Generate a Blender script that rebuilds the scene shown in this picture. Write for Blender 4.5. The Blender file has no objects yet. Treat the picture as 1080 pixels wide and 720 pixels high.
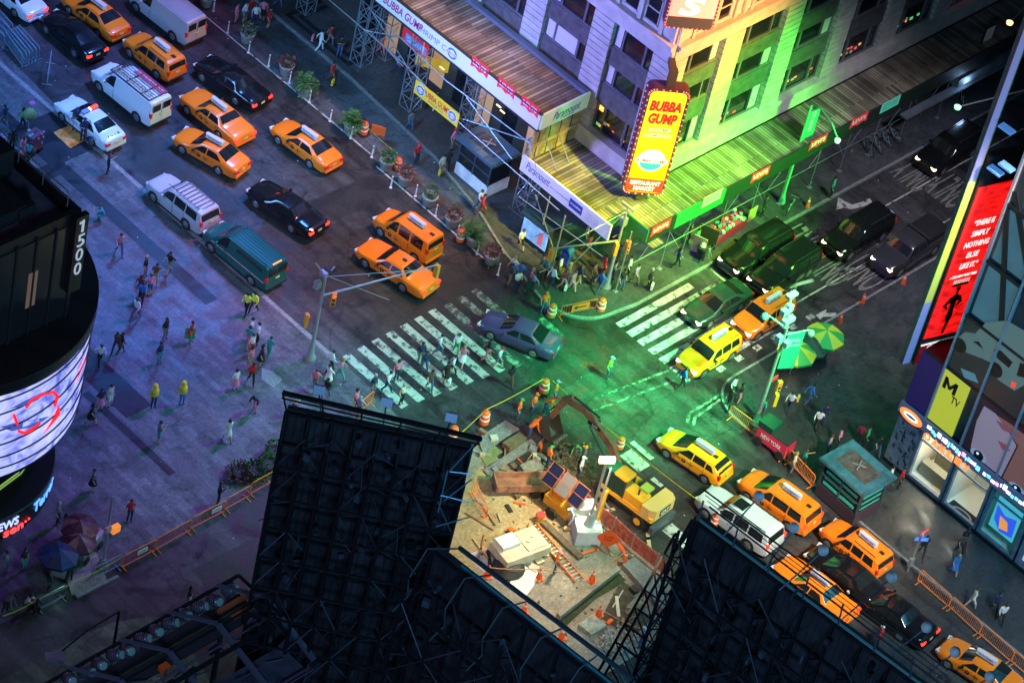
import bpy, bmesh, math, random
from mathutils import Vector, Matrix, Euler
random.seed(7)
S = bpy.context.scene
COL = S.collection
R = math.radians
# ---------------------------------------------------------------- camera
PITCH, ROLL, AZ, CAMH, FPX = R(42.2), R(14.1), R(36.2), 134.0, 3496.0
fwd = Vector((math.cos(AZ)*math.cos(PITCH), math.sin(AZ)*math.cos(PITCH), -math.sin(PITCH)))
rt = Vector((math.sin(AZ), -math.cos(AZ), 0)); upv = rt.cross(fwd)
CX = math.cos(ROLL)*rt + math.sin(ROLL)*upv
CY = -math.sin(ROLL)*rt + math.cos(ROLL)*upv
CPOS = -fwd*(CAMH/math.sin(PITCH))
cd = bpy.data.cameras.new('camera'); cam = bpy.data.objects.new('camera', cd); COL.objects.link(cam)
cd.sensor_width = 36; cd.lens = FPX/1080*36; cd.clip_start = 1; cd.clip_end = 4000
m3 = Matrix((CX, CY, -fwd)).transposed()
cam.matrix_world = Matrix.Translation(CPOS) @ m3.to_4x4()
S.camera = cam
def ray(px, py): return (CX*((px-540)/FPX) - CY*((py-360)/FPX) + fwd)
def at(px, py, z=0.0):
    d = ray(px, py); return CPOS + d*((z-CPOS.z)/d.z)
def onX(px, py, X):
    d = ray(px, py); return CPOS + d*((X-CPOS.x)/d.x)
def onY(px, py, Y):
    d = ray(px, py); return CPOS + d*((Y-CPOS.y)/d.y)
# ---------------------------------------------------------------- world, lights, exposure
W = bpy.data.worlds.new('World'); S.world = W; W.use_nodes = True
nt = W.node_tree; bg = nt.nodes['Background']
sky = nt.nodes.new('ShaderNodeTexSky'); sky.sky_type = 'NISHITA'; sky.sun_disc = False
sky.sun_elevation = R(2); sky.sun_rotation = R(60)
tint = nt.nodes.new('ShaderNodeMix'); tint.data_type = 'RGBA'; tint.blend_type = 'MULTIPLY'; tint.inputs[0].default_value = 1
tint.inputs[7].default_value = (.35, .5, 1, 1)
nt.links.new(sky.outputs[0], tint.inputs[6]); nt.links.new(tint.outputs[2], bg.inputs[0]); bg.inputs[1].default_value = 0.025
S.view_settings.view_transform = 'Standard'; S.view_settings.look = 'None'; S.view_settings.exposure = 0; S.view_settings.gamma = 1
S.view_settings.use_curve_mapping = False
S.cycles.max_bounces = 3; S.cycles.diffuse_bounces = 2; S.cycles.glossy_bounces = 2; S.cycles.transmission_bounces = 2
S.cycles.use_denoising = True
try: S.cycles.denoiser = 'OPENIMAGEDENOISE'
except Exception: pass
S.cycles.sample_clamp_indirect = 4
def look(o, tgt):
    o.rotation_euler = (Vector(tgt)-o.location).to_track_quat('-Z', 'Y').to_euler()
def area(name, loc, tgt, col, power, size=8, spread=180):
    l = bpy.data.lights.new(name, 'AREA'); l.shape = 'RECTANGLE'; l.size = size; l.size_y = size*.7
    l.color = col; l.energy = power; l.spread = R(spread)
    o = bpy.data.objects.new(name, l); COL.objects.link(o); o.location = loc; look(o, tgt); return o
def spot(name, loc, tgt, col, power, cone=40, blend=.6, rad=1.0):
    l = bpy.data.lights.new(name, 'SPOT'); l.color = col; l.energy = power; l.spot_size = R(cone); l.spot_blend = blend; l.shadow_soft_size = rad
    o = bpy.data.objects.new(name, l); COL.objects.link(o); o.location = loc; look(o, tgt); return o
def lamp(name, loc, col, power, rad=.3):
    l = bpy.data.lights.new(name, 'POINT'); l.color = col; l.energy = power; l.shadow_soft_size = rad
    o = bpy.data.objects.new(name, l); COL.objects.link(o); o.location = loc; return o
# night: unseen lamps stand in for the square's giant screens, plus added fills
spot('screen light blue above the restaurant block', (9,30,34), (-15,30,0), (.06,.28,1), 100000, 58, .8, 3)
spot('screen light violet above the corner', (8,8,36), (-22,12,0), (.26,.12,1), 88000, 45, .9, 3)
spot('screen light teal on the plaza', (6,-6,34), (-16,0,0), (.12,.9,.75), 60000, 30, 1, 3)
spot('screen light warm on the avenue', (11,4,40), (-2,16,0), (1,.52,.45), 72000, 42, .9, 2)
area('screen light blue on the tower face', (-31,34,20), (8,16,3), (.16,.42,1), 11000, 12)
spot('screen light on the corner facade', (-31,22,24), (11.7,8,12), (.30,.24,1), 150000, 34, .8, 3)
area('screen light rose', (-60,-2,26), (-30,10,0), (1,.15,.55), 500, 14)
spot('added fill from behind the viewer', (-50,-30,60), (-1,12,0), (1,.80,.72), 70000, 23, .9, 3)  # unseen fill added for the car sides facing the camera
area('added dim fill on the billboard backs', (-70,-55,50), (-28,-18,14), (.25,.5,.9), 17000, 12)  # unseen fill added so the dark lattice shows
spot('screen light green on the crossing', (8,-30,34), (4.2,-7,0), (.03,1,.20), 480000, 22, .9, 1.2)
spot('screen light green around the crossing', (8,-34,34), (-2,-8,0), (.05,1,.42), 50000, 38, .9, 1.2)
spot('screen light warm white on the corner', (9,-32,36), (11,-4,0), (1,.82,.55), 130000, 20, .9, 1.5)
spot('screen light teal on the crosswalk', (6,-30,34), (-6,2,0), (.3,1,.85), 80000, 20, .9, 1.5)
spot('screen light green on the street front', (21,-18,13), (18.5,2.2,5), (.10,1,.03), 70000, 64, .9, 1.5)
spot('screen light amber on the street front', (14,-18.4,27), (15,2.2,19), (1,.36,.07), 110000, 46, 1, 1.0)
spot('screen light yellow on the corner deck', (6,-18,30), (9.3,3,5), (1,.9,.06), 150000, 17, .7, .6)
spot('added cool fill on the side street', (24,-19,30), (25,-6,0), (.9,.85,1), 30000, 60, .9, 1.5)  # unseen fill added to make the street cars readable
area('screen light teal on the store side', (-4,-50,30), (9,-28,0), (.06,.55,.85), 12000, 10)
spot('added warm fill on the taxis', (-8,-48,38), (3,-19,0), (1,.78,.5), 170000, 25, .9, 1.5)  # unseen lamp added to keep the taxis yellow beside the green pool
spot('screen light dim green on the side street', (12,-14,40), (-34,-4,0), (.30,1,.45), 26000, 24, 1, 3)
spot('work light on the pit', (-26,-30,24), (-10,-13,0), (1,.74,.42), 26000, 34, .9, .6)
spot('screen light blue on the restaurant sidewalk', (-14,14,26), (9,18,0), (.12,.5,1), 42000, 48, .9, 1.5)
spot('screen light lime on the street deck', (20,-16,34), (15,0,5), (.42,1,.04), 150000, 27, 1, 1)
spot('screen light magenta on the lower plaza', (8,10,34), (-24,0,0), (1,.12,.75), 11000, 26, 1, 2)
spot('screen light magenta on the upper avenue', (8,30,34), (-2,38,0), (1,.15,.6), 14000, 40, 1, 2)
spot('added warm fill on the corner taxi', (-10,-52,36), (6,-33,0), (1,.72,.45), 42000, 18, .9, 1.5)  # extra unseen lamp offsetting the teal cast on this taxi

spot('screen light green on the far pavement', (9,-12,34), (11,-14,0), (.05,.9,.45), 26000, 36, 1, 2)

# ---------------------------------------------------------------- materials
MC = {}
def mat(name, col=(.5,.5,.5), rough=.6, metal=0, emit=None, es=1.0, nscale=0, namt=.3, bump=0, alpha=1, spec=.5, coat=0):
    if name in MC: return MC[name]
    m = bpy.data.materials.new(name); m.use_nodes = True; MC[name] = m
    t = m.node_tree; b = t.nodes['Principled BSDF']
    b.inputs['Base Color'].default_value = (*col, 1); b.inputs['Roughness'].default_value = rough; b.inputs['Metallic'].default_value = metal
    b.inputs['Specular IOR Level'].default_value = spec; b.inputs['Coat Weight'].default_value = coat
    b.inputs['Alpha'].default_value = alpha
    if emit: b.inputs['Emission Color'].default_value = (*emit, 1); b.inputs['Emission Strength'].default_value = es
    if nscale:
        tc = t.nodes.new('ShaderNodeTexCoord'); n = t.nodes.new('ShaderNodeTexNoise'); n.inputs['Scale'].default_value = nscale; n.inputs['Detail'].default_value = 6
        t.links.new(tc.outputs['Object'], n.inputs['Vector'])
        r = t.nodes.new('ShaderNodeMapRange'); r.inputs[1].default_value = .3; r.inputs[2].default_value = .7; r.inputs[3].default_value = 1-namt; r.inputs[4].default_value = 1+namt
        t.links.new(n.outputs[0], r.inputs[0])
        mx = t.nodes.new('ShaderNodeVectorMath'); mx.operation = 'SCALE'; mx.inputs[0].default_value = col
        t.links.new(r.outputs[0], mx.inputs['Scale']); t.links.new(mx.outputs[0], b.inputs['Base Color'])
        if bump:
            bp = t.nodes.new('ShaderNodeBump'); bp.inputs['Strength'].default_value = bump; bp.inputs['Distance'].default_value = .03
            t.links.new(n.outputs[0], bp.inputs['Height']); t.links.new(bp.outputs[0], b.inputs['Normal'])
    return m
def ground_mat(name, col, kind, rough=.75, amt=.35, brick=(1.5,.5), tone=.25, dark=.6, seed=0):
    """asphalt / paving with patches, stains and joints"""
    m = bpy.data.materials.new(name); m.use_nodes = True; MC[name] = m
    t = m.node_tree; L = t.links; b = t.nodes['Principled BSDF']; N = t.nodes.new
    tc = N('ShaderNodeTexCoord'); mp = N('ShaderNodeMapping'); mp.inputs['Location'].default_value = (seed*3.1, seed*1.7, 0)
    L.new(tc.outputs['Object'], mp.inputs[0])
    def noise(s, d=5, dis=0, vec=None):
        n = N('ShaderNodeTexNoise'); n.inputs['Scale'].default_value = s; n.inputs['Detail'].default_value = d; n.inputs['Distortion'].default_value = dis
        L.new(vec or mp.outputs[0], n.inputs['Vector']); return n.outputs[0]
    def rng(v, a, b_, c, d):
        r = N('ShaderNodeMapRange'); r.inputs[1].default_value = a; r.inputs[2].default_value = b_; r.inputs[3].default_value = c; r.inputs[4].default_value = d; L.new(v, r.inputs[0]); return r.outputs[0]
    def mul(a, b_):
        r = N('ShaderNodeMath'); r.operation = 'MULTIPLY'; L.new(a, r.inputs[0]); L.new(b_, r.inputs[1]); return r.outputs[0]
    big = rng(noise(.09, 4, .6), .35, .65, 1-amt, 1+amt*.6)
    mid = rng(noise(.7, 6, .4), .3, .7, 1-amt*.6, 1+amt*.5)
    fine = mul(rng(noise(14, 3), .3, .7, .72, 1.3), rng(noise(4.5, 4), .3, .7, .75, 1.28))
    f = mul(mul(big, mid), fine)
    h = noise(20, 3)
    if kind == 'asphalt':
        # long streaks along the avenue and rectangular repair patches
        sc = N('ShaderNodeMapping'); sc.inputs['Scale'].default_value = (1.2, .07, 1); L.new(tc.outputs['Object'], sc.inputs[0])
        f = mul(f, rng(noise(1.3, 5, .3, sc.outputs[0]), .35, .65, .70, 1.35))
        br = N('ShaderNodeTexBrick'); br.inputs['Scale'].default_value = 1; br.inputs['Brick Width'].default_value = 7.3; br.inputs['Row Height'].default_value = 4.1
        br.inputs['Mortar Size'].default_value = .03; br.inputs['Color1'].default_value = (.72,.72,.72,1); br.inputs['Color2'].default_value = (1.12,1.12,1.12,1); br.inputs['Mortar'].default_value = (.55,.55,.55,1)
        ds = N('ShaderNodeVectorMath'); ds.operation = 'ADD'; L.new(mp.outputs[0], ds.inputs[0]); nz = N('ShaderNodeTexNoise'); nz.inputs['Scale'].default_value = .5; L.new(mp.outputs[0], nz.inputs['Vector'])
        L.new(nz.outputs[1], ds.inputs[1]); L.new(ds.outputs[0], br.inputs['Vector'])
        f = mul(f, br.outputs[0])
        vo = N('ShaderNodeTexVoronoi'); vo.feature = 'DISTANCE_TO_EDGE'; vo.inputs['Scale'].default_value = .22
        d2 = N('ShaderNodeVectorMath'); d2.operation = 'ADD'; L.new(mp.outputs[0], d2.inputs[0]); n3 = N('ShaderNodeTexNoise'); n3.inputs['Scale'].default_value = 1.1; n3.inputs['Detail'].default_value = 5; L.new(mp.outputs[0], n3.inputs['Vector']); L.new(n3.outputs[1], d2.inputs[1]); L.new(d2.outputs[0], vo.inputs['Vector'])
        f = mul(f, rng(vo.outputs['Distance'], 0, .014, .45, 1))
        f = mul(f, rng(noise(3.2, 8, .5), .66, .74, 1, 1.9))
        # dark oil / water stains
        f = mul(f, rng(noise(.35, 7, 1.2), .53, .62, 1, dark))
    if kind == 'paver':
        br = N('ShaderNodeTexBrick'); br.inputs['Scale'].default_value = 1; br.inputs['Brick Width'].default_value = brick[0]; br.inputs['Row Height'].default_value = brick[1]
        br.inputs['Mortar Size'].default_value = .012; br.inputs['Bias'].default_value = -.2; br.inputs['Color1'].default_value = (1-tone,)*3+(1,); br.inputs['Color2'].default_value = (1+tone,)*3+(1,); br.inputs['Mortar'].default_value = (.6,.6,.6,1)
        ro = N('ShaderNodeMapping'); ro.inputs['Rotation'].default_value = (0,0,R(90)); L.new(mp.outputs[0], ro.inputs[0]); L.new(ro.outputs[0], br.inputs['Vector'])
        f = mul(f, br.outputs[0])
        f = mul(f, rng(noise(.5, 7, 1.5), .6, .7, 1, .72))
    v = N('ShaderNodeVectorMath'); v.operation = 'SCALE'; v.inputs[0].default_value = col; L.new(f, v.inputs['Scale']); L.new(v.outputs[0], b.inputs['Base Color'])
    L.new(rng(noise(.6, 6, .8), .35, .65, rough+.1, rough-.28), b.inputs['Roughness'])
    bp = N('ShaderNodeBump'); bp.inputs['Strength'].default_value = .25; bp.inputs['Distance'].default_value = .02; L.new(h, bp.inputs['Height']); L.new(bp.outputs[0], b.inputs['Normal'])
    return m
def worn(name, col, thr=.42, rough=.7, scale=2.2):
    """road paint with worn gaps showing the asphalt tone"""
    m = bpy.data.materials.new(name); m.use_nodes = True; MC[name] = m
    t = m.node_tree; L = t.links; b = t.nodes['Principled BSDF']; N = t.nodes.new
    tc = N('ShaderNodeTexCoord'); n = N('ShaderNodeTexNoise'); n.inputs['Scale'].default_value = scale; n.inputs['Detail'].default_value = 9; n.inputs['Roughness'].default_value = .7; L.new(tc.outputs['Object'], n.inputs['Vector'])
    r = N('ShaderNodeMapRange'); r.inputs[1].default_value = thr-.04; r.inputs[2].default_value = thr+.05; L.new(n.outputs[0], r.inputs[0])
    n2 = N('ShaderNodeTexNoise'); n2.inputs['Scale'].default_value = 1.1; n2.inputs['Detail'].default_value = 5; L.new(tc.outputs['Object'], n2.inputs['Vector'])
    x = N('ShaderNodeMix'); x.data_type = 'RGBA'; x.inputs[6].default_value = (.07,.07,.075,1); x.inputs[7].default_value = (*col,1); L.new(r.outputs[0], x.inputs[0])
    y = N('ShaderNodeMix'); y.data_type = 'RGBA'; y.blend_type = 'MULTIPLY'; y.inputs[0].default_value = .55; L.new(x.outputs[2], y.inputs[6]); L.new(n2.outputs[0], y.inputs[7]); L.new(y.outputs[2], b.inputs['Base Color'])
    b.inputs['Roughness'].default_value = rough
    return m
# ---------------------------------------------------------------- mesh helpers
class MB:
    def __init__(s): s.v = []; s.f = []; s.mi = []; s.m = 0
    def add(s, vs, fs):
        o = len(s.v); s.v += [tuple(v) for v in vs]; s.f += [tuple(i+o for i in f) for f in fs]; s.mi += [s.m]*len(fs); return s
    def box(s, c, d, rz=0, M=None):
        x, y, z = d[0]/2, d[1]/2, d[2]/2
        pts = [Vector((sx*x, sy*y, sz*z)) for sx in (-1,1) for sy in (-1,1) for sz in (-1,1)]
        if rz: pts = [Matrix.Rotation(rz, 3, 'Z') @ p for p in pts]
        if M is not None: pts = [M @ p for p in pts]
        pts = [p+Vector(c) for p in pts]
        return s.add(pts, [(0,1,3,2),(4,6,7,5),(0,4,5,1),(2,3,7,6),(0,2,6,4),(1,5,7,3)])
    def bx(s, x0, x1, y0, y1, z0, z1): return s.box(((x0+x1)/2,(y0+y1)/2,(z0+z1)/2), (x1-x0, y1-y0, z1-z0))
    def tube(s, a, b, r, r2=None, n=6, cap=True):
        a, b = Vector(a), Vector(b); d = (b-a)
        if d.length < 1e-6: return s
        d.normalize(); u = d.orthogonal().normalized(); w = d.cross(u); r2 = r if r2 is None else r2
        vs = [a+(u*math.cos(2*math.pi*i/n)+w*math.sin(2*math.pi*i/n))*r for i in range(n)]+[b+(u*math.cos(2*math.pi*i/n)+w*math.sin(2*math.pi*i/n))*r2 for i in range(n)]
        fs = [(i,(i+1)%n,n+(i+1)%n,n+i) for i in range(n)]
        if cap: fs += [tuple(range(n-1,-1,-1)), tuple(range(n,2*n))]
        return s.add(vs, fs)
    def path(s, pts, r, n=6):
        for a, b in zip(pts, pts[1:]): s.tube(a, b, r, n=n)
        return s
    def bar(s, a, b, w, h=None):
        """square section bar"""
        a, b = Vector(a), Vector(b); d = (b-a); L = d.length
        if L < 1e-6: return s
        h = h or w; d.normalize(); u = d.cross(Vector((0,0,1)))
        u = Vector((1,0,0)) if u.length < 1e-3 else u.normalized(); v = u.cross(d)
        vs = []
        for p in (a, b):
            for su, sv in ((-1,-1),(1,-1),(1,1),(-1,1)): vs.append(p+u*su*w/2+v*sv*h/2)
        return s.add(vs, [(0,1,2,3),(7,6,5,4),(0,4,5,1),(1,5,6,2),(2,6,7,3),(3,7,4,0)])
    def prism(s, poly, z0, z1):
        n = len(poly); vs = [(p[0],p[1],z0) for p in poly]+[(p[0],p[1],z1) for p in poly]
        return s.add(vs, [tuple(range(n-1,-1,-1)), tuple(range(n,2*n))]+[(i,(i+1)%n,n+(i+1)%n,n+i) for i in range(n)])
    def lathe(s, prof, c=(0,0,0), n=16):
        o = []; cx, cy, cz = c
        for r, z in prof: o += [(cx+r*math.cos(2*math.pi*i/n), cy+r*math.sin(2*math.pi*i/n), cz+z) for i in range(n)]
        fs = [(k*n+i, k*n+(i+1)%n, (k+1)*n+(i+1)%n, (k+1)*n+i) for k in range(len(prof)-1) for i in range(n)]
        fs += [tuple(range(n-1,-1,-1)), tuple(range((len(prof)-1)*n, len(prof)*n))]
        return s.add(o, fs)
    def sheet(s, poly, z): return s.add([(p[0],p[1],z) for p in poly], [tuple(range(len(poly)))])
    def quad(s, a, b, c, d): return s.add([a,b,c,d], [(0,1,2,3)])
    def mesh(s, name, mats, smooth=None):
        me = bpy.data.meshes.new(name); me.from_pydata(s.v, [], s.f)
        for m in (mats if isinstance(mats,(list,tuple)) else [mats]): me.materials.append(m)
        if len(me.polygons) == len(s.mi): me.polygons.foreach_set('material_index', s.mi)
        me.validate()
        bm = bmesh.new(); bm.from_mesh(me); bmesh.ops.recalc_face_normals(bm, faces=bm.faces); bm.to_mesh(me); bm.free()
        if smooth is not None:
            me.polygons.foreach_set('use_smooth', [True]*len(me.polygons)); me.set_sharp_from_angle(angle=R(smooth))
        me.update(); return me
    def obj(s, name, mats, parent=None, smooth=None):
        o = bpy.data.objects.new(name, s.mesh(name, mats, smooth)); COL.objects.link(o)
        if parent: o.parent = parent
        return o
LABELS = {}
def tag(o, label=None, cat=None, group=None, kind=None):
    if label: o['label'] = label; LABELS.setdefault(label, []).append(o.name)
    if cat: o['category'] = cat
    if group: o['group'] = group
    if kind: o['kind'] = kind
    return o
def thing(name, label, cat, loc=(0,0,0), rz=0, group=None):
    o = bpy.data.objects.new(name, None); COL.objects.link(o); o.location = loc; o.rotation_euler = (0,0,rz); o.empty_display_size = .2
    return tag(o, label, cat, group)
KIDS = {}
def kids(o): return [c for c in o.children]
def dup(src, loc=None, rz=None, label=None, group=None, name=None):
    def rec(o, parent):
        c = o.copy(); COL.objects.link(c); c.parent = parent
        for ch in o.children: rec(ch, c)
        return c
    r = rec(src, None)
    if loc is not None: r.location = loc
    if rz is not None: r.rotation_euler = (0,0,rz)
    if label: r['label'] = label; LABELS.setdefault(label, []).append(r.name)
    if group: r['group'] = group
    return r
FONT = None
def text(name, body, o, xd, yd, size, m, parent=None, ext=.01, bold=0, shear=0, width=None, height=None, align='CENTER', space=1.0):
    """lettering as a real mesh: o = centre, xd = reading direction, yd = up direction"""
    c = bpy.data.curves.new(name, 'FONT'); c.body = body; c.size = size; c.extrude = ext; c.offset = bold; c.shear = shear; c.align_x = align; c.align_y = 'CENTER'; c.resolution_u = 3; c.space_character = space
    t = bpy.data.objects.new(name, c); COL.objects.link(t)
    bpy.context.view_layer.update()
    me = bpy.data.meshes.new_from_object(t.evaluated_get(bpy.context.evaluated_depsgraph_get()))
    bpy.data.objects.remove(t); bpy.data.curves.remove(c)
    me.materials.clear(); me.materials.append(m)
    xs = [v.co.x for v in me.vertices]; ys = [v.co.y for v in me.vertices]
    if xs:
        w = max(xs)-min(xs); h = max(ys)-min(ys); cx = (max(xs)+min(xs))/2; cy = (max(ys)+min(ys))/2
        kx = width/w if width else 1; ky = height/h if height else (kx if width else 1)
        if height and not width: kx = ky
        for v in me.vertices: v.co.x = (v.co.x-cx)*kx; v.co.y = (v.co.y-cy)*ky
    xd = Vector(xd).normalized(); zd = xd.cross(Vector(yd)).normalized(); yd = zd.cross(xd)
    M = Matrix((xd, yd, zd)).transposed().to_4x4(); M.translation = Vector(o)
    me.name = name
    ob = bpy.data.objects.new(name, me); COL.objects.link(ob)
    if parent: ob.parent = parent
    ob.matrix_local = M
    return ob
# ---------------------------------------------------------------- common materials
M_alu = mat('aluminium', (.55,.57,.6), .4, .6)
M_steel = mat('galvanised steel', (.35,.37,.4), .5, .5)
M_black = mat('black plastic', (.012,.012,.014), .5)
M_tyre = mat('tyre rubber', (.015,.015,.015), .8)
M_rim = mat('wheel rim', (.5,.5,.52), .3, .8)
M_glass = mat('car glass', (.012,.016,.018), .06, spec=.8)
M_trim = mat('dark trim', (.02,.02,.022), .6)
M_white = mat('white paint', (.78,.78,.78), .5)
M_tail = mat('tail lamp', (.5,.01,.01), .3, emit=(1,.03,.02), es=.12)
M_tailon = mat('tail lamp lit', (.6,.01,.01), .3, emit=(1,.04,.02), es=3)
M_head = mat('headlamp glass', (.7,.7,.7), .15, spec=.8)
M_headon = mat('headlamp lit', (.8,.7,.6), .3, emit=(1,.72,.5), es=4)
M_plate = mat('number plate', (.7,.65,.3), .5)
M_chrome = mat('chrome', (.6,.6,.62), .15, 1)
M_orange = mat('safety orange', (.85,.12,.02), .55)
M_refl = mat('white reflective band', (.8,.8,.8), .5)
M_ad = mat('lit roof advertisement', (.45,.47,.52), .4, emit=(.75,.82,1), es=.12)
M_adblue = mat('roof advertisement print', (.05,.08,.5), .4)
M_adred = mat('roof advertisement red print', (.6,.04,.04), .4)
def paint(name, col, rough=.28): return mat('paint '+name, col, rough, 0, coat=.5, spec=.5)
P_taxi = paint('taxi orange yellow', (.95,.215,.012)); P_taxi2 = paint('taxi yellow', (.95,.36,.01)); P_black = paint('black', (.008,.008,.01), .18)
P_silver = paint('silver', (.42,.44,.48), .3); P_white = paint('white', (.75,.76,.8)); P_green = paint('dark green', (.008,.10,.085)); P_slate = paint('slate blue', (.075,.05,.15))
P_dgreen = paint('deep green', (.015,.05,.035)); P_grey = paint('dark grey', (.03,.03,.033))
def lerp(a, b, t): return a+(b-a)*t
def prof(P, x):
    if x <= P[0][0]: return P[0][1]
    for (a, va), (b, vb) in zip(P, P[1:]):
        if x <= b: return lerp(va, vb, (x-a)/(b-a)) if b > a else vb
    return P[-1][1]
SPEC = {
 # L, W, top profile, shoulder profile, roof half width fraction, wheel r, wheel x positions, side windows, windscreen x, rear window x
 'sedan': dict(L=5.0, W=1.86, H=1.47, top=[(0,.62),(.12,.74),(.5,.86),(1.3,.97),(2.15,1.40),(2.7,1.47),(3.3,1.46),(4.15,1.12),(4.75,1.05),(4.93,.95),(5.0,.70)], sh=[(0,.58),(.5,.78),(1.4,.90),(3.9,.98),(4.8,.93),(5.0,.66)], rw=.70, wr=.33, wx=(.95,3.75),
     win=[((1.72,2.62),(2.25,2.62)),((2.70,3.82),(2.70,3.36))], ws=(1.36,2.12), rwin=(3.36,4.10), hl=.7, tl=.84),
 'crown': dict(L=5.38, W=1.98, H=1.46, top=[(0,.66),(.12,.80),(.6,.90),(1.55,.99),(2.25,1.38),(2.7,1.46),(3.45,1.45),(4.02,1.10),(5.1,1.03),(5.3,.95),(5.38,.72)], sh=[(0,.62),(.4,.82),(1.5,.93),(4.0,.98),(5.1,.95),(5.38,.68)], rw=.68, wr=.34, wx=(1.0,3.92),
     win=[((1.85,2.72),(2.32,2.72)),((2.80,3.75),(2.80,3.45))], ws=(1.60,2.22), rwin=(3.48,3.98), hl=.72, tl=.84),
 'escape': dict(L=4.44, W=1.82, H=1.74, top=[(0,.72),(.1,.88),(.35,1.0),(1.1,1.10),(1.75,1.62),(2.2,1.74),(4.0,1.70),(4.2,1.60),(4.38,1.05),(4.44,.75)], sh=[(0,.68),(.3,.93),(1.2,1.04),(4.2,1.10),(4.44,.72)], rw=.80, wr=.36, wx=(.85,3.47),
     win=[((1.42,2.30),(1.78,2.30)),((2.38,3.15),(2.38,3.15)),((3.24,4.0),(3.24,3.88))], ws=(1.15,1.73), rwin=(4.22,4.37), hl=.8, tl=1.0),
 'suburban': dict(L=5.5, W=2.0, H=1.92, top=[(0,.78),(.1,1.02),(.4,1.12),(1.5,1.22),(2.1,1.76),(2.6,1.90),(5.0,1.88),(5.2,1.80),(5.45,1.1),(5.5,.8)], sh=[(0,.72),(.4,1.05),(1.5,1.14),(5.3,1.16),(5.5,.75)], rw=.80, wr=.40, wx=(.98,4.2),
     win=[((1.72,2.75),(2.12,2.75)),((2.85,3.85),(2.85,3.85)),((3.95,5.0),(3.95,4.9))], ws=(1.54,2.08), rwin=(5.22,5.42), hl=.9, tl=1.2),
 'van': dict(L=5.7, W=2.02, H=2.08, top=[(0,.80),(.12,1.0),(.4,1.10),(1.0,1.24),(1.75,1.86),(2.1,2.05),(5.45,2.08),(5.55,2.0),(5.66,1.2),(5.7,.7)], sh=[(0,.75),(.4,1.02),(1.0,1.14),(5.5,1.16),(5.7,.7)], rw=.80, wr=.38, wx=(.98,4.55),
     win=[((1.35,2.25),(1.80,2.25))], ws=(1.04,1.72), rwin=(5.565,5.64), hl=.9, tl=1.2),
 'minivan': dict(L=5.08, W=1.98, H=1.76, top=[(0,.68),(.1,.86),(.4,1.0),(1.0,1.12),(2.0,1.66),(2.5,1.76),(4.55,1.73),(4.75,1.65),(5.02,1.05),(5.08,.72)], sh=[(0,.62),(.3,.9),(1.1,1.04),(4.8,1.10),(5.08,.7)], rw=.78, wr=.35, wx=(.95,3.98),
     win=[((1.62,2.45),(2.15,2.45)),((2.53,3.6),(2.53,3.6)),((3.68,4.65),(3.68,4.5))], ws=(1.05,1.96), rwin=(4.78,4.98), hl=.8, tl=1.05),
 'hatch': dict(L=4.62, W=1.78, H=1.58, top=[(0,.60),(.12,.76),(.4,.88),(1.0,1.02),(2.05,1.52),(2.5,1.58),(3.9,1.50),(4.3,1.28),(4.55,1.0),(4.62,.68)], sh=[(0,.56),(.4,.8),(1.1,.94),(4.3,1.04),(4.62,.66)], rw=.74, wr=.33, wx=(.93,3.71),
     win=[((1.55,2.55),(2.15,2.55)),((2.63,3.45),(2.63,3.45)),((3.53,4.15),(3.53,3.85))], ws=(1.05,2.0), rwin=(3.95,4.50), hl=.74, tl=.98),
 'connect': dict(L=4.59, W=1.80, H=2.0, top=[(0,.70),(.1,.9),(.35,1.02),(.95,1.18),(1.65,1.82),(2.0,1.98),(4.3,2.0),(4.42,1.94),(4.55,1.15),(4.59,.7)], sh=[(0,.66),(.3,.95),(1.0,1.1),(4.4,1.14),(4.59,.7)], rw=.84, wr=.34, wx=(.87,3.78),
     win=[((1.3,2.05),(1.68,2.05)),((2.2,3.05),(2.2,3.05)),((3.2,4.15),(3.2,4.1))], ws=(1.0,1.62), rwin=(4.43,4.53), hl=.85, tl=1.35),
 'pickup': dict(L=5.9, W=2.03, H=1.9, top=[(0,.85),(.1,1.08),(.4,1.18),(1.5,1.26),(2.05,1.74),(2.5,1.88),(3.4,1.86),(3.75,1.30),(5.8,1.30),(5.9,.8)], sh=[(0,.78),(.4,1.08),(1.5,1.18),(5.7,1.24),(5.9,.78)], rw=.78, wr=.42, wx=(1.0,4.6),
     win=[((1.72,2.6),(2.1,2.6)),((2.7,3.5),(2.7,3.35))], ws=(1.54,2.03), rwin=(3.42,3.68), hl=.95, tl=1.1),
}
def halfw(s, x):
    L, W = s['L'], s['W']/2
    e = min(x, L-x); f = 1
    if x < .8: f = .80+.20*math.sin(min(x/.8,1)*math.pi/2)
    if L-x < .6: f = min(f, .88+.12*math.sin(min((L-x)/.6,1)*math.pi/2))
    return W*f
def cabin_y(s, z, x):
    """greenhouse side plane"""
    zs = prof(s['sh'], x); w = halfw(s, x)*.955; t = (z-zs)/(s['H']-.05-zs)
    return lerp(w, s['W']/2*s['rw'], max(0,min(1,t)))
def ring(s, x):
    w = halfw(s, x); zs = prof(s['sh'], x); zr = max(prof(s['top'], x), zs+.02); zb = .24
    if x < .15 or s['L']-x < .15: zb = .30
    k = max(0, min(1, (zr-zs-.06)/.3)); 
    z6 = zr-.02-.05*k; y6 = lerp(w*.86, cabin_y(s, z6, x), k)
    return [(0,zb),(w*.88,zb),(w*.985,zb+.12),(w*1.0,(zb+zs)/2+.04),(w*.99,zs-.05),(w*.955,zs+.005),(y6,z6),(y6*.9,zr-.005),(y6*.5,zr+.018*1),(0,zr+.025)]
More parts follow.
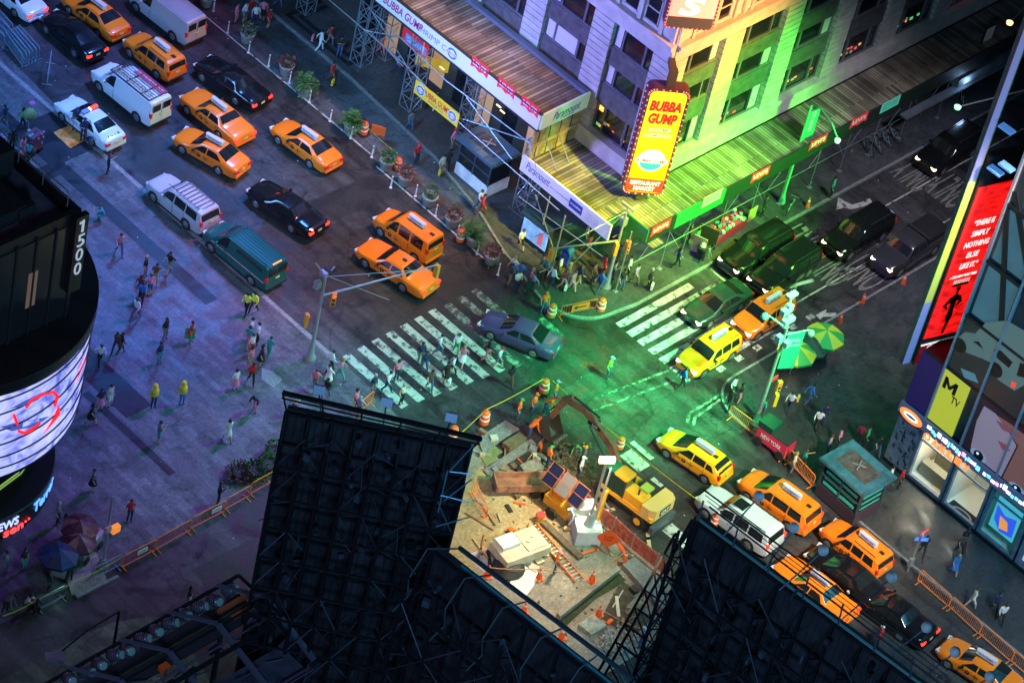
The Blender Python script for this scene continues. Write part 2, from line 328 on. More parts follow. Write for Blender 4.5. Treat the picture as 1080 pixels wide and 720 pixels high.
def topz(s, x, y):
    P = ring(s, x)[6:]; y = abs(y)
    if y >= P[0][0]: return P[0][1]
    for (a, za), (b, zb) in zip(P, P[1:]):
        if y >= b: return lerp(zb, za, (y-b)/(a-b)) if a > b else za
    return P[-1][1]
def top_patch(mb, s, x0, x1, m0, m1, off=.012, nx=3, ny=6, ysh=0):
    """glass lying on the upper surface between x0 and x1; m0/m1 = margins as fraction of the width"""
    L = s['L']; vs = []
    for i in range(nx+1):
        t = i/nx; x = lerp(x0, x1, t); r = ring(s, x); yw = min(r[6][0], cabin_y(s, r[6][1], x))*lerp(m0, m1, t)
        for j in range(ny+1):
            y = lerp(-yw, yw, j/ny); vs.append((x, y, topz(s, x, y)))
    dz = (prof(s['top'],x1)-prof(s['top'],x0)); dx = x1-x0; n = Vector((-dz, 0, dx)).normalized()*off
    vs = [(L/2-(v[0]+n.x), v[1], v[2]+n.z) for v in vs]
    mb.add(vs, [(i*(ny+1)+j, i*(ny+1)+j+1, (i+1)*(ny+1)+j+1, (i+1)*(ny+1)+j) for i in range(nx) for j in range(ny)])
def vehicle(kind, pm, label, cat, name, lit_tail=False, lit_head=False, taxi=False, sign=None, extra=None, plate=None):
    s = SPEC[kind]; L = s['L']; HW = s['W']/2
    t = thing(name, label, cat)
    xs = sorted(set([0,.04,.12,.25,.45,.8,1.0,L-.8,L-.5,L-.25,L-.12,L-.04,L]+[p[0] for p in s['top']]+[p[0] for p in s['sh']]+[i*.4 for i in range(int(L/.4)+1)]))
    rings = []
    for x in xs:
        r = ring(s, x); full = [(y,z) for y,z in r]+[(-y,z) for y,z in r[-2:0:-1]]; rings.append([(L/2-x, y, z) for y,z in full])
    b = MB(); n = len(rings[0])
    vs = [v for r in rings for v in r]; fs = [(k*n+i,k*n+(i+1)%n,(k+1)*n+(i+1)%n,(k+1)*n+i) for k in range(len(rings)-1) for i in range(n)]
    fs += [tuple(range(n)), tuple(range((len(rings)-1)*n, len(rings)*n))]
    b.add(vs, fs)
    b.m = 1   # dark seams, sills and arches, part of the body surface
    for sy in (-1,1):
        for wx in s['wx']:
            c = L/2-wx; yy = sy*(halfw(s,wx)+.004); k = 14
            ang = [math.pi*i/(k-1) for i in range(k)]; ro = s['wr']*1.2; zc = s['wr']
            pts = [(c+ro*math.cos(a), yy, zc+ro*math.sin(a)) for a in ang]+[(c-ro,yy,.2),(c+ro,yy,.2)]
            b.add(pts, [tuple(range(len(pts)))])
        for wn in s['win'][:2]:
            for xx in (wn[0][1]+.04,):
                z0, z1 = .34, prof(s['sh'],xx)-.04; y = sy*(halfw(s,xx)*1.0+.003)
                b.box((L/2-xx, y, (z0+z1)/2), (.018,.012,z1-z0))
        x0 = s['win'][0][0][0]-.1
        b.box((L/2-x0, sy*(halfw(s,x0)+.002), .6), (.018,.012,.5))
        b.box((0, sy*(HW*.98), .27), (L-2.6,.05,.07))
    body = b.obj('body', [pm, M_trim], t, 32)
    g = MB()
    for k, ((a0,b0),(a1,b1)) in enumerate(s['win']):
        for sy in (-1,1):
            g = MB(); vs = []
            for i in range(5):
                u = i/4; 
                xb = lerp(a0,b0,u); xt = lerp(a1,b1,u)
                zb = prof(s['sh'],xb)+.05; zt = s['H']-.13
                if k == len(s['win'])-1 and len(s['win'])>1: zt = min(zt, prof(s['top'], xt)-.12)
                zt = min(zt, prof(s['top'], xt)-.09)
                for j in range(3):
                    v = j/2; x = lerp(xb,xt,v); z = lerp(zb,zt,v); vs.append((L/2-x, sy*(cabin_y(s,z,x)+.012), z))
            g.add(vs, [(i*3+j,i*3+j+1,(i+1)*3+j+1,(i+1)*3+j) for i in range(4) for j in range(2)])
            g.obj('side_window', M_glass, t, 40)
    g = MB(); top_patch(g, s, s['ws'][0]+.03, s['ws'][1]-.02, .93, .92); g.obj('windscreen', M_glass, t, 40)
    if kind != 'van':
        g = MB(); top_patch(g, s, s['rwin'][0]+.02, s['rwin'][1]-.02, .88, .9, nx=2); g.obj('rear_window', M_glass, t, 40)
    for wx in s['wx']:
        for sy in (-1,1):
            w = MB(); r = s['wr']; c = (L/2-wx, sy*(halfw(s,wx)-.10), r); q = MB()
            w.tube((c[0],c[1]-.10,r),(c[0],c[1]+.10,r), r, n=20); q.tube((c[0],c[1]+sy*.101,r),(c[0],c[1]+sy*.118,r), r*.66, r*.6, n=16)
            wh = w.obj('wheel', M_tyre, t, 40); q.m = 1
            for a in range(5):
                an = a*2*math.pi/5; q.box((c[0]+math.cos(an)*r*.42, c[1]+sy*.119, r+math.sin(an)*r*.42), (r*.16,.006,r*.16))
            q.obj('rim', [M_rim, M_trim], wh, 40)
    for sy in (-1,1):
        h = MB(); y = sy*halfw(s,.2)*.74; z = s['hl']-.06
        h.box((L/2-.10, y, z), (.22,.36,.13), -sy*.22); h.obj('headlight', M_headon if lit_head else M_head, t)
        q = MB(); zt = s['tl']; big = kind in ('escape','suburban','van','connect','minivan','pickup','hatch')
        if big: q.box((-L/2+.10, sy*halfw(s,L-.1)*.90, zt-.05), (.16,.15,.34))
        else: q.box((-L/2+.07, sy*halfw(s,L-.1)*.80, zt-.06), (.16,.34,.16))
        q.obj('tail_light', M_tailon if lit_tail else M_tail, t)
        mm = MB(); xm = s['win'][0][0][0]+.12; mm.box((L/2-xm, sy*(HW+.07), prof(s['sh'],xm)+.08), (.12,.2,.14)); mm.obj('wing_mirror', pm if not taxi else M_black, t)
        hh = MB()
        for wn in s['win'][:2]: xx = wn[0][1]-.12; hh.box((L/2-xx, sy*(halfw(s,xx)+.012), prof(s['sh'],xx)-.14), (.16,.03,.035))
        hh.obj('door_handle', pm if kind!='crown' else M_trim, t)
    pb = MB(); pb.box((-L/2-.012, 0, s['tl']-.12), (.02,.32,.15)); pb.obj('number_plate', plate or M_plate, t)
    gr = MB(); gr.box((L/2+.008, 0, s['hl']-.07), (.03,halfw(s,.1)*1.0,.13)); gr.m=1
    for i in range(4): gr.box((L/2+.024, 0, s['hl']-.115+i*.03), (.012,halfw(s,.1)*.94,.008))
    gr.obj('grille', [M_trim, M_chrome], t)
    bp = MB(); bp.box((-L/2+.0,0,.42),(.10,s['W']*.84,.13)); bp.obj('rear_bumper', M_trim if kind in('suburban','van','escape') else pm, t)
    if kind in ('escape','suburban'):
        rr = MB()
        for sy in (-1,1): rr.tube((L/2-s['top'][5][0]-.1, sy*HW*.70, s['H']+.05),(-L/2+.55, sy*HW*.70, s['H']+.04), .022)
        rr.obj('roof_rack', M_trim, t)
    if taxi:
        xc = lerp(s['ws'][1], s['rwin'][0], .42); zt = prof(s['top'],xc)+.03
        rs = MB(); rs.box((L/2-xc,0,zt+.03),(1.15,.34,.05)); 
        rs.m = 1; rs.prism([(L/2-xc-.62,-.13),(L/2-xc+.62,-.13),(L/2-xc+.70,0),(L/2-xc+.62,.13),(L/2-xc-.62,.13),(L/2-xc-.70,0)], zt+.055, zt+.35)
        rso = rs.obj('roof_sign', [M_trim, M_ad], t)
        if sign != 'blank':
            for sy in (-1,1):
                text('lettering', sign or 'BROADWAY', (L/2-xc, sy*.137, zt+.2), (-sy,0,0), (0,0,1), .2, M_adblue if sign else M_adred, rso, .003, .004, width=.95, height=.14)
        lt = MB(); lt.box((L/2-xc+.85*0-.0, 0, zt+.36), (.2,.1,.02)); 
        dm = [M_trim]
        for sy in (-1,1):
            xx = s['win'][0][0][1]-.45; yy = sy*(halfw(s,xx)+.010)
            e = MB(); k = 14; e.add([(L/2-xx+.15*math.cos(6.283*i/k), yy, .70+.15*math.sin(6.283*i/k)) for i in range(k)], [tuple(range(k))]); eo = e.obj('taxi_emblem', M_black, t)
            text('lettering', 'T', (L/2-xx, yy+sy*.004, .70), (-sy,0,0), (0,0,1), .2, pm, eo, .002, .008, height=.17)
            text('lettering', 'NYC', (L/2-xx+.36, yy+sy*.0, .70), (-sy,0,0), (0,0,1), .15, M_black, eo, .002, .005, height=.11)
            text('lettering', 'TAXI', (L/2-xx-.52, yy, .70), (-sy,0,0), (0,0,1), .15, M_black, eo, .002, .005, height=.11)
        v = MB(); xh = s['rwin'][0]-.35; v.box((L/2-xh, 0, prof(s['top'],xh)+.05), (.3,.2,.05)); v.obj('roof_vent', M_black, t)
    if extra: extra(t, s)
    return t
CARS = []
def put(o, px, py, ang, z=.75):
    p = at(px, py, z); o.location = (p.x, p.y, .008); o.rotation_euler = (0,0,R(ang)); CARS.append(o); return o
G_T = 'yellow taxis in the traffic'
tx_escape = vehicle('escape', P_taxi, 'orange taxi SUV behind the silver van at the top left', 'taxi', 'taxi_suv', taxi=True, sign='MAMMA MIA'); tx_escape['group'] = G_T
put(tx_escape, 163, 58, 92)
put(dup(tx_escape, label='taxi SUV beside the curb near the teal glass kiosk', group=G_T), 903, 577, 91)
def recolor(o, a, b):
    for c in [o]+list(o.children_recursive):
        if c.type == 'MESH' and a.name in [m.name for m in c.data.materials if m]:
            for i, sl in enumerate(c.material_slots):
                if sl.material == a: sl.link = 'OBJECT'; sl.material = b
def relight(o, a, b): recolor(o, a, b)
def tlit(o): recolor(o, M_tail, M_tailon); return o
def hlit(o): recolor(o, M_head, M_headon); return o
o = put(dup(tx_escape, label='yellow taxi SUV facing the intersection, lower of the two on the street crosswalk', group=G_T), 748, 371, 182); recolor(o, P_taxi, P_taxi2); hlit(o)
o = put(dup(tx_escape, label='orange taxi SUV on the street crosswalk, just right of the dark green sedan', group=G_T), 805, 332, 181); hlit(o)
tx_crown = vehicle('crown', P_taxi, 'orange taxi sedan right of the small-wheeled orange hybrid taxi, long trunk', 'taxi', 'taxi_sedan', taxi=True, sign='CHICAGO'); tx_crown['group'] = G_T
tlit(tx_crown); put(tx_crown, 229, 121, 92)
o = put(dup(tx_crown, label='orange taxi sedan under the traffic signal arm, without a roof advertisement', group=G_T), 419, 280, 99)
for c in list(o.children):
    if c.name.startswith('roof_sign'):
        for q in list(c.children): bpy.data.objects.remove(q)
        bpy.data.objects.remove(c)
o = put(dup(tx_crown, label='taxi seen through the black scaffold rails at the lower right', group=G_T), 860, 620, 92)
tx_sed = vehicle('sedan', P_taxi, 'orange taxi alone in the lane beside the row of planters', 'taxi', 'taxi_sedan', taxi=True, sign='WICKED'); tx_sed['group'] = G_T
put(tx_sed, 323, 151, 94)
put(dup(tx_sed, label='orange taxi slanting in its lane below another taxi sedan', group=G_T), 223, 158, 103)
o = put(dup(tx_sed, label='orange taxi cut by the top edge beside the black sedan', group=G_T), 101, 14, 93)
o = put(dup(tx_sed, label='taxi with a blue roof advertisement in the bottom right corner', group=G_T), 1034, 702, 99)
tx_hat = vehicle('hatch', P_taxi2, 'yellow hatchback taxi crossing the middle of the intersection', 'taxi', 'taxi_hatchback', taxi=True, sign='blank'); tx_hat['group'] = G_T
put(tx_hat, 733, 479, 98)
tx_con = vehicle('connect', P_taxi, 'tall orange taxi van beside the flower planters', 'taxi', 'taxi_van', taxi=True, sign='SPIDER'); tx_con['group'] = G_T
put(tx_con, 430, 247, 94)
tx_mv = vehicle('minivan', P_taxi, 'orange taxi minivan beside the silver SUV with a sunroof', 'taxi', 'taxi_minivan', taxi=True, sign='NBC'); tx_mv['group'] = G_T
tlit(tx_mv); put(tx_mv, 822, 527, 95)
# other vehicles
G_C = 'cars in the traffic'
blk = vehicle('sedan', P_black, 'glossy black sedan beside the stacked steel barriers', 'car', 'car', lit_tail=True); blk['group'] = G_C
put(blk, 77, 35, 91)
lux = vehicle('crown', P_black, 'long black sedan near the first planters, behind the silver van', 'car', 'car', lit_tail=True); lux['group'] = G_C
put(lux, 245, 85, 96)
put(dup(lux, label='black limousine-style sedan alone between the green van and the orange taxis', group=G_C), 303, 218, 97)
put(dup(lux, label='black sedan under the scaffold lamps at the lower right, tail lights glowing', group=G_C), 942, 644, 96)
put(dup(blk, label='black car half hidden behind the scaffold rails, ahead of the other black sedan', group=G_C), 892, 604, 94)
ws = vehicle('sedan', P_white, 'white car cut off by the top left corner', 'car', 'car', lit_tail=True); ws['group'] = G_C
put(ws, 14, -7, 92)
sl = vehicle('sedan', P_slate, 'slate blue sedan crossing at the end of the avenue crosswalk', 'car', 'car'); sl['group'] = G_C
put(sl, 549, 350, 113)
gs = vehicle('sedan', P_dgreen, 'dark green sedan waiting on the street crosswalk', 'car', 'car', lit_head=True); gs['group'] = G_C
put(gs, 757, 318, 180)
def rack(t, s):
    r = MB(); z = s['H']+.06
    for i in range(9): r.box((-.1-i*.34+.6, 0, z), (.05,1.2,.03))
    for sy in (-1,1): r.tube((.9,sy*.6,z),(-2.2,sy*.6,z),.02)
    r.obj('roof_rack', M_black, t)
suv = vehicle('suburban', P_silver, 'silver SUV parked along the plaza edge ahead of the green van', 'SUV', 'suv', extra=rack); suv['group'] = G_C
put(suv, 193, 213, 92); suv.scale = (.92,.95,.95)
bs = vehicle('suburban', P_black, 'black SUV nearest the far curb, headlights on', 'SUV', 'suv', lit_head=True); bs['group'] = G_C
put(bs, 797, 264, 181)
put(dup(bs, label='black SUV in the second lane, beside the dark green sedan', group=G_C), 827, 284, 182)
put(dup(bs, label='black SUV with lit grille beyond the curved lane arrow', group=G_C), 905, 246, 181)
o = put(dup(bs, label='black SUV farthest up the dark street', group=G_C), 1001, 158, 183)
def cap(t, s):
    L = s['L']; c = MB(); c.bx(-L/2+.1, -L/2+2.1, -.88, .88, 1.3, 1.75); c.obj('cargo_bed_cover', M_black, t)
    q = MB(); q.bx(-L/2+2.15, -L/2+2.3, -.95, .95, 1.3, 1.85); q.obj('headboard', M_trim, t)
pk = vehicle('pickup', P_grey, 'dark grey pickup truck with a pink reflection in its windscreen', 'truck', 'pickup_truck', lit_head=True, extra=cap)
put(pk, 958, 262, 182)
def sunroof(t, s):
    c = MB(); c.box((.15,0,s['H']+.04),(.75,.8,.02)); c.obj('sunroof', M_glass, t)
    r = MB()
    for sy in (-1,1): r.tube((.9,sy*.72,s['H']+.07),(-2.1,sy*.72,s['H']+.06),.025)
    r.obj('roof_rail', M_black, t)
pw = paint('pearl silver', (.55,.6,.66))
mv = vehicle('suburban', pw, 'pearl silver SUV with a sunroof beside the black scaffold', 'SUV', 'suv', lit_tail=True, extra=sunroof); mv['group'] = G_C
put(mv, 780, 547, 95); mv.scale = (.98,.98,.95)
def vanrear(t, s, win=True):
    L = s['L']
    for sy in (-1,1):
        d = MB(); d.box((-L/2+.035, sy*.42, 1.62), (.03,.62,.5)); q = d.obj('rear_window', M_glass, t)
    b = MB(); b.box((-L/2+.01,0,1.15),(.02,.02,1.3)); b.obj('door_seam', M_trim, t)
def vanribs(t, s):
    vanrear(t, s); r = MB()
    for i in range(9): r.box((-.55, -.72+i*.18, s['H']+.032), (4.0,.035,.022))
    r.obj('roof_rib', M_steel, t)
t_m = P_silver
v1 = vehicle('van', P_silver, 'silver van with a ribbed roof at the top edge', 'van', 'van', lit_tail=False, extra=vanribs); put(v1, 176, 14, 92)
def ladders(t, s):
    vanrear(t, s); z = s['H']+.12
    r = MB()
    for x in (1.2,-.2,-1.6,-2.4): r.bar((x,-.8,z-.05),(x,.8,z-.05),.05)
    for sy in (-1,1): r.bar((1.25,sy*.82,z-.05),(-2.45,sy*.82,z-.05),.05)
    r.obj('roof_rack', M_trim, t)
    for y, m, x0, x1 in ((.45, mat('tan ladder',(.30,.24,.15),.5), 1.2, -2.2), (-.45, mat('fluorescent ladder', (.75,.03,.12), .5), .2, -2.5)):
        l = MB(); l.bar((x0,y-.19,z+.04),(x1,y-.19,z+.04),.06); l.bar((x0,y+.19,z+.04),(x1,y+.19,z+.04),.06)
        k = int(abs(x1-x0)/.28)
        for i in range(k): x = lerp(x0,x1,(i+.5)/k); l.bar((x,y-.19,z+.04),(x,y+.19,z+.04),.04)
        lo = l.obj('ladder', m, t)
    rr = MB()
    for i in range(8): rr.box((-.55, -.7+i*.2, s['H']+.030), (3.6,.035,.02))
    rr.obj('roof_rib', mat('dark roof rib',(.12,.12,.13),.5), t)
v2 = vehicle('van', P_white, 'white work van carrying two ladders on its roof', 'van', 'van', extra=ladders); put(v2, 138, 98, 92)
def greenx(t, s):
    vanrear(t, s); L = s['L']
    for sy in (-1,1):
        c = MB(); c.box((-.4, sy*(s['W']/2+.004), .98), (4.6,.015,.05)); c.obj('side_stripe', mat('pink pinstripe', (.8,.45,.5), .5), t)
        g = MB(); g.box((-1.2, sy*(cabin_y(s,1.55,3.5)+.0), 1.52), (2.2,.02,.42)); g.obj('side_window', M_glass, t)
    k = MB()
    for i in range(5): k.box((-L/2+.22, -.3+i*.15, s['H']+.01), (.08,.09,.07))
    k.obj('marker_lamp', mat('amber lamp', (.8,.3,.02), .4, emit=(1,.4,.05), es=1.5), t)
    rr = MB()
    for i in range(7): rr.box((-.5, -.66+i*.22, s['H']+.030), (4.0,.03,.02))
    rr.obj('roof_rib', P_green, t)
v3 = vehicle('van', P_green, 'dark green van parked at the plaza edge', 'van', 'van', extra=greenx); put(v3, 258, 268, 92); v3.scale = (1,1,.98)
def police(t, s):
    z = s['H']; L = s['L']
    b = MB(); b.box((.15,0,z+.03),(.3,1.2,.05)); lb = b.obj('light_bar', M_black, t)
    for i, m in enumerate([mat('blue lamp lens',(.05,.1,.7),.2,emit=(.1,.2,1),es=1), mat('red lamp lens',(.7,.03,.03),.2,emit=(1,.08,.05),es=1.5)]):
        q = MB(); q.box((.15, (-1)**i*.33, z+.1),(.26,.52,.1)); q.obj('lamp_lens', m, lb)
    q = MB(); q.box((.15,0,z+.09),(.25,.12,.08)); q.obj('lamp_lens', M_headon, lb)
    bl = mat('police blue', (.02,.05,.35), .4)
    for sy in (-1,1):
        q = MB(); q.box((-.1, sy*(s['W']/2+.002), .78),(3.0,.012,.05)); q.box((-.1, sy*(s['W']/2+.003), .66),(3.0,.012,.03)); q.obj('side_stripe', bl, t)
    text('lettering', '5126', (-L/2+.45, 0, 1.085), (0,1,0), (-1,0,.05), .5, bl, t, .004, .01, width=1.0, height=.36)
    text('lettering', 'NYPD', (-.3, s['W']/2+.01, .86), (-1,0,0), (0,0,1), .2, bl, t, .003, .006, height=.14)
    text('lettering', 'POLICE', (-1.0, s['W']/2+.01, .55), (-1,0,0), (0,0,1), .2, bl, t, .003, .004, height=.12)
pc = vehicle('sedan', P_white, 'white police car with a roof light bar parked at the plaza edge', 'police car', 'police_car', extra=police); put(pc, 95, 127, 92)
# ---------------------------------------------------------------- ground
G_asph = ground_mat('asphalt', (.043,.043,.047), 'asphalt', .55)
G_plaza = ground_mat('plaza paving', (.098,.098,.108), 'paver', .55, .42, (1.5,.36), .26)
G_walk = ground_mat('sidewalk paving', (.06,.062,.068), 'paver', .6, .3, (1.5,1.5), .06)
G_walk2 = ground_mat('dark granite band', (.015,.015,.019), 'plain', .6, .2)
G_kerb = ground_mat('kerb stone', (.20,.20,.21), 'plain', .7, .2)
G_paint = worn('road paint', (.62,.62,.60), .435)
G_ghost = worn('ghost road paint', (.34,.34,.32), .52)
G_paint2 = worn('faded road paint', (.27,.27,.25), .43)
G_conc = ground_mat('concrete', (.26,.25,.22), 'plain', .8, .45)
G_lblue = ground_mat('painted plaza strip', (.075,.085,.10), 'asphalt', .6, .25, seed=3)
G_dirt = ground_mat('sandy fill', (.42,.32,.18), 'plain', .95, .4)
G_patch = ground_mat('dark repair patch', (.024,.024,.026), 'plain', .6, .3)
def struct(mb, name, m, smooth=None): return tag(mb.obj(name, m, None, smooth), kind='structure')
g = MB(); g.sheet([(-700,-700),(700,-700),(700,700),(-700,700)], 0); struct(g, 'ground', G_asph)
PZ = .016
g = MB(); g.sheet([(-90,-.3),(-16.5,-.3),(-13.2,-1.6),(-12.4,-3.0),(-11.4,-3.0),(-10.3,-1.5),(-9.95,2),(-9.9,28),(-9.7,31),(-9.2,38),(-9.2,160),(-90,160)], PZ); struct(g, 'plaza', G_plaza)
g = MB(); g.m = 0; g.bx(-10.25,-9.95,5,160,0.001,.024); struct(g, 'kerb', G_kerb)
# dark granite bands and dark squares in the plaza
g = MB()
for x0,x1,y0,y1 in ((-13.55,-12.6,12.6,33),(-23.5,-21.6,7.9,16),(-26.0,-25.5,10.4,15),(-24.4,-23.9,3,10.8),(-13.4,-9.95,27.2,28.4),(-13.4,-9.95,28.4,31.4),(-14.9,-13.4,26.4,27.6)):
    g.sheet([(x0,y0),(x1,y0),(x1,y1),(x0,y1)], PZ+.004+.0005*len(g.f))
struct(g, 'plaza_dark_bands', G_walk2)
g = MB(); p = [at(56,140),at(73,133),at(92,147),at(74,157)]; g.sheet([(v.x,v.y) for v in p], PZ+.02); struct(g, 'plaza_orange_patch', mat('orange tile', (.75,.28,.06), .7, nscale=3))
# bottom left street edges
g = MB(); g.sheet([(-90,-14),(-33.5,-14),(-31,-5.2),(-32.2,-4.3),(-34,-3.6),(-36,-3.4),(-90,-3.4)], .010); struct(g, 'side_street_pavement', ground_mat('brown asphalt', (.085,.078,.07), 'asphalt', .7, .3, seed=5))
g = MB(); g.prism([(-34.5,-.9),(-32.3,-1.25),(-31.4,.9),(-33.3,1.6)], .004, .05); struct(g, 'concrete_ramp', G_conc)
g = MB(); g.prism([(-34.4,-1.25),(-31.6,-1.35),(-31.6,-1.2),(-34.4,-1.0)], .005, .16); struct(g, 'ramp_kerb', G_kerb)
# sidewalk at the restaurant corner with a rounded kerb
def arc(cx, cy, r, a0, a1, n=12): return [(cx+r*math.cos(R(lerp(a0,a1,i/n))), cy+r*math.sin(R(lerp(a0,a1,i/n)))) for i in range(n+1)]
outer = [(8.3,160),(8.3,24),(7.6,15),(6.4,9.5),(5.2,6.2)] + [(4.55,3.5)] + arc(7.0,1.2,2.9,165,262,10) + [(9,-2.0),(160,-2.3)]
g = MB(); g.prism(outer+[(160,160)], .002, .13); struct(g, 'sidewalk', G_walk)
g = MB()
for a, b in zip(outer, outer[1:]): g.bar((a[0],a[1],.075),(b[0],b[1],.075), .16,.15)
struct(g, 'kerb', G_kerb)
g = MB(); g.sheet([(8.2,60),(8.2,24),(7.5,15),(6.3,9.6),(5.1,6.2),(4.0,5.4),(3.9,10),(4.2,17),(4.5,29),(4.6,60)], .010); struct(g, 'planter_strip', G_lblue)
g = MB()
for a, b in (((4.35,60),(4.35,17.5)),((3.85,16.4),(3.7,5.5))): g.sheet([(a[0]-.06,a[1]),(b[0]-.06,b[1]),(b[0]+.06,b[1]),(a[0]+.06,a[1])], .014)
struct(g, 'edge_line', G_paint)
g = MB()
for (x0,x1,y0,y1) in ((8.9,14,24.7,31),(9.5,13.5,25.4,30.4)): g.bx(x0,x1,y0,y0+.35,.131,.139); g.bx(x0,x1,y1-.35,y1,.131,.139); g.bx(x0,x0+.35,y0+.36,y1-.36,.131,.139)
struct(g, 'sidewalk_border', G_walk2)
# far sidewalk on the store side
outer2 = [(160,-9.9),(20,-9.9)]+arc(9.3,-12.4,2.5,90,180,8)+[(6.75,-14),(6.75,-60)]
g = MB(); g.prism(outer2+[(160,-60)], .002, .12); struct(g, 'sidewalk', ground_mat('store side paving', (.040,.046,.052), 'paver', .5, .3, (1.5,1.5), .05))
g = MB()
for a, b in zip(outer2, outer2[1:]): g.bar((a[0],a[1],.07),(b[0],b[1],.07), .15,.14)
struct(g, 'kerb', G_kerb)
# crosswalks, lane lines, arrows
g = MB()
for i in range(7): x = -9.6+i*1.17; y1 = 4.75; y0 = -.45-.18*i; g.sheet([(x,y0),(x+.58,y0),(x+.58,y1),(x,y1)], .008)
struct(g, 'avenue_crosswalk', G_paint)
g = MB()
for i in range(7,10): x = -9.6+i*1.17; g.sheet([(x,-1.8),(x+.55,-1.8),(x+.55,4.6),(x,4.6)], .008)
for x,y0,y1 in ((1.6,-2.2,1.5),(2.7,-1.5,.5)): g.sheet([(x,y0),(x+.45,y0),(x+.45,y1),(x,y1)], .008)
struct(g, 'avenue_crosswalk_faded', G_ghost)
g = MB()
for i in range(7): y = -2.95-i*.93; x1 = 14.6 if i else 13.2; g.sheet([(6.6,y),(x1,y),(x1,y+.52),(6.6,y+.52)], .008)
for (x0,x1,y0) in ((15.3,15.45,-4.6),): g.sheet([(x0,-9.3),(x1,-9.3),(x1,-2.3),(x0,-2.3)], .0085)
struct(g, 'street_crosswalk', G_paint)
g = MB()
for x0,x1,y in ((17,27,-7.62),(28.5,50,-4.62),(29.5,60,-7.9)): g.sheet([(x0,y),(x1,y),(x1,y+.11),(x0,y+.11)], .008)
struct(g, 'lane_lines', G_paint); g = MB()
for (a,b,w) in (((628,420),(712,388),.08),((618,436),(712,401),.08),((725,447),(727,436),.1),((727,436),(766,412),.09),((731,449),(733,440),.1),((733,440),(768,416),.09)):
    A, B = at(*a), at(*b); d = (B-A).normalized(); n = Vector((-d.y,d.x,0))*w; g.sheet([(A+n).to_2d(),(A-n).to_2d(),(B-n).to_2d(),(B+n).to_2d()], .009+.0004*len(g.f))
struct(g, 'junction_guide_lines', G_ghost); g = MB()
for x0,y0,x1,y1 in ((-1.4,-12.2,-.4,-10.6),(-.1,-11.9,.25,-10.2),(-1.5,-13.8,-.9,-13.0),(-3.6,-18.6,-2.7,-16.2),(-3.9,-19.2,-3.1,-18.7)): g.sheet([(x0,y0),(x1,y0),(x1,y1),(x0,y1)], .0092)
for k in range(6): x = lerp(9.0,19,k/6); g.sheet([(x,-9.15),(x+.55,-9.15),(x+.55,-8.75),(x,-8.75)], .0095)
struct(g, 'lane_lines', G_paint)
def mark(word, x, y, ang, w, h, name='lane_marking'):
    a = R(ang); o = text(name, word, (x,y,.012), (math.cos(a),math.sin(a),0), (-math.sin(a),math.cos(a),0), 1, G_paint2, None, .001, .01, width=w, height=h); tag(o, kind='structure')
# traffic moves towards -X here: words are read facing +X
for (px,py) in ((900,300),): 
    p = at(901,298); mark('ONLY', p.x+1.3, p.y+.3, 90, 2.6, 3.2)
p = at(876,283); mark('ONLY', p.x, p.y, 90, 2.6, 3.0)
p = at(843,250); mark('ONLY', p.x-.3, p.y-.2, 90, 2.6, 3.0)
p = at(966,188); mark('ONLY', p.x+.3, p.y+.2, 90, 2.5, 3.2)
p = at(990,205); mark('ONLY', p.x+1, p.y-.2, 90, 2.5, 3.2)
def arrow(pts, name='lane_arrow'):
    g = MB(); g.sheet([at(*p).to_2d() for p in pts], .012); struct(g, name, G_paint)
arrow([(882,221),(884,208),(890,212),(899,216),(909,213),(917,209),(920,213),(911,218),(898,221),(890,219),(884,221)])
arrow([(829,303),(836,297),(838,299),(857,294),(859,297),(840,302),(840,305)])
arrow([(860,332),(872,326),(871,330),(882,330),(881,334),(868,334),(865,337)])
arrow([(796,408),(800,404),(803,405)])
g = MB()
for (px,py,r) in ((228,293,.62),(233,330,.6),(243,348,.62),(99,456,.62),(193,490,.5),(895,337,.25)):
    p = at(px,py); k = 20; g.sheet([(p.x+r*math.cos(6.283*i/k), p.y+r*math.sin(6.283*i/k)) for i in range(k)], PZ+.006)
struct(g, 'manhole_covers', mat('iron cover', (.10,.10,.11), .5, .3, nscale=9))
g = MB(); rr = random.Random(3)
for (x0,y0,x1,y1) in ((-7.5,8,-1,10.5),(-2,14,3.5,16),(-9,18,-6.2,26),(7.5,-6,9,-4.8),(.6,-17,2.2,-14),(-4,3.5,2,7),(-12.2,-5.2,-7.4,-2.6),(-28,-6,-20,-3.4),(-24,-2.6,-17.5,-1.2)):
    g.sheet([(x0+rr.uniform(-.3,.3),y0),(x1,y0+rr.uniform(-.4,.4)),(x1+rr.uniform(-.3,.3),y1),(x0,y1+rr.uniform(-.3,.3))], .005+.0003*len(g.f))
struct(g, 'road_patches', G_patch)
tag(struct(MB().sheet([at(*p).to_2d() for p in ((276,388),(286,391),(298,400),(289,409),(276,400))], PZ+.008), 'pale_paving_patch', G_kerb))
# a little litter and pale flecks on the road
g = MB()
for i in range(260):
    x, y = rr.uniform(-38,34), rr.uniform(-34,38); s_ = rr.uniform(.03,.09); z = .03 if not (x>5 and (y>-2 or y<-10)) else .145; a = rr.uniform(0,3)
    g.box((x,y,z), (s_,s_*.7,.012), a)
tag(g.obj('litter', mat('litter paper', (.6,.6,.58), .8)), 'scraps of pale paper and litter scattered over road and plaza', 'litter', kind='stuff')
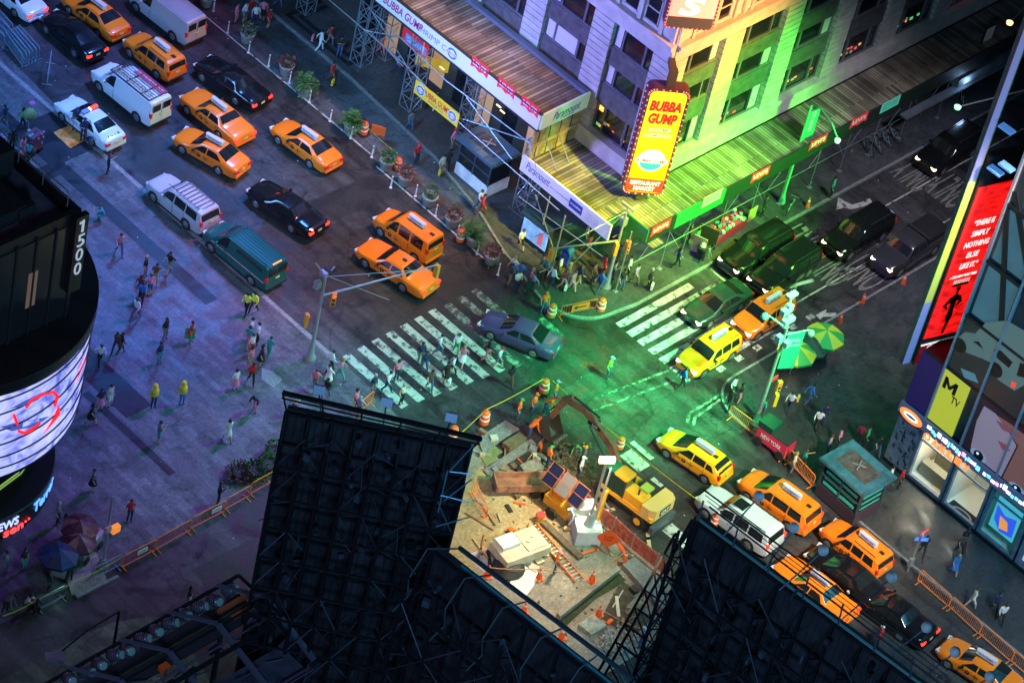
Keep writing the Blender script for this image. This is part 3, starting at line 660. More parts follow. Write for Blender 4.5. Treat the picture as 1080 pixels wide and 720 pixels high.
# ---------------------------------------------------------------- restaurant corner building
def facade_mat(name, col):
    """limestone with horizontal joints"""
    m = bpy.data.materials.new(name); m.use_nodes = True; t = m.node_tree; L = t.links; b = t.nodes['Principled BSDF']; N = t.nodes.new
    tc = N('ShaderNodeTexCoord'); sx = N('ShaderNodeSeparateXYZ'); L.new(tc.outputs['Object'], sx.inputs[0])
    n = N('ShaderNodeTexNoise'); n.inputs['Scale'].default_value = 1.3; n.inputs['Detail'].default_value = 6; L.new(tc.outputs['Object'], n.inputs['Vector'])
    r = N('ShaderNodeMapRange'); r.inputs[1].default_value = .3; r.inputs[2].default_value = .7; r.inputs[3].default_value = .8; r.inputs[4].default_value = 1.12; L.new(n.outputs[0], r.inputs[0])
    v = N('ShaderNodeVectorMath'); v.operation = 'SCALE'; v.inputs[0].default_value = col; L.new(r.outputs[0], v.inputs['Scale']); L.new(v.outputs[0], b.inputs['Base Color']); b.inputs['Roughness'].default_value = .8
    return m
F_stone = facade_mat('limestone', (.50,.48,.44)); F_span = mat('dark bronze spandrel', (.12,.125,.13), .5, .3, nscale=2, namt=.3); F_frame = mat('window frame', (.16,.16,.17), .5)
F_glass = mat('dark window glass', (.01,.012,.016), .08, spec=.9)
F_blind = mat('white blind', (.6,.62,.66), .8)
F_joint = mat('stone joint', (.06,.055,.05), .9)
B = thing('corner_building', 'pale limestone corner building with tall dark windows behind the restaurant sign', 'building', (0,0,0))
XF, YF = 11.7, 2.2
# a bay facade builder: u runs along the wall from the corner, n = outward
def wall_pt(side, u, d, z):   # d outward from the facade plane
    return (XF-d, YF+u, z) if side == 'W' else (XF+u, YF-d, z)
def wbox(mb, side, u0, u1, d0, d1, z0, z1):
    a = wall_pt(side,u0,d0,z0); b = wall_pt(side,u1,d1,z1)
    mb.bx(min(a[0],b[0]),max(a[0],b[0]),min(a[1],b[1]),max(a[1],b[1]),z0,z1)
bays = {'W': [(1.4,4.7),(6.35,10.0)]+[(11.6+5.1*i,15.1+5.1*i) for i in range(9)], 'S': [(1.6,5.1),(6.85,10.9)]+[(12.6+5.8*i,16.7+5.8*i) for i in range(8)]}
ends = {'W': 60, 'S': 62}
core = MB(); core.bx(XF+.75,XF+62,YF+.75,YF+60,0,24); core.obj('core_wall', F_span, B)
ext = MB()
for side in 'WS':
    u = 0; last = 0
    for k,(a, b_) in enumerate(bays[side]+[(ends[side],ends[side])]):
        u0 = last; 
        if side == 'W' and k == 0: u0 = .0
        if side == 'S' and k == 0: u0 = .74
        p = MB(); 
        # stone courses: each 0.42 m high with a recessed joint
        z = 6.6; 
        while z < 15.0:
            z1 = min(z+.46,15.0); wbox(p, side, u0, a, -.74, .02, z, z1-.05); z = z1
        p.m = 1; wbox(p, side, u0+.01, a-.01, -.74, -.035, 6.6, 14.99)
        p.obj('stone_pier', [F_stone, F_joint], B)
        last = b_
for side in 'WS':
    e = ends[side]; c = MB(); u0 = 0 if side=='W' else .1
    s0 = -.02 if side=='W' else .16
    wbox(c, side, s0, e, -.7, .14, 5.3, 6.35); wbox(c, side, s0-.1 if side=='W' else s0+.1, e, -.7, .24, 6.352, 6.6)
    c.obj('base_course', F_stone, B)
    c = MB(); wbox(c, side, s0, e, -.7, .10, 15.002, 15.9); wbox(c, side, s0, e, -.7, .26, 15.902, 16.1); wbox(c, side, s0, e, -.7, .36, 16.102, 16.35); c.obj('belt_course', F_stone, B)
    c = MB(); wbox(c, side, (0 if side=='W' else .74), e, -.74, -.10, 16.352, 24); 
    c.obj('upper_wall', F_stone, B)
    # carved panels / pilasters of the upper storey
    c = MB(); 
    for k,(a,b_) in enumerate(bays[side]):
        for uu in (a-.9 if k else .15, a-.25, b_+.0, (a+b_)/2-.12):
            wbox(c, side, uu, uu+.28, -.1, .08, 16.36, 21.5)
        wbox(c, side, a-.95 if k else .45, a-.3, -.1, .03, 16.6, 18.4)
    wbox(c, side, .0, e, -.1, .16, 21.52, 22.1)
    c.obj('pilaster_row', F_stone, B)
    for k,(a,b_) in enumerate(bays[side]):
        if k > 6: continue
        for z0,z1 in ((6.62,8.7),(10.2,11.7),(13.0,14.98)):
            w = MB(); wbox(w, side, a+.02, b_-.02, -.50, -.42, z0, z1); wd = w.obj('window', F_glass, B)
            f = MB(); U = b_-a
            for q in (0,.22,.24,.78,1): wbox(f, side, a+q*(U-.1)+.0, a+q*(U-.1)+.1, -.42, -.30, z0, z1)
            wbox(f, side, a, b_, -.42, -.28, z0, z0+.08); wbox(f, side, a, b_, -.42, -.28, z1-.08, z1)
            f.obj('frame', F_frame, wd)
            rr = random.Random(k*7+int(z0)+ord(side))
            if (side,k,z0) in (('W',1,10.2),('W',2,13.0),('W',3,10.2)):
                q = MB(); wbox(q, side, a+.25*U, a+.97*U, -.418, -.40, z0+.1, z1-.1); q.obj('blind', F_blind, wd)
            elif rr.random() < .45:
                q = MB(); s0 = rr.choice((0,.8)); wbox(q, side, a+s0*U+.1, a+(s0+.2)*U-.05, -.418, -.40, z0+.1, z1-.1); q.obj('blind', F_blind, wd)
            if z0 < 9 and not (side=='W' and k>0) and k<6:
                for j in range(7):
                    q = MB(); uu = a+rr.uniform(.3,U-.4); zz = z0+rr.uniform(.2,.9); wbox(q, side, uu, uu+rr.uniform(.1,.3), -.415, -.38, zz, zz+rr.uniform(.08,.22)); 
                    q.obj('interior_lamp', rr.choice([mat('warm interior light',(.4,.2,.05),.5,emit=(1,.45,.1),es=.9), mat('green interior light',(.1,.3,.1),.5,emit=(.2,1,.4),es=.5), mat('red interior light',(.4,.05,.05),.5,emit=(1,.12,.1),es=.8), mat('dim interior',(.3,.25,.2),.6,emit=(1,.8,.5),es=.2)]), wd)
        for z0,z1 in ((8.7,10.2),(11.7,13.0)):
            s_ = MB(); wbox(s_, side, a, b_, -.6, -.22, z0+.002, z1-.002); s_.obj('spandrel', F_span, B)
        # upper storey sash windows
        for q in ((a+.25),( (a+b_)/2+.25)):
            w = MB(); wbox(w, side, q, q+1.15, -.2, -.085, 16.6, 18.6); wd = w.obj('window', F_glass, B); f = MB()
            for x in (0,1.07): wbox(f, side, q+x, q+x+.08, -.085, -.03, 16.6, 18.6)
            for x in (16.6,17.55,18.52): wbox(f, side, q, q+1.15, -.085, -.03, x, x+.08)
            f.obj('frame', mat('pale sash', (.45,.42,.4), .6), wd)
for px,py,t_,c_ in ((630,114,0,0),(1000,0,0,0)): pass
q = MB(); p = onX(631,112,XF-.0); q.bx(XF+.39,XF+.41,p.y-.05,p.y+.3,p.z-.0,p.z+.45); q.obj('neon_sign', mat('blue neon',(.1,.2,.8),.4,emit=(.25,.45,1),es=3), B)
q = MB(); p = onX(631,119,XF); q.bx(XF+.39,XF+.41,p.y-.05,p.y+.3,p.z-.1,p.z+.25); q.obj('neon_sign', mat('orange neon',(.8,.2,.05),.4,emit=(1,.35,.05),es=3), B)
for px,py in ((797,95),(862,61),(797,95)):
    p = onY(px,py,YF); q = MB(); q.bx(p.x-.25,p.x+.25,YF+.39,YF+.41,p.z-.15,p.z+.15); q.obj('neon_sign', mat('pink neon',(.8,.1,.4),.4,emit=(1,.3,.7),es=2.5), B)
# ground floor shopfront (under the sheds)
sf = MB(); sf.bx(XF+.3,XF+.74,YF+.3,YF+60,.14,5.298); sf.bx(XF+.75,XF+62,YF+.3,YF+.74,.14,5.298); sf.obj('shopfront_wall', mat('shopfront dark', (.06,.055,.05), .5, nscale=1.2), B)
for i in range(9):
    q = MB(); y = 8.2+i*2.2; q.bx(XF+.27,XF+.297,y,y+1.2,.4+.2*(i%3),3.3); q.obj('shop_window', mat('lit shop window',(.5,.35,.2),.5,emit=(1,.5,.2),es=.25) if i%2 else F_glass, B)
for i in range(8):
    q = MB(); x = 14+i*3; q.bx(x,x+1.8,YF+.27,YF+.297,.4,3.2); q.obj('shop_window', F_glass, B)
# tan brick panel under the upper deck end
# ---------------------------------------------------------------- sidewalk sheds
def deck_mat(name, col, horiz):
    m = bpy.data.materials.new(name); m.use_nodes = True; t = m.node_tree; L = t.links; b = t.nodes['Principled BSDF']; N = t.nodes.new
    tc = N('ShaderNodeTexCoord'); mp = N('ShaderNodeMapping'); L.new(tc.outputs['Object'], mp.inputs[0])
    br = N('ShaderNodeTexBrick'); br.inputs['Scale'].default_value = 1; br.inputs['Brick Width'].default_value = 3.9; br.inputs['Row Height'].default_value = .235; br.inputs['Mortar Size'].default_value = .02
    br.inputs['Color1'].default_value = (.4,.4,.4,1); br.inputs['Color2'].default_value = (1.45,1.45,1.45,1); br.inputs['Mortar'].default_value = (.08,.08,.08,1)
    if not horiz: mp.inputs['Rotation'].default_value = (0,0,R(90))
    L.new(mp.outputs[0], br.inputs['Vector'])
    n = N('ShaderNodeTexNoise'); n.inputs['Scale'].default_value = .5; n.inputs['Detail'].default_value = 6; L.new(tc.outputs['Object'], n.inputs['Vector'])
    r = N('ShaderNodeMapRange'); r.inputs[1].default_value = .35; r.inputs[2].default_value = .65; r.inputs[3].default_value = .5; r.inputs[4].default_value = 1.3; L.new(n.outputs[0], r.inputs[0])
    v = N('ShaderNodeVectorMath'); v.operation = 'SCALE'; v.inputs[0].default_value = col; L.new(r.outputs[0], v.inputs['Scale'])
    w = N('ShaderNodeVectorMath'); w.operation = 'MULTIPLY'; L.new(v.outputs[0], w.inputs[0]); L.new(br.outputs[0], w.inputs[1]); L.new(w.outputs[0], b.inputs['Base Color']); b.inputs['Roughness'].default_value = .8
    return m
D_x = deck_mat('weathered planks', (.22,.19,.14), True); D_y = deck_mat('weathered planks crosswise', (.22,.19,.14), False)
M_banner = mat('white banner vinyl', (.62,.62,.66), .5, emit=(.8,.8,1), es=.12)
M_red = mat('red print', (.65,.02,.06), .5); M_redE = mat('red sign panel', (.7,.03,.05), .5, emit=(1,.05,.08), es=.2); M_navy = mat('navy print', (.03,.04,.2), .5)
M_post = mat('scaffold pipe', (.30,.33,.38), .4, .5)
M_green = mat('green hoarding', (.02,.20,.07), .6); M_dgreen = mat('dark green hoarding', (.008,.022,.016), .6)
SH = thing('sidewalk_shed', 'taller plank-decked sidewalk shed with the long white banner along the avenue', 'scaffold')
g = MB(); g.bx(7.3,XF-.25,7.3,60,9.0,9.15); g.obj('plank_deck', D_x, SH)
g = MB(); g.bx(XF-.6,XF-.25,7.3,60,9.152,9.4); g.obj('wall_flashing', mat('blue grey flashing',(.12,.14,.18),.5), SH)
g = MB(); g.bx(7.16,7.29,7.3,60,8.15,9.35); bn = g.obj('banner', M_banner, SH)
g = MB(); g.bx(7.1,7.32,7.2,60,9.352,9.42); g.bx(7.1,7.32,7.2,60,8.05,8.14); g.obj('banner_rail', M_trim, SH)
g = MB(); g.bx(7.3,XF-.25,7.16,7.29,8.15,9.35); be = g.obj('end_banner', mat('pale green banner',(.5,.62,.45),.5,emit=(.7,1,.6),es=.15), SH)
text('lettering','Paramount',(9.5,7.15,8.78),(1,0,0),(0,0,1),.8,M_navy,be,.004,.0,shear=.35,width=2.4,height=.62)
text('lettering','AN OFFICE BUILDING',(9.6,7.15,8.35),(1,0,0),(0,0,1),.3,M_navy,be,.004,0,width=1.2,height=.1)
def wtext(word, Y, Z, size_w, h, m, parent, X=7.15, **k): return text('lettering', word, (X,Y,Z), (0,-1,0), (0,0,1), 1, m, parent, .004, width=size_w, height=h, **k)
def red_tab(px, py, parent, X=7.15, w=1.5, h=.8):
    p = onX(px, py, X); q = MB(); pts = [(p.y-w/2,-h/2),(p.y-w/2,h/2),(p.y+w/2,h/2),(p.y+w/2,-h/2),(p.y+w/4,-h/2*.62),(p.y,-h/2),(p.y-w/4,-h/2*.62)]
    q.add([(X-.006,a,p.z+b) for a,b in pts]+[(X+.01,a,p.z+b) for a,b in pts], [tuple(range(7))]+[(i,(i+1)%7,7+(i+1)%7,7+i) for i in range(7)]); o = q.obj('red_label', M_redE, parent)
    text('lettering',"LEVI'S",(X-.012,p.y,p.z+.05),(0,-1,0),(0,0,1),1,M_white,o,.004,.02,width=w*.78,height=h*.42)
for c in ((506,71),(534,93),(559,113)): red_tab(*c, bn)
p = onX(430,10,7.15); wtext('BUBBA GUMP', p.y+.3, 8.75, 3.6, .62, mat('magenta print',(.5,.02,.12),.5), bn, shear=.2, bold=.02)
p = onX(456,31,7.15); wtext('SHRIMP CO.', p.y-.4, 8.7, 3.3, .42, mat('lilac print',(.25,.22,.5),.5), bn)
p = onX(479,48,7.15)
def emblem(parent, c, xd, s=1.0):
    """round crest: blue disc, white ring and a red name band"""
    c = Vector(c); xd = Vector(xd).normalized(); zd = Vector((0,0,1)); n = xd.cross(zd)
    def disc(r, off, m, sx=1.0):
        k = 24; q = MB(); q.add([c+n*off+xd*r*sx*math.cos(6.283*i/k)+zd*r*math.sin(6.283*i/k) for i in range(k)]+[c+n*(off-.01)+xd*r*sx*math.cos(6.283*i/k)+zd*r*math.sin(6.283*i/k) for i in range(k)], [tuple(range(k))]+[(i,(i+1)%k,k+(i+1)%k,k+i) for i in range(k)]); return q.obj('crest', m, parent)
    disc(.62*s, .012, M_white, 1.1); disc(.54*s, .02, mat('sea blue print',(.02,.18,.32),.5), 1.1); disc(.36*s,.028,mat('cream print',(.75,.7,.6),.5),1.0)
    q = MB(); a = xd*.74*s; b = zd*.14*s; o = c+n*.04
    q.add([o-a-b,o+a-b,o+a*1.0+b,o-a+b,o-a-b-n*.01,o+a-b-n*.01,o+a+b-n*.01,o-a+b-n*.01],[(0,1,2,3),(0,4,5,1),(1,5,6,2),(2,6,7,3),(3,7,4,0)]); q.obj('name_band', M_white, parent)
    text('lettering','BUBBA GUMP', o+n*.006, xd, zd, .3, mat('scarlet print',(.7,.03,.02),.5), parent, .004, .01, width=1.3*s, height=.17*s)
emblem(bn, (7.14,p.y,8.75),(0,-1,0),.72)
# support truss towers
def truss(name, x, y, h, label, w=1.0, rz=0):
    m = MB(); c = [(-w/2,-w/2),(w/2,-w/2),(w/2,w/2),(-w/2,w/2)]; r = .045
    for a in c: m.tube((a[0],a[1],0),(a[0],a[1],h),r,n=6)
    n = int(h/.9)
    for i in range(n+1):
        z = i*h/n
        for k in range(4):
            a, b = c[k], c[(k+1)%4]; m.tube((a[0],a[1],z),(b[0],b[1],z),.028,n=4)
            if i < n: 
                if (i+k)%2: a, b = b, a
                m.tube((a[0],a[1],z),(b[0],b[1],z+h/n),.024,n=4)
    o = m.obj(name, M_post); o.location = (x,y,.13); o.rotation_euler = (0,0,rz)
    return tag(o, label, 'truss', 'truss towers holding up the white banner')
for i,(px,py,lab) in enumerate(((378,66,'aluminium truss tower next to the pair of bordered paving squares'),(430,113,'aluminium truss tower at the far end of the yellow restaurant banner'),(487,152,'aluminium truss tower at the near end of the yellow restaurant banner'),(549,224,'aluminium truss tower between the dark newsstand and the lower white banner'),
        (404,60,'rear truss tower behind the crowd by the bordered paving'),(464,95,'rear truss tower beside the small yellow shop banner'),(520,130,'rear truss tower above the dark newsstand roof'),(320,12,'truss tower cut by the top edge near the planters'))):
    p = at(px,py,.13); truss('truss_tower', p.x+.2, p.y, 7.9 if i in (0,1,2,4,5,6,7) else 5.8, lab, 1.0 if i<4 else .9)
# thin guy pipes between the towers
def pipe_thing(a, b, r, label, grp, name='scaffold_pipe', m=None):
    q = MB(); q.tube(a, b, r, n=6); return tag(q.obj(name, m or M_post), label, 'pipe', grp)
GP = 'bracing pipes of the sheds'
for a, b, za, zb in (((347,0),(427,68),6.2,6.0),((427,68),(483,128),6.0,5.0),((483,128),(590,222),5,4.2),((388,8),(470,85),7.5,7.2),((470,85),(560,152),7.2,6.6),((390,34),(425,70),6,6),((384,32),(432,42),6.2,6.3),((392,12),(428,68),7,5.8),((492,103),(540,168),6,4.5),((484,124),(560,150),5.2,5.6)):
    A, B_ = at(*a,za), at(*b,zb)
    pipe_thing(A, B_, .035, 'thin bracing pipe running in front of the truss towers along the avenue', GP)
YB = thing('yellow_banner', 'yellow restaurant banner stretched between two truss towers', 'banner', tuple(at(462,101,4.9)))
A, Bp = at(441,83,5.6), at(483,122,5.6); ym = Vector(((A.x+Bp.x)/2,(A.y+Bp.y)/2,0)); L_ = (A-Bp).length
g = MB(); g.box((0,0,0),(.04,L_,1.05)); yb = g.obj('cloth', mat('yellow vinyl',(.75,.5,.03),.5,emit=(1,.7,.1),es=.15), YB)
YB.location = (ym.x,ym.y,5.1)
text('lettering','BUBBA GUMP',(-.025,0,.1),(0,-1,0),(0,0,1),.5,mat('scarlet print',(.7,.03,.02),.5),yb,.004,.01,width=2.4,height=.42)
text('lettering','SHRIMP CO.',(-.025,0,-.3),(0,-1,0),(0,0,1),.5,M_navy,yb,.004,0,width=1.4,height=.14)
for y in (-1,1): emblem(yb,(-.02,y*(L_/2-.55),0),(0,-1,0),.6)
q = thing('shop_banner', 'small yellow banner hanging by a shop entrance behind the trusses', 'banner', tuple(at(456,67,2.8))); g = MB(); g.box((0,0,0),(.04,2.2,.9),R(35)); g.obj('cloth', mat('yellow vinyl',(.75,.5,.03),.5), q)
q = thing('hanging_sign', 'red and blue hanging shop sign behind the truss towers', 'sign', tuple(at(438,45,4.4))); g = MB(); g.box((0,0,0),(.15,2.3,1.0)); a = g.obj('panel', M_redE, q)
g = MB(); g.box((-.08,-.15,-.05),(.03,1.9,.6)); a2 = g.obj('face', mat('blue sign face',(.02,.1,.5),.4,emit=(.1,.3,1),es=.6), q); text('lettering','SUBWAY',(-.1,-.15,-.05),(0,-1,0),(0,0,1),.4,M_white,a2,.003,.01,width=1.6,height=.35)
# warm lamps under the upper banner
for px,py in ((446,30),(452,35),(457,40),(509,82),(515,88),(466,72),(520,95),(526,112),(530,118)):
    p = at(px,py,5.0) ; q = MB(); q.box((0,0,0),(.08,.4,.06)); o = q.obj('strip_light', mat('warm strip lamp',(.9,.6,.3),.4,emit=(1,.5,.2),es=2.2)); o.location = p; tag(o,'warm strip light glowing beneath the long white banner','light','warm strip lights under the shed')
lamp('shed lamp', (9.6,18,4.6), (1,.55,.3), 60); lamp('shed lamp', (9.8,13,4.6), (1,.6,.35), 60)
# lower shed: avenue side + along the street
LS = thing('sidewalk_shed', 'lower plank-decked sidewalk shed wrapping the street corner, green fascia', 'scaffold')
g = MB(); g.bx(7.3,XF-.15,1.945,7.6,5.2,5.3); g.obj('plank_deck', D_x, LS)
g = MB(); g.prism([(7.3,.95),(9.35,.95),(9.35,-1.05),(64,-1.05),(64,YF-.26),(7.3,YF-.26)],5.2,5.3); g.obj('plank_deck', D_y, LS)
g = MB(); g.bx(7.16,7.29,.15,7.9,4.55,5.75); b2 = g.obj('banner', M_banner, LS)
text('lettering','Paramount',(7.15,6.4,5.25),(0,-1,0),(0,0,1),.8,M_navy,b2,.004,0,shear=.35,width=2.1,height=.6)
text('lettering','paramountbuilding.com',(7.15,4.2,5.1),(0,-1,0),(0,0,1),.3,M_navy,b2,.004,0,width=2.2,height=.14)
q = MB(); q.bx(7.145,7.158,2.5,3.6,4.8,5.45); o = q.obj('blue_label', mat('blue print',(.04,.06,.35),.5), b2)
text('lettering','1501 BROADWAY',(7.14,3.05,5.12),(0,-1,0),(0,0,1),.3,M_white,o,.003,0,width=.9,height=.12)
for k in range(3): text('lettering','LEASING  212 555',(7.15,1.6,5.35-k*.2),(0,-1,0),(0,0,1),.3,mat('lilac print',(.25,.22,.5),.5),b2,.004,0,width=1.1,height=.08)
segs = [(9.3,11.8,M_dgreen),(11.8,16.3,M_green),(16.3,36.5,M_dgreen),(36.5,64,M_trim)]
for a,b_,m in segs: g = MB(); g.bx(a,b_-.003,-1.19,-1.055,4.25,5.42); fs_ = g.obj('fascia', m, LS)
def south_tab(px, py, w=1.7, h=.8):
    X = onY(px,py,-1.2); q = MB(); x = X.x; z = X.z
    pts = [(x-w/2,h/2),(x+w/2,h/2),(x+w/2,-h/2),(x+w/4,-h/2*.65),(x,-h/2),(x-w/4,-h/2*.65),(x-w/2,-h/2)]
    q.add([(a,-1.21,z+b) for a,b in pts]+[(a,-1.195,z+b) for a,b in pts], [tuple(range(7))]+[(i,(i+1)%7,7+(i+1)%7,7+i) for i in range(7)]); o = q.obj('red_label', M_redE, LS)
    text('lettering',"LEVI'S",(x,-1.218,z+.05),(1,0,0),(0,0,1),1,M_white,o,.004,.02,width=w*.78,height=h*.42)
for c in ((697,240),(802,184),(863,150),(906,127)): south_tab(*c)
for px,py,w,m in ((751,209,1.75,mat('pale notice',(.6,.62,.5),.6)),(939,110,1.9,mat('teal notice',(.1,.45,.35),.6,emit=(.1,.8,.5),es=.25))):
    X = onY(px,py,-1.2); q = MB(); q.bx(X.x-w/2,X.x+w/2,-1.21,-1.194,X.z-.42,X.z+.42); o = q.obj('notice_panel', m, LS)
    for k in range(3): text('lettering','PEDESTRIAN WALKWAY',(X.x,-1.218,X.z+.22-.2*k),(1,0,0),(0,0,1),.2,M_dgreen,o,.002,0,width=w*.8,height=.09)
g = MB(); p1 = at(655,257,4.2); g.bx(9.2,9.29,-1.19,.94,4.4,5.42); g.bx(7.3,9.19,.86,.94,4.4,5.42); g.obj('corner_fascia', M_green, LS); g = MB(); g.bx(9.36,10.4,-1.7,-1.21,4.2,4.26); g.obj('corner_landing', D_y, LS)
for px,py,z in ((649,307,5.1),(582,283,4.5),(566,263,4.5)):
    p = at(px,py,.13); q = MB(); q.tube((p.x,p.y,.13),(p.x,p.y,z),.05); q.box((p.x,p.y,.15),(.3,.3,.04)); q.obj('post', M_post, LS)
for i,x in enumerate([12.46,14.4,17.8,20.8,23.8,26.8,29.8,32.8,36,40]):
    for y in (-.55,):
        q = MB(); q.tube((x,y,.13),(x,y,5.2),.026); q.box((x,y,.15),(.3,.3,.04)); q.obj('post', M_post, LS)
q = MB()
for x in range(10,42,2):
    if x%4: q.tube((x,-.55,2.2),(x+1.9,-.55,4.6),.02)
    elif x%8: q.tube((x,-.55,3.9),(x+1.9,-.55,1.2),.02)
q.tube((9,-.6,2.2),(42,-.6,2.2),.022); q.tube((9,-.6,3.9),(42,-.6,3.9),.022); q.tube((9,1.1,3.2),(42,1.1,3.2),.03); q.tube((7.2,.2,3.2),(7.2,7.5,2.6),.03); q.tube((6.8,3.3,1.0),(7.1,6.2,3.8),.03); q.tube((6.8,5.2,1.2),(7.1,3.0,3.8),.03)
q.obj('cross_brace', M_post, LS)
# tan wall and guy rods seen under the end banner
g = MB(); g.bx(7.5,XF-.02,7.62,7.75,5.32,8.9); 
for i in range(4): g.m = 1; g.bx(7.9+i*.95,7.95+i*.95,7.58,7.62,5.32,8.1)
g.m = 2; g.bx(7.4,XF-.05,7.5,7.6,6.4,6.62)
g.obj('end_wall', [mat('tan brick panel',(.42,.30,.12),.7,nscale=1.5,namt=.4), F_joint, mat('tan beam',(.5,.36,.16),.6)], SH)
for a,b_ in (((561,157),(567,185)),((574,142),(587,180)),((588,138),(601,173))):
    A,B_ = at(*a,6.8), at(*b_,5.32); pipe_thing(A,B_,.03,'slanted pale rod resting on the lower shed deck','rods on the lower deck')
# ---------------------------------------------------------------- restaurant blade sign
def zfor(px, py, x, y):
    best = None; lo, hi = 0, 60
    for i in range(600):
        z = i*.1; v = Vector((x,y,z))-CPOS; X = v.dot(CX); Y = v.dot(CY); D = v.dot(fwd); qx, qy = 540+FPX*X/D, 360-FPX*Y/D; e = (qx-px)**2+(qy-py)**2
        if best is None or e < best[0]: best = (e,z,qx,qy)
    return best
bc = (10.75,1.15)
zb, zt = zfor(678,201,*bc)[1], zfor(706,92,*bc)[1]
BS = thing('restaurant_sign', 'yellow and orange vertical restaurant sign with red bulbs on the building corner', 'sign', (*bc,0), R(-40))
H_ = zt-zb; Wd = 2.35
def rrect(w, h, r, n=5):
    out = []
    for cx, cy, a0 in ((w/2-r,h/2-r,0),(-w/2+r,h/2-r,90),(-w/2+r,-h/2+r,180),(w/2-r,-h/2+r,270)):
        for i in range(n+1): a = R(a0+90*i/n); out.append((cx+r*math.cos(a), cy+r*math.sin(a)))
    return out
def plate_(poly, y0, y1, zc, name, mats, parent, grad=None):
    q = MB(); n = len(poly); q.add([(p[0],y0,p[1]+zc) for p in poly]+[(p[0],y1,p[1]+zc) for p in poly], [tuple(range(n)), tuple(range(2*n-1,n-1,-1))]+[(i,(i+1)%n,n+(i+1)%n,n+i) for i in range(n)]); return q.obj(name, mats, parent)
zc = (zb+zt)/2
plate_(rrect(Wd+.25,H_+.2,.45), -.3,.55, zc, 'casing', mat('dark red casing',(.10,.03,.05),.4), BS)
def grad_emit(name, stops, z0, z1, es):
    m = bpy.data.materials.new(name); m.use_nodes = True; t = m.node_tree; L = t.links; N = t.nodes.new; b = t.nodes['Principled BSDF']
    tc = N('ShaderNodeTexCoord'); sx = N('ShaderNodeSeparateXYZ'); L.new(tc.outputs['Object'], sx.inputs[0]); r = N('ShaderNodeMapRange'); r.inputs[1].default_value = z0; r.inputs[2].default_value = z1; L.new(sx.outputs[2], r.inputs[0])
    cr = N('ShaderNodeValToRGB'); e = cr.color_ramp.elements; e[0].position = stops[0][0]; e[0].color = (*stops[0][1],1); e[1].position = stops[-1][0]; e[1].color = (*stops[-1][1],1)
    for p, c in stops[1:-1]: n = e.new(p); n.color = (*c,1)
    L.new(r.outputs[0], cr.inputs[0]); L.new(cr.outputs[0], b.inputs['Emission Color']); L.new(cr.outputs[0], b.inputs['Base Color']); b.inputs['Emission Strength'].default_value = es; b.inputs['Roughness'].default_value = .4
    return m
face = plate_(rrect(Wd-.12,H_-.2,.35), -.34,-.302, zc, 'face', grad_emit('sign face print',[(0,(1,.16,.0)),(.25,(1,.28,.0)),(.6,(1,.5,.01)),(1,(.85,.9,.02))], zb, zt, .95), BS)
q = MB(); q.bx(-Wd/2+.07,Wd/2-.07,-.352,-.341,zb+.22,zb+H_*.145); q.obj('red_footer', mat('lit red footer',(.8,.03,.02),.4,emit=(1,.03,.01),es=.75), face)
M_sred = mat('lit scarlet letters',(.8,.02,.02),.4,emit=(.9,.01,.01),es=.7); M_sw = mat('lit white letters',(.8,.8,.8),.4,emit=(1,1,.95),es=1.0); M_sb = mat('blue letters',(.1,.25,.5),.4,emit=(.1,.3,.6),es=.4)
def st(wd, fz, w, h, m, bold=.02, shear=0): return text('lettering', wd, (0,-.36,zb+H_*fz), (1,0,0),(0,0,1),1,m,face,.012,bold,shear,width=w,height=h)
for dx,m,y in ((.0,M_sred,0),):
    st('BUBBA',.855,1.95,.80,M_sred,.05,.12); st('GUMP',.735,1.75,.80,M_sred,.05,.12)
st('SHRIMP',.63,1.35,.26,M_sb); st('COMPANY',.575,1.75,.28,M_sb); st('RESTAURANT',.108,1.85,.30,M_sw,.01); st('MARKET',.055,1.3,.30,M_sw,.01)
def disc3(r, yoff, m, z, sx=1):
    k = 28; q = MB(); q.add([(r*sx*math.cos(6.283*i/k),yoff,z+r*math.sin(6.283*i/k)) for i in range(k)]+[(r*sx*math.cos(6.283*i/k),yoff+.01,z+r*math.sin(6.283*i/k)) for i in range(k)],[tuple(range(k))]+[(i,(i+1)%k,k+(i+1)%k,k+i) for i in range(k)]); return q.obj('crest', m, face)
zz = zb+H_*.33
disc3(.86,-.352,M_sw,zz,.98); disc3(.76,-.362,mat('lit sea blue',(.03,.25,.4),.4,emit=(.02,.25,.4),es=.8),zz,.98)
q = MB(); k = 14; q.add([(.74*math.cos(math.pi*i/k),-.374,zz+.10+.60*math.sin(math.pi*i/k)) for i in range(k+1)], [tuple(range(k+1))]); q.obj('crest', mat('lit cream',(.8,.75,.6),.4,emit=(1,.9,.65),es=.75), face)
q = MB(); q.bx(-1.0,1.0,-.39,-.378,zz-.17,zz+.17); q.obj('name_band', M_sw, face)
text('lettering','BUBBA GUMP',(0,-.395,zz),(1,0,0),(0,0,1),1,M_sred,face,.008,.03,.1,width=1.85,height=.24)
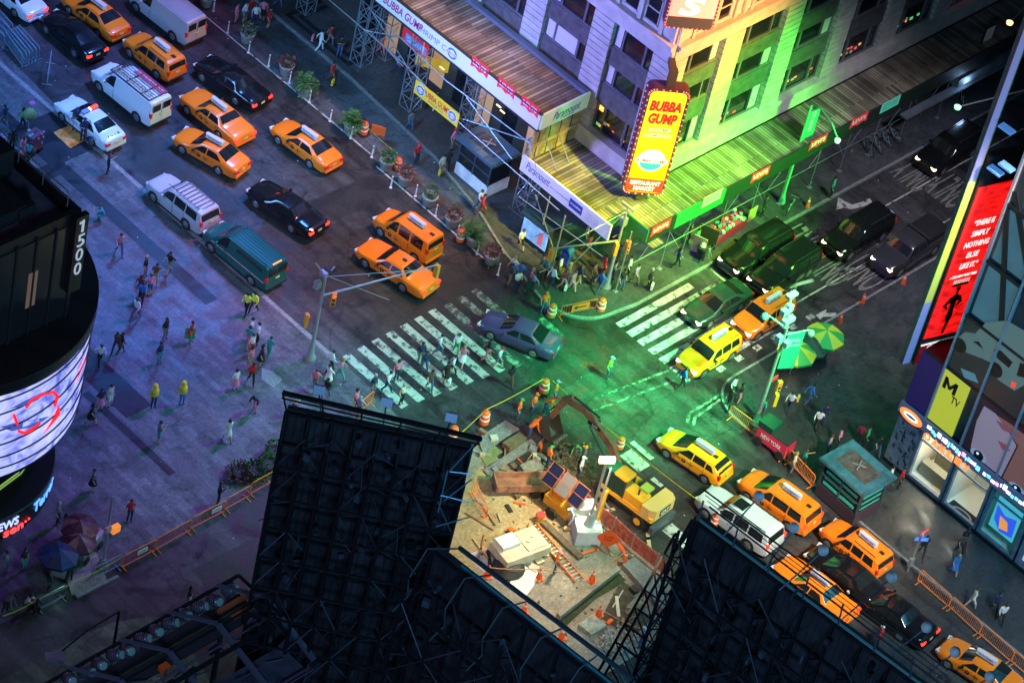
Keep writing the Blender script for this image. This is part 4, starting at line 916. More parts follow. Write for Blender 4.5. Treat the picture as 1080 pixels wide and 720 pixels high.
# bulbs round the rim: one strip per sign side
bulb = mat('red marquee bulb',(.8,.2,.2),.3,emit=(1,.18,.15),es=1.3)
pts = rrect(Wd+.12,H_+.05,.42,4)
per = []
for a,b_ in zip(pts, pts[1:]+pts[:1]):
    a, b_ = Vector(a), Vector(b_); n = max(1, round((b_-a).length/.42))
    for i in range(n): per.append(a.lerp(b_, i/n))
me = None
for i, p_ in enumerate(per[:60]):
    if me is None:
        q = MB(); q.lathe([(.02,-.05),(.045,-.02),(.05,.02),(.02,.05)], (0,0,0), 8); o = q.obj('bulb', bulb, BS, 60); me = o.data
    else: o = bpy.data.objects.new('bulb', me); COL.objects.link(o); o.parent = BS
    o.location = (p_.x,-.33,p_.y+zc)
for i in range(int(H_/.45)):
    o = bpy.data.objects.new('bulb', me); COL.objects.link(o); o.parent = BS; o.location = (-Wd/2-.13,.2,zb+.3+i*.45)
q = MB(); q.bx(-.25,.25,-.1,.3,zt+.05,zt+1.3); q.bx(-.2,.2,.1,1.3,zt+.9,zt+1.25); q.obj('bracket', mat('bracket steel',(.06,.05,.03),.5), BS)
q = MB(); q.bx(-.22,.22,-.05,.35,zb-.75,zb-.1); q.obj('lower_bracket', mat('bracket steel',(.06,.05,.03),.5), BS)
lamp('sign glow', (9.6,-.3,zc), (1,.5,.15), 40, .8)
# second sign above (pink, letter S)
s2 = zfor(727,30,10.9,1.3); zb2 = s2[1]
S2 = thing('corner_sign', 'pink marquee sign with a white letter S cut by the top edge', 'sign', (11.0,1.3,0), R(-38))
plate_(rrect(3.0,4.4,.35), -.2,.4, zb2+2.2, 'casing', mat('dark red casing',(.10,.03,.05),.4), S2)
f2 = plate_(rrect(2.75,4.15,.3), -.24,-.2, zb2+2.2, 'face', mat('lit pink face',(.8,.35,.3),.4,emit=(1,.33,.27),es=.9), S2)
q = MB(); q.bx(-1.36,1.36,-.27,-.241,zb2+.12,zb2+.9); q.obj('grey_footer', mat('grey footer',(.06,.06,.06),.5), f2)
text('lettering','S',(-.1,-.26,zb2+1.7),(1,0,0),(0,0,1),1,M_sw,f2,.01,.03,.2,width=1.45,height=1.3)
for i in range(24):
    t_ = i/24; pp = rrect(2.9,4.3,.35,4); q_ = pp[int(t_*len(pp))]
for a,b_ in zip(rrect(2.88,4.28,.33,3), rrect(2.88,4.28,.33,3)[1:]+rrect(2.88,4.28,.33,3)[:1]):
    a,b_ = Vector(a),Vector(b_); n = max(1,round((b_-a).length/.28))
    for i in range(n):
        v = a.lerp(b_,i/n)
        if v.y > 0.6: continue
        o = bpy.data.objects.new('bulb', me); COL.objects.link(o); o.parent = S2; o.location = (v.x,-.24,v.y+zb2+2.2)
# ---------------------------------------------------------------- store building on the far side, with screens
XR, YR = 11.93, -20.0
RB = thing('store_building', 'dark glass store building with lit screens, diagonal braces and a bright shop', 'building')
M_mull = mat('lilac lit mullion', (.45,.42,.52), .4, .4); M_dk = mat('near black cladding', (.012,.012,.018), .35); M_tint = mat('tinted curtain glass', (.02,.035,.045), .12, spec=.8)
M_pur = mat('deep violet panel', (.04,.015,.12), .5, emit=(.12,.04,.5), es=.05)
g = MB(); g.bx(XR+3.2,XR+40,-90,YR-.1,0,5.2); g.bx(XR+.15,XR+40,-90,YR-.1,5.2,9.3); g.bx(XR+.15,XR+40,-90,-21.85,9.3,31); g.obj('core_wall', M_dk, RB)
g = MB(); g.bx(XR+3,XR+38,-88,YR-3,31,31.6); g.obj('roof_parapet', M_dk, RB)
# mullions every 2.75 m, with floor lines and diagonals behind tinted glass
ys = [-21.72,-24.42,-27.25,-30.1,-32.9,-35.8,-38.7]
for y in ys:
    g = MB(); g.bx(XR-.12,XR+.14,y-.07,y+.07,4.9,31); g.obj('mullion', M_mull, RB)
zs = [5.0,9.3,13.4,17.6,21.8,26]
for i, y in enumerate([-20.1]+ys[:-1]):
    y1 = ys[i]
    for k, z in enumerate(zs[:-1]):
        if i == 0: continue
        g = MB(); g.bx(XR+.10,XR+.149,y1+.08,y-.08,z+.12,zs[k+1]-.12); w = g.obj('window', M_tint, RB)
    for z in zs:
        if i == 0 and z > 9.4: continue
        g = MB(); g.bx(XR-.06,XR+.145,y1+.072,y-.072,z-.11,z+.11); g.obj('transom', M_dk, RB)
g = MB()
for a,b_,za,zb_ in ((-21.9,-27.1,22.8,14.2),(-24.5,-21.8,12.9,21.5),(-27.2,-24.5,13.6,17.4),(-30,-24.5,17.5,22),(-21.8,-30,13.0,9.6)):
    g.bar((XR+.05,a,za),(XR+.05,b_,zb_),.12,.34)
g.obj('diagonal_brace', M_dk, RB)
for a,b_,za,zb_ in ((-22.0,-24.2,13.7,17.3),(-22.0,-24.2,17.9,21.5),(-24.7,-27.0,17.9,21.5),(-22,-24.2,9.6,13.2)):
    g = MB(); g.bx(XR+.085,XR+.098,b_,a,za,zb_); g.obj('lit_window', mat('teal lit interior', (.05,.12,.15), .3, emit=(.10,.26,.32), es=.28, nscale=.6), RB)
def screen(y0, y1, z0, z1, m, name='screen', x=XR-.01): g = MB(); g.bx(x,x+.08,y0,y1,z0,z1); return g.obj(name, m, RB)
# olive panel with black block letters
pm = screen(-23.67,-21.80,4.75,9.2, mat('olive yellow screen',(.3,.32,.03),.4,emit=(.42,.45,.035),es=.9))
g = MB(); my, mz = -21.98, 7.85
for (y0_,y1_,z0_,z1_) in ((0,-.22,0,.85),(-.74,-.96,0,.85)): g.bx(XR-.06,XR-.03,my+y1_,my+y0_,mz+z0_,mz+z1_)
g.add([(XR-.06,my-a,mz+b) for a,b in ((.2,.85),(.0,.85),(.40,.15),(.56,.15),(.96,.85),(.76,.85),(.48,.42))],[tuple(range(7))]); g.obj('letter_block', M_black, pm)
text('lettering','TV',(XR-.03,-23.1,7.5),(0,-1,0),(0,0,1),1,M_black,pm,.02,.0,width=.62,height=.5)
# dark panel with flat pale van shapes
def flat(o, pts, m, off, name='picture'):
    """pts are (y, z) on the wall"""
    q = MB(); q.add([(XR-off,a,b) for a,b in pts]+[(XR-off+.006,a,b) for a,b in pts], [tuple(range(len(pts)))]+[(i,(i+1)%len(pts),len(pts)+(i+1)%len(pts),len(pts)+i) for i in range(len(pts))]); return q.obj(name, m, o)
M_scr = mat('dark van panel',(.015,.018,.02),.2,emit=(.03,.045,.05),es=.3); M_vg = mat('pale green van shape',(.1,.14,.13),.3,emit=(.17,.27,.24),es=.32); M_vd = mat('screen black',(.01,.01,.01),.3); M_vr = mat('red van shape',(.5,.02,.02),.3,emit=(1,.05,.03),es=1)
vs = screen(-31.5,-21.9,9.4,13.3,M_scr,'screen',XR-.02)
def px_poly(o, pix, m, off): return flat(o, [(onX(a,b,XR-off).y, onX(a,b,XR-off).z) for a,b in pix], m, off)
px_poly(vs, [(1006,364),(1010,356),(1018,350),(1030,352),(1040,360),(1052,369),(1058,378),(1057,386),(1048,384),(1036,378),(1020,372)], M_vg, .03)
px_poly(vs, [(1026,360),(1034,360),(1044,368),(1040,370)], M_vd, .04)
px_poly(vs, [(1028,352),(1040,340),(1062,338),(1086,352),(1095,380),(1086,402),(1070,412),(1052,400),(1044,380)], M_vg, .045)
px_poly(vs, [(1048,368),(1056,370),(1068,382),(1064,388),(1052,378)], M_vd, .055)
px_poly(vs, [(1076,382),(1090,388),(1086,400),(1072,396)], M_vd, .055)
px_poly(vs, [(1067,402),(1072,404),(1070,409),(1066,408)], M_vr, .06)
px_poly(vs, [(1013,388),(1028,394),(1032,404),(1017,398)], mat('screen cyan glow',(.05,.1,.12),.3,emit=(.1,.3,.4),es=.5), .03)
for c in ((1050,390),(1012,364)):
    p = onX(*c,XR-.06); flat(vs, [(p.y+.5*math.cos(i*.5236),p.z+.5*math.sin(i*.5236)) for i in range(12)], M_vd, .065)
# large screen with an upside-down face
fs = screen(-36,-24.5,4.9,9.2,mat('screen near black',(.02,.01,.02),.3,emit=(.02,.01,.02),es=.5),'screen',XR-.02)
SK = mat('screen skin tone',(.3,.2,.2),.3,emit=(.30,.24,.36),es=.5); SK2 = mat('screen shaded skin tone',(.2,.1,.08),.3,emit=(.25,.10,.09),es=.45); LIP = mat('screen lips',(.3,.05,.08),.3,emit=(.22,.08,.12),es=.5)
px_poly(fs, [(1038,428),(1050,436),(1062,452),(1072,470),(1062,490),(1054,506),(1040,497),(1026,486),(1024,470),(1030,444)], SK, .03)
px_poly(fs, [(1052,438),(1066,447),(1080,458),(1100,480),(1100,540),(1070,518),(1056,506),(1066,486),(1074,470),(1062,452)], SK2, .034)
px_poly(fs, [(1050,442),(1064,450),(1082,463),(1070,459),(1057,453)], LIP, .045)
px_poly(fs, [(1052,464),(1060,468),(1066,476),(1057,474)], LIP, .045)
for c in ((1032,480),(1072,516)):
    p = onX(*c,XR-.04); flat(fs,[(p.y+.62*math.cos(i*.5236),p.z+.38*math.sin(i*.5236)) for i in range(12)],mat('screen eye white',(.3,.3,.35),.3,emit=(.3,.35,.5),es=.5),.046); flat(fs,[(p.y+.36*math.cos(i*.5236),p.z+.34*math.sin(i*.5236)) for i in range(12)],M_vd,.054); flat(fs,[(p.y+.1+.1*math.cos(i*1.0472),p.z+.1+.1*math.sin(i*1.0472)) for i in range(6)],mat('screen eye glint',(.5,.6,.7),.3,emit=(.6,.8,1),es=1),.06)
g = MB(); g.bx(XR-.03,XR+.1,-21.66,-20.0,4.9,9.2); g.obj('violet_panel', M_pur, RB)
for y in ys[1:]:
    g = MB(); g.bx(XR-.16,XR-.07,y-.06,y+.06,4.9,13.4); g.obj('mullion', M_mull, RB)
# shopfront
M_fr = mat('grey blue shop frame',(.16,.19,.26),.5,nscale=2)
M_shopw = mat('bright shop interior',(.75,.72,.6),.6)
g = MB(); g.bx(XR-.02,XR+.35,-21.7,-20,0.12,4.3); g.obj('corner_pier', M_fr, RB)
g = MB(); rr = random.Random(5)
for i in range(34):
    y, z = -20.15-rr.random()*1.4, .5+rr.random()*3.4; a = rr.uniform(.1,.34); g.add([(XR-.03,y,z),(XR-.03,y-a,z+rr.uniform(-.2,.4)),(XR-.03,y-a*.4,z+rr.uniform(.1,.5))],[(0,1,2)])
g.obj('pier_graphic', mat('dark graphic',(.03,.04,.07),.5), RB)
g = MB(); g.bx(XR-.25,XR+.35,-45,-19.9,4.28,5.05); band = g.obj('sign_band', mat('blue grey band',(.12,.14,.22),.4,emit=(.3,.35,.7),es=.08), RB)
M_ledw = mat('white led lettering',(.8,.8,.9),.4,emit=(.75,.85,1),es=2.4); M_ledo = mat('orange led lettering',(.9,.2,.05),.4,emit=(1,.16,.03),es=2.2)
def bandtext(w, y, z, wd, h, m, bold=.02): return text('lettering', w, (XR-.27,y,z),(0,-1,0),(0,0,1),1,m,band,.02,bold,width=wd,height=h)
for i, ch in enumerate('OAKLEY'): bandtext(ch, -22.35-i*.60, 4.12, .46,.50,M_ledo,.05)
k = 18
def ell(y, z, a, b, m, off): 
    q = MB(); q.add([(XR-.27-off,y+a*math.cos(6.283*i/k),z+b*math.sin(6.283*i/k)) for i in range(k)]+[(XR-.26-off,y+a*math.cos(6.283*i/k),z+b*math.sin(6.283*i/k)) for i in range(k)],[tuple(range(k))]+[(i,(i+1)%k,k+(i+1)%k,k+i) for i in range(k)]); return q.obj('oval_logo', m, band)
ell(-20.9,4.55,.86,.42,M_ledo,0); ell(-20.9,4.55,.55,.2,M_ledw,.01); ell(-20.9,4.55,.42,.10,M_fr,.02)
for i in range(9): q = MB(); y = -20.75-i*.0; 
rr = random.Random(8)
for y0,y1 in ((-22.1,-26.2),(-26.5,-29.9),(-30.4,-34)):
    y = y0
    while y > y1:
        w_ = rr.uniform(.1,.3); q = MB(); z0 = 4.5+rr.uniform(0,.2); q.bx(XR-.27,XR-.26,y-w_,y,z0,z0+rr.uniform(.2,.42)); q.obj('led_tile', rr.choice([M_ledw,M_ledw,mat('pink led',(.8,.4,.6),.4,emit=(1,.4,.6),es=1.6),mat('cyan led',(.3,.7,.8),.4,emit=(.2,.8,1),es=1.6)]), band); y -= w_+rr.uniform(.02,.10)
def glassbay(y0, y1, name):
    g = MB(); g.bx(XR+3.0,XR+3.19,y0,y1,.12,4.27); g.bx(XR+.3,XR+3.0,y0-.0,y0+.08,.12,4.27); g.bx(XR+.3,XR+3,y1-.08,y1,.12,4.27); g.bx(XR+.3,XR+3,y0+.08,y1-.08,.121,.16); g.bx(XR+.3,XR+3,y0+.08,y1-.08,4.2,4.27); g.obj('shop_interior', M_shopw, RB)
    for a in (y0,y1-.16): g = MB(); g.bx(XR-.0,XR+.28,a,a+.16,.12,4.27); g.obj('shop_frame', M_fr, RB)
    g = MB(); g.bx(XR,XR+.2,y0+.16,y1-.16,.12,.5); g.obj('shop_sill', M_fr, RB); g = MB(); g.bx(XR+.05,XR+.15,y0+.16,y1-.16,3.3,3.4); g.obj('shop_transom', M_fr, RB)
glassbay(-24.45,-21.75,'a'); glassbay(-27.2,-24.55,'b'); glassbay(-30.1,-27.3,'c')
area('shop light', (XR+1.6,-23.1,4.1),(XR+1.6,-23.1,0),(1,.93,.72),170,2.2); area('shop light', (XR+1.6,-25.9,4.1),(XR+1.6,-25.9,0),(.9,.95,.85),60,2.0)
g = MB(); g.bx(XR+.9,XR+1.5,-24.2,-22.0,.2,1.1); g.bx(XR+2,XR+2.6,-24,-22.2,.2,1.6); g.obj('display_shelf', mat('olive shelf',(.22,.22,.16),.5), RB)
g = MB(); g.bx(XR-.05,XR+1.0,-26.9,-24.8,.161,.2); g.obj('door_mat', mat('black mat',(.02,.02,.02),.9), RB)
q = MB(); kk=20
q.add([(XR+.45+.35*math.cos(6.283*i/kk),-25.85+.75*math.sin(6.283*i/kk),.21) for i in range(kk)]+[(XR+.45+.25*math.cos(6.283*i/kk),-25.85+.6*math.sin(6.283*i/kk),.21) for i in range(kk)],[(i,(i+1)%kk,kk+(i+1)%kk,kk+i) for i in range(kk)]); q.obj('mat_logo', mat('grey print',(.3,.3,.3),.7), RB)
q = screen(-29.6,-27.8,1.2,3.6,mat('blue green screen',(.05,.2,.25),.3,emit=(.05,.35,.45),es=1.1),'screen',XR+.2)
flat(q,[(-27.9,3.0),(-28.6,2.6),(-29.4,2.9),(-29.5,1.5),(-28.6,1.3),(-28.0,1.9)],mat('screen blue',(.02,.05,.3),.3,emit=(.03,.1,.7),es=1),-.19); flat(q,[(-28.3,2.4),(-28.9,2.3),(-29.1,1.7),(-28.5,1.5)],mat('screen orange',(.5,.2,.05),.3,emit=(.9,.35,.1),es=.8),-.185)
for y0,y1,m in ((-34,-30.3,'a'),(-40,-34.2,'b')):
    g = MB(); g.bx(XR,XR+.3,y0,y1,.12,4.27); g.obj('shop_front_panel', M_fr, RB)
    q = screen(y0+.4,y1-.4,.9,3.4,M_ledw if m=='b' else mat('pale screen',(.5,.5,.6),.3,emit=(.5,.55,.8),es=.7),'screen',XR-.02)
g = MB(); g.bx(XR-.1,XR,-45,-20.0,.121,.35); g.obj('plinth', M_dk, RB)
# roof fixtures of the lower volume
for px,py in ((1062,136),(1050,180),(1062,176)):
    p = onX(px,py,XR-.3); q = MB(); q.box((p.x,p.y,p.z),(.5,.9,.12)); q.bar((p.x,p.y,p.z),(XR+.1,p.y,p.z-.4),.08); q.obj('wall_fixture', mat('blue lit fixture',(.1,.25,.5),.4,emit=(.1,.3,.8),es=.5), RB)
# red hanging sign turned towards the corner
az = R(-16); sd = Vector((math.cos(az),math.sin(az),0)); sn = Vector((math.sin(az),-math.cos(az),0))
p0 = Vector((11.95,-19.72,0)); Ws = 2.45
VS = thing('vertical_sign', 'tall red vertical theatre sign with white quotation above a dark dancer figure', 'sign', tuple(p0), az)
g = MB(); g.bx(-.02,Ws+.1,.02,.5,7.7,23.6); g.obj('casing', M_dk, VS)
def redmat():
    m = mat('lit red sign face',(.8,.02,.02),.4,emit=(1,.012,.01),es=.95); t = m.node_tree; b = t.nodes['Principled BSDF']; N = t.nodes.new
    tc = N('ShaderNodeTexCoord'); n = N('ShaderNodeTexNoise'); n.inputs['Scale'].default_value = 1.2; n.inputs['Detail'].default_value = 6; mp = N('ShaderNodeMapping'); mp.inputs['Scale'].default_value = (1,1,2.2); t.links.new(tc.outputs['Object'], mp.inputs[0]); t.links.new(mp.outputs[0], n.inputs['Vector'])
    r = N('ShaderNodeValToRGB'); e = r.color_ramp.elements; e[0].position = .36; e[0].color = (.55,0,0,1); e[1].position = .5; e[1].color = (1,.012,.01,1); t.links.new(n.outputs[0], r.inputs[0]); t.links.new(r.outputs[0], b.inputs['Emission Color']); return m
g = MB(); g.bx(.05,Ws,-.02,.018,9.75,21.4); rf = g.obj('face', redmat(), VS)
g = MB(); g.bx(.05,Ws,-.025,.0,9.2,9.3); g.obj('white_rule', M_sw, VS)
def vt(w, x, z, wd, h, m=M_sw, **k): return text('lettering', w, (x,-.035,z),(1,0,0),(0,0,1),1,m,rf,.01,k.get('bold',.012),.15,width=wd,height=h)
for i,(w,wd) in enumerate((('“THERE IS',1.45),('SIMPLY',1.25),('NOTHING',1.75),('ELSE',.85),('LIKE IT.”',1.25))): vt(w, 1.42-.0*i, 18.6-i*.83, wd, .42)
vt('—THE NEW YORK TIMES', 1.3, 14.5, 1.9, .18)
for i,(w,wd) in enumerate((('GET',.8),('TICKETS',1.3),('HERE',1.0))): vt(w, .95, 9.0-i*.42-.02, wd, .32, mat('lit pale letters',(.9,.7,.6),.4,emit=(1,.75,.6),es=1.2))
g = MB(); g.bx(.05,Ws,-.02,.018,7.75,9.18); g.obj('ticket_panel', mat('dark red panel',(.15,.01,.01),.4,emit=(.4,.01,.01),es=.3), VS)
g = MB(); g.add([(2.0,-.03,9.05),(2.2,-.03,9.05),(2.2,-.03,8.5),(2.38,-.03,8.5),(2.1,-.03,8.0),(1.82,-.03,8.5),(2.0,-.03,8.5)],[tuple(range(7))]); g.obj('arrow', M_sw, rf)
M_sil = mat('dark silhouette',(.05,.0,.0),.5)
def sil(pts, m=M_sil, off=-.028): g = MB(); g.add([(a,off,b) for a,b in pts]+[(a,off+.004,b) for a,b in pts],[tuple(range(len(pts)))]+[(i,(i+1)%len(pts),len(pts)+(i+1)%len(pts),len(pts)+i) for i in range(len(pts))]); g.obj('printed_figure', m, rf)
sil([(1.25,13.3),(1.42,13.3),(1.42,13.0),(1.75,12.8),(1.95,12.3),(1.6,12.0),(1.55,12.15),(1.7,12.4),(1.52,12.5),(1.5,11.8),(1.6,11.3),(1.45,10.6),(1.4,9.9),(1.2,9.9),(1.25,10.8),(1.1,11.2),(1.15,11.8),(1.1,12.4),(.85,12.2),(1.05,12.0),(.95,11.9),(.6,12.2),(.95,12.8),(1.25,13.0)])
kk = 16; sil([(1.33+.15*math.cos(6.283*i/kk),13.45+.2*math.sin(6.283*i/kk)) for i in range(kk)])
sil([(.75,13.7),(1.95,13.7),(1.85,14.05),(.85,14.05)], M_sil)
for i in range(9): sil([(.78+i*.13,13.9),(.86+i*.13,13.9),(.86+i*.13,14.2),(.78+i*.13,14.2)], mat('lit figure row',(.8,.6,.5),.4,emit=(1,.6,.5),es=.9), -.034)
# thin vertical blade; the coloured light on it is painted as glowing bands
FB = thing('blade_fin', 'tall blade with painted light beside the red theatre sign, blue below and yellow green above', 'sign', (11.5,-19.35,0), az)
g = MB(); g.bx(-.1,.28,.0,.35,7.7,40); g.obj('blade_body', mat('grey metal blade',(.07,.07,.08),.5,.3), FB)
g = MB(); g.bx(-.12,.34,-.06,-.002,7.8,40); g.obj('painted_light_strip', grad_emit('blade painted light bands',[(0,(.10,.15,.38)),(.205,(.18,.22,.48)),(.215,(.38,.45,.10)),(.5,(.32,.62,.05)),(.6,(.45,.62,.12)),(.61,(.2,.2,.42)),(1,(.16,.16,.32))], 7.8, 31, .8), FB)
g = MB(); g.bx(.36,.46,-.03,.3,7.8,40); g.obj('edge_rail', mat('brass rail',(.4,.33,.15),.4,.5), FB)
# ---------------------------------------------------------------- dark corner tower with the number and round led sign
TC = Vector((-36,10.5))
LB = thing('number_tower', 'black office tower with a white number and curved wrap-around screen', 'building')
M_lb = mat('black tower cladding',(.018,.017,.016),.35,nscale=.8); M_lg = mat('bronze tower glass',(.03,.024,.024),.12,spec=.7)
g = MB(); g.bx(-80,-32.0,4.72,70,15.2,22.0); g.obj('tower_block', M_lb, LB)
g = MB(); 
for (x0,x1,y0,y1) in ((-80,-32,4.7,5.0),(-32.3,-32,5.0,70)): g.bx(x0,x1,y0,y1,22.0,22.5)
g.obj('parapet', M_lb, LB)
for i in range(9):
    x1 = -32.35-i*1.25; q = MB(); q.bx(x1-1.12,x1,4.66,4.70,15.4,21.7); q.obj('window', M_lg, LB)
    q = MB(); q.bx(x1,x1+.10,4.58,4.71,15.21,21.95); q.obj('mullion', M_trim, LB)
q = MB(); q.bx(-35.1,-34.5,4.64,4.66,17.2,19.6); q.obj('lit_window', mat('dim tan window',(.2,.13,.1),.4,emit=(.6,.35,.25),es=.15), LB)
bl = MB(); bl.bx(-32.6,-31.8,4.3,4.62,17.2,22.4); nb = bl.obj('number_panel', M_lb, LB)
M_num = mat('lit white numerals',(.8,.8,.8),.4,emit=(.8,.9,1),es=.35)
g = MB(); g.bx(-32.24,-32.08,4.27,4.29,21.34,22.16); g.bx(-32.40,-32.245,4.27,4.29,21.95,22.1); g.obj('numeral', M_num, nb)
for i, c in enumerate(' 500'):
    if c != ' ': text('lettering', c, (-32.17,4.28,21.75-i*.98),(1,0,0),(0,0,1),1,M_num,nb,.02,.0,width=.46 if c!='1' else .24,height=.82)
q = MB(); q.bx(-60,-33.0,9,30,22.02,23.8); q.bx(-60,-34.5,6,9,22.02,23.0); q.bx(-35,-34,5.9,6.3,22.02,22.9); q.obj('roof_plant', M_trim, LB)
q = MB(); q.bx(-70,-32.6,5.1,68,22.02,22.06); q.obj('roof_surface', mat('roof membrane',(.16,.13,.16),.8,nscale=.7,namt=.5), LB)
q = MB()
for i in range(14): y = 5.3+i*2; q.tube((-32.45,y,22.4),(-32.45,y,23.4),.03,n=4)
q.tube((-32.45,5.3,23.4),(-32.45,34,23.4),.03); q.tube((-32.45,5.3,22.95),(-32.45,34,22.95),.02); q.obj('roof_railing', M_steel, LB)
def cyl(r0, r1, z0, z1, name, m, n=72, c=TC, smooth=40, a0=-190, a1=60):
    g = MB(); vs = []
    for i in range(n+1):
        a = R(lerp(a0,a1,i/n)); vs += [(c.x+r0*math.cos(a), c.y+r0*math.sin(a), z0),(c.x+r1*math.cos(a), c.y+r1*math.sin(a), z1)]
    g.add(vs, [(2*i,2*i+2,2*i+3,2*i+1) for i in range(n)]); return g.obj(name, m, LB, smooth)
def drum(r, z0, z1, name, m): g = MB(); g.lathe([(r-.02,z0),(r,z0+.03),(r,z1-.03),(r-.02,z1)], (TC.x,TC.y,0), 72); return g.obj(name, m, LB, 40)
drum(8.35,14.42,15.2,'eave_drum', M_lb); drum(7.95,7.6,14.4,'screen_core', M_lb)
# curved LED screen with bands
def ledmat():
    m = bpy.data.materials.new('curved led picture'); m.use_nodes = True; t = m.node_tree; L = t.links; N = t.nodes.new; b = t.nodes['Principled BSDF']
    tc = N('ShaderNodeTexCoord'); n = N('ShaderNodeTexNoise'); n.inputs['Scale'].default_value = .8; n.inputs['Detail'].default_value = 5; n.inputs['Distortion'].default_value = 1; L.new(tc.outputs['Object'], n.inputs['Vector'])
    r = N('ShaderNodeValToRGB'); e = r.color_ramp.elements; e[0].position = .33; e[0].color = (.10,.12,.55,1); e[1].position = .5; e[1].color = (.42,.45,.95,1); x = e.new(.68); x.color = (.62,.62,1,1)
    L.new(n.outputs[0], r.inputs[0])
    w = N('ShaderNodeTexWave'); w.bands_direction = 'Z'; w.inputs['Scale'].default_value = 6; w.inputs['Distortion'].default_value = 0; L.new(tc.outputs['Object'], w.inputs['Vector'])
    mx = N('ShaderNodeMix'); mx.data_type = 'RGBA'; mx.blend_type = 'MULTIPLY'; mx.inputs[0].default_value = .18; L.new(r.outputs[0], mx.inputs[6]); L.new(w.outputs[0], mx.inputs[7])
    L.new(mx.outputs[2], b.inputs['Emission Color']); L.new(mx.outputs[2], b.inputs['Base Color']); b.inputs['Emission Strength'].default_value = 1.15; return m
M_cled = ledmat()
led = cyl(8.05,8.2,8.0,14.4,'curved_screen', M_cled)
def ledpt(a, z, off=.03): 
    t = (z-8.0)/6.4; r = lerp(8.05,8.2,t)+off; return Vector((TC.x+r*math.cos(R(a)), TC.y+r*math.sin(R(a)), z))
for k, z in enumerate((8.9,9.9,10.9,11.9,12.9,13.7)):
    g = MB(); pts = [ledpt(a, z+.35*math.sin(R(a*1.5+40*k)), .05) for a in range(-180,60,4)]; g.path(pts, .045, 4); g.obj('screen_seam', M_black, LB)
def ledstroke(pts, r, m): g = MB(); g.path([ledpt(a,z,.07) for a,z in pts], r, 5); g.obj('screen_graphic', m, LB)
M_ledr = mat('screen scarlet',(.8,.02,.02),.4,emit=(1,.02,.02),es=1.1)
def ledpx(px, py):
    best = None
    for a in range(-150,-10,1):
        for z in range(80,144,2):
            v = ledpt(a,z/10)-CPOS; D = v.dot(fwd); e = (540+FPX*v.dot(CX)/D-px)**2+(360-FPX*v.dot(CY)/D-py)**2
            if best is None or e < best[0]: best = (e,a,z/10)
    return best[1], best[2]
ledstroke([ledpx(*p) for p in ((27,430),(34,421),(45,415),(55,413),(59,417),(57,428))], .09, M_ledr)
ledstroke([ledpx(*p) for p in ((15,438),(17,446))], .09, M_ledr)
ledstroke([ledpx(*p) for p in ((19,455),(26,457),(34,453),(42,444))], .09, M_ledr)
def ledpatch(pix, m): g = MB(); vs = [ledpt(*ledpx(*p), .08) for p in pix]; g.add(vs, [tuple(range(len(vs)))]); g.obj('screen_graphic', m, LB)
ledpatch([(62,436),(61,425),(52,446),(44,459),(56,446)], M_ledr); ledpatch([(90,375),(86,395),(80,403),(84,388)], M_ledr)
ledpatch([(10,430),(25,422),(43,414),(52,411),(40,421),(25,428)], mat('screen steel blue',(.05,.06,.25),.4,emit=(.06,.09,.35),es=1)); ledpatch([(0,450),(14,445),(38,441),(52,437),(36,448),(12,455)], mat('screen steel blue',(.05,.06,.25),.4))
# ticker drum and its roof
TC2 = Vector((-37,7.6))
def drum2(r, z0, z1, name, m, rr=5.9): g = MB(); g.lathe([(r-.03,z0),(r,z0+.05),(r,z1-.05),(r-.05,z1)], (TC2.x,TC2.y,0), 72); return g.obj(name, m, LB, 40)
drum2(5.9,4.0,5.6,'ticker_drum', mat('ticker black',(.012,.014,.014),.4)); drum2(5.2,5.6,7.6,'neck_drum', M_lb) if False else None
q = MB(); q.lathe([(3.6,5.6),(3.6,7.65)], (TC2.x,TC2.y,0), 48); q.obj('neck_drum', M_lb, LB, 40)
q = MB(); q.lathe([(4.2,.02),(4.2,4.0)], (TC2.x,TC2.y,0), 48); q.obj('glass_lobby', M_lg, LB, 40)
cr = MB()
for o_,r_ in ((0,.03),(.13,.02)):
    cr.path([(x+o_*.5,y-o_,5.64) for x,y in ((-31.75,6.4),(-32.1,5.3),(-34.9,3.95),(-38,3.4))], r_+.015, 4)
cr.obj('led_line', mat('yellow green led line',(.4,.6,.1),.4,emit=(.5,.8,.2),es=.45), LB)
def bend(word, a_mid, z, h, arc_deg, m):
    t = text('lettering', word, (0,0,0),(1,0,0),(0,1,0),1,m,LB,.02,.015,width=R(arc_deg)*5.95,height=h)
    t.matrix_local = Matrix.Identity(4)
    for v in t.data.vertices:
        a = R(a_mid)+v.co.x/5.95; r = 5.93+v.co.z; v.co = Vector((TC2.x+r*math.cos(a), TC2.y+r*math.sin(a), z+v.co.y))
    t.data.update(); return t
bend('Terror', -62, 4.95, .75, 25, mat('blue led letters',(.1,.25,.9),.4,emit=(.08,.28,1),es=2.2))
bend('NEWS', -95, 5.05, .6, 18, mat('pale blue led letters',(.4,.5,.9),.4,emit=(.45,.55,1),es=1.4)); bend('sen··', -86, 4.35, .42, 18, mat('red led letters',(.9,.05,.05),.4,emit=(1,.05,.05),es=2.5))
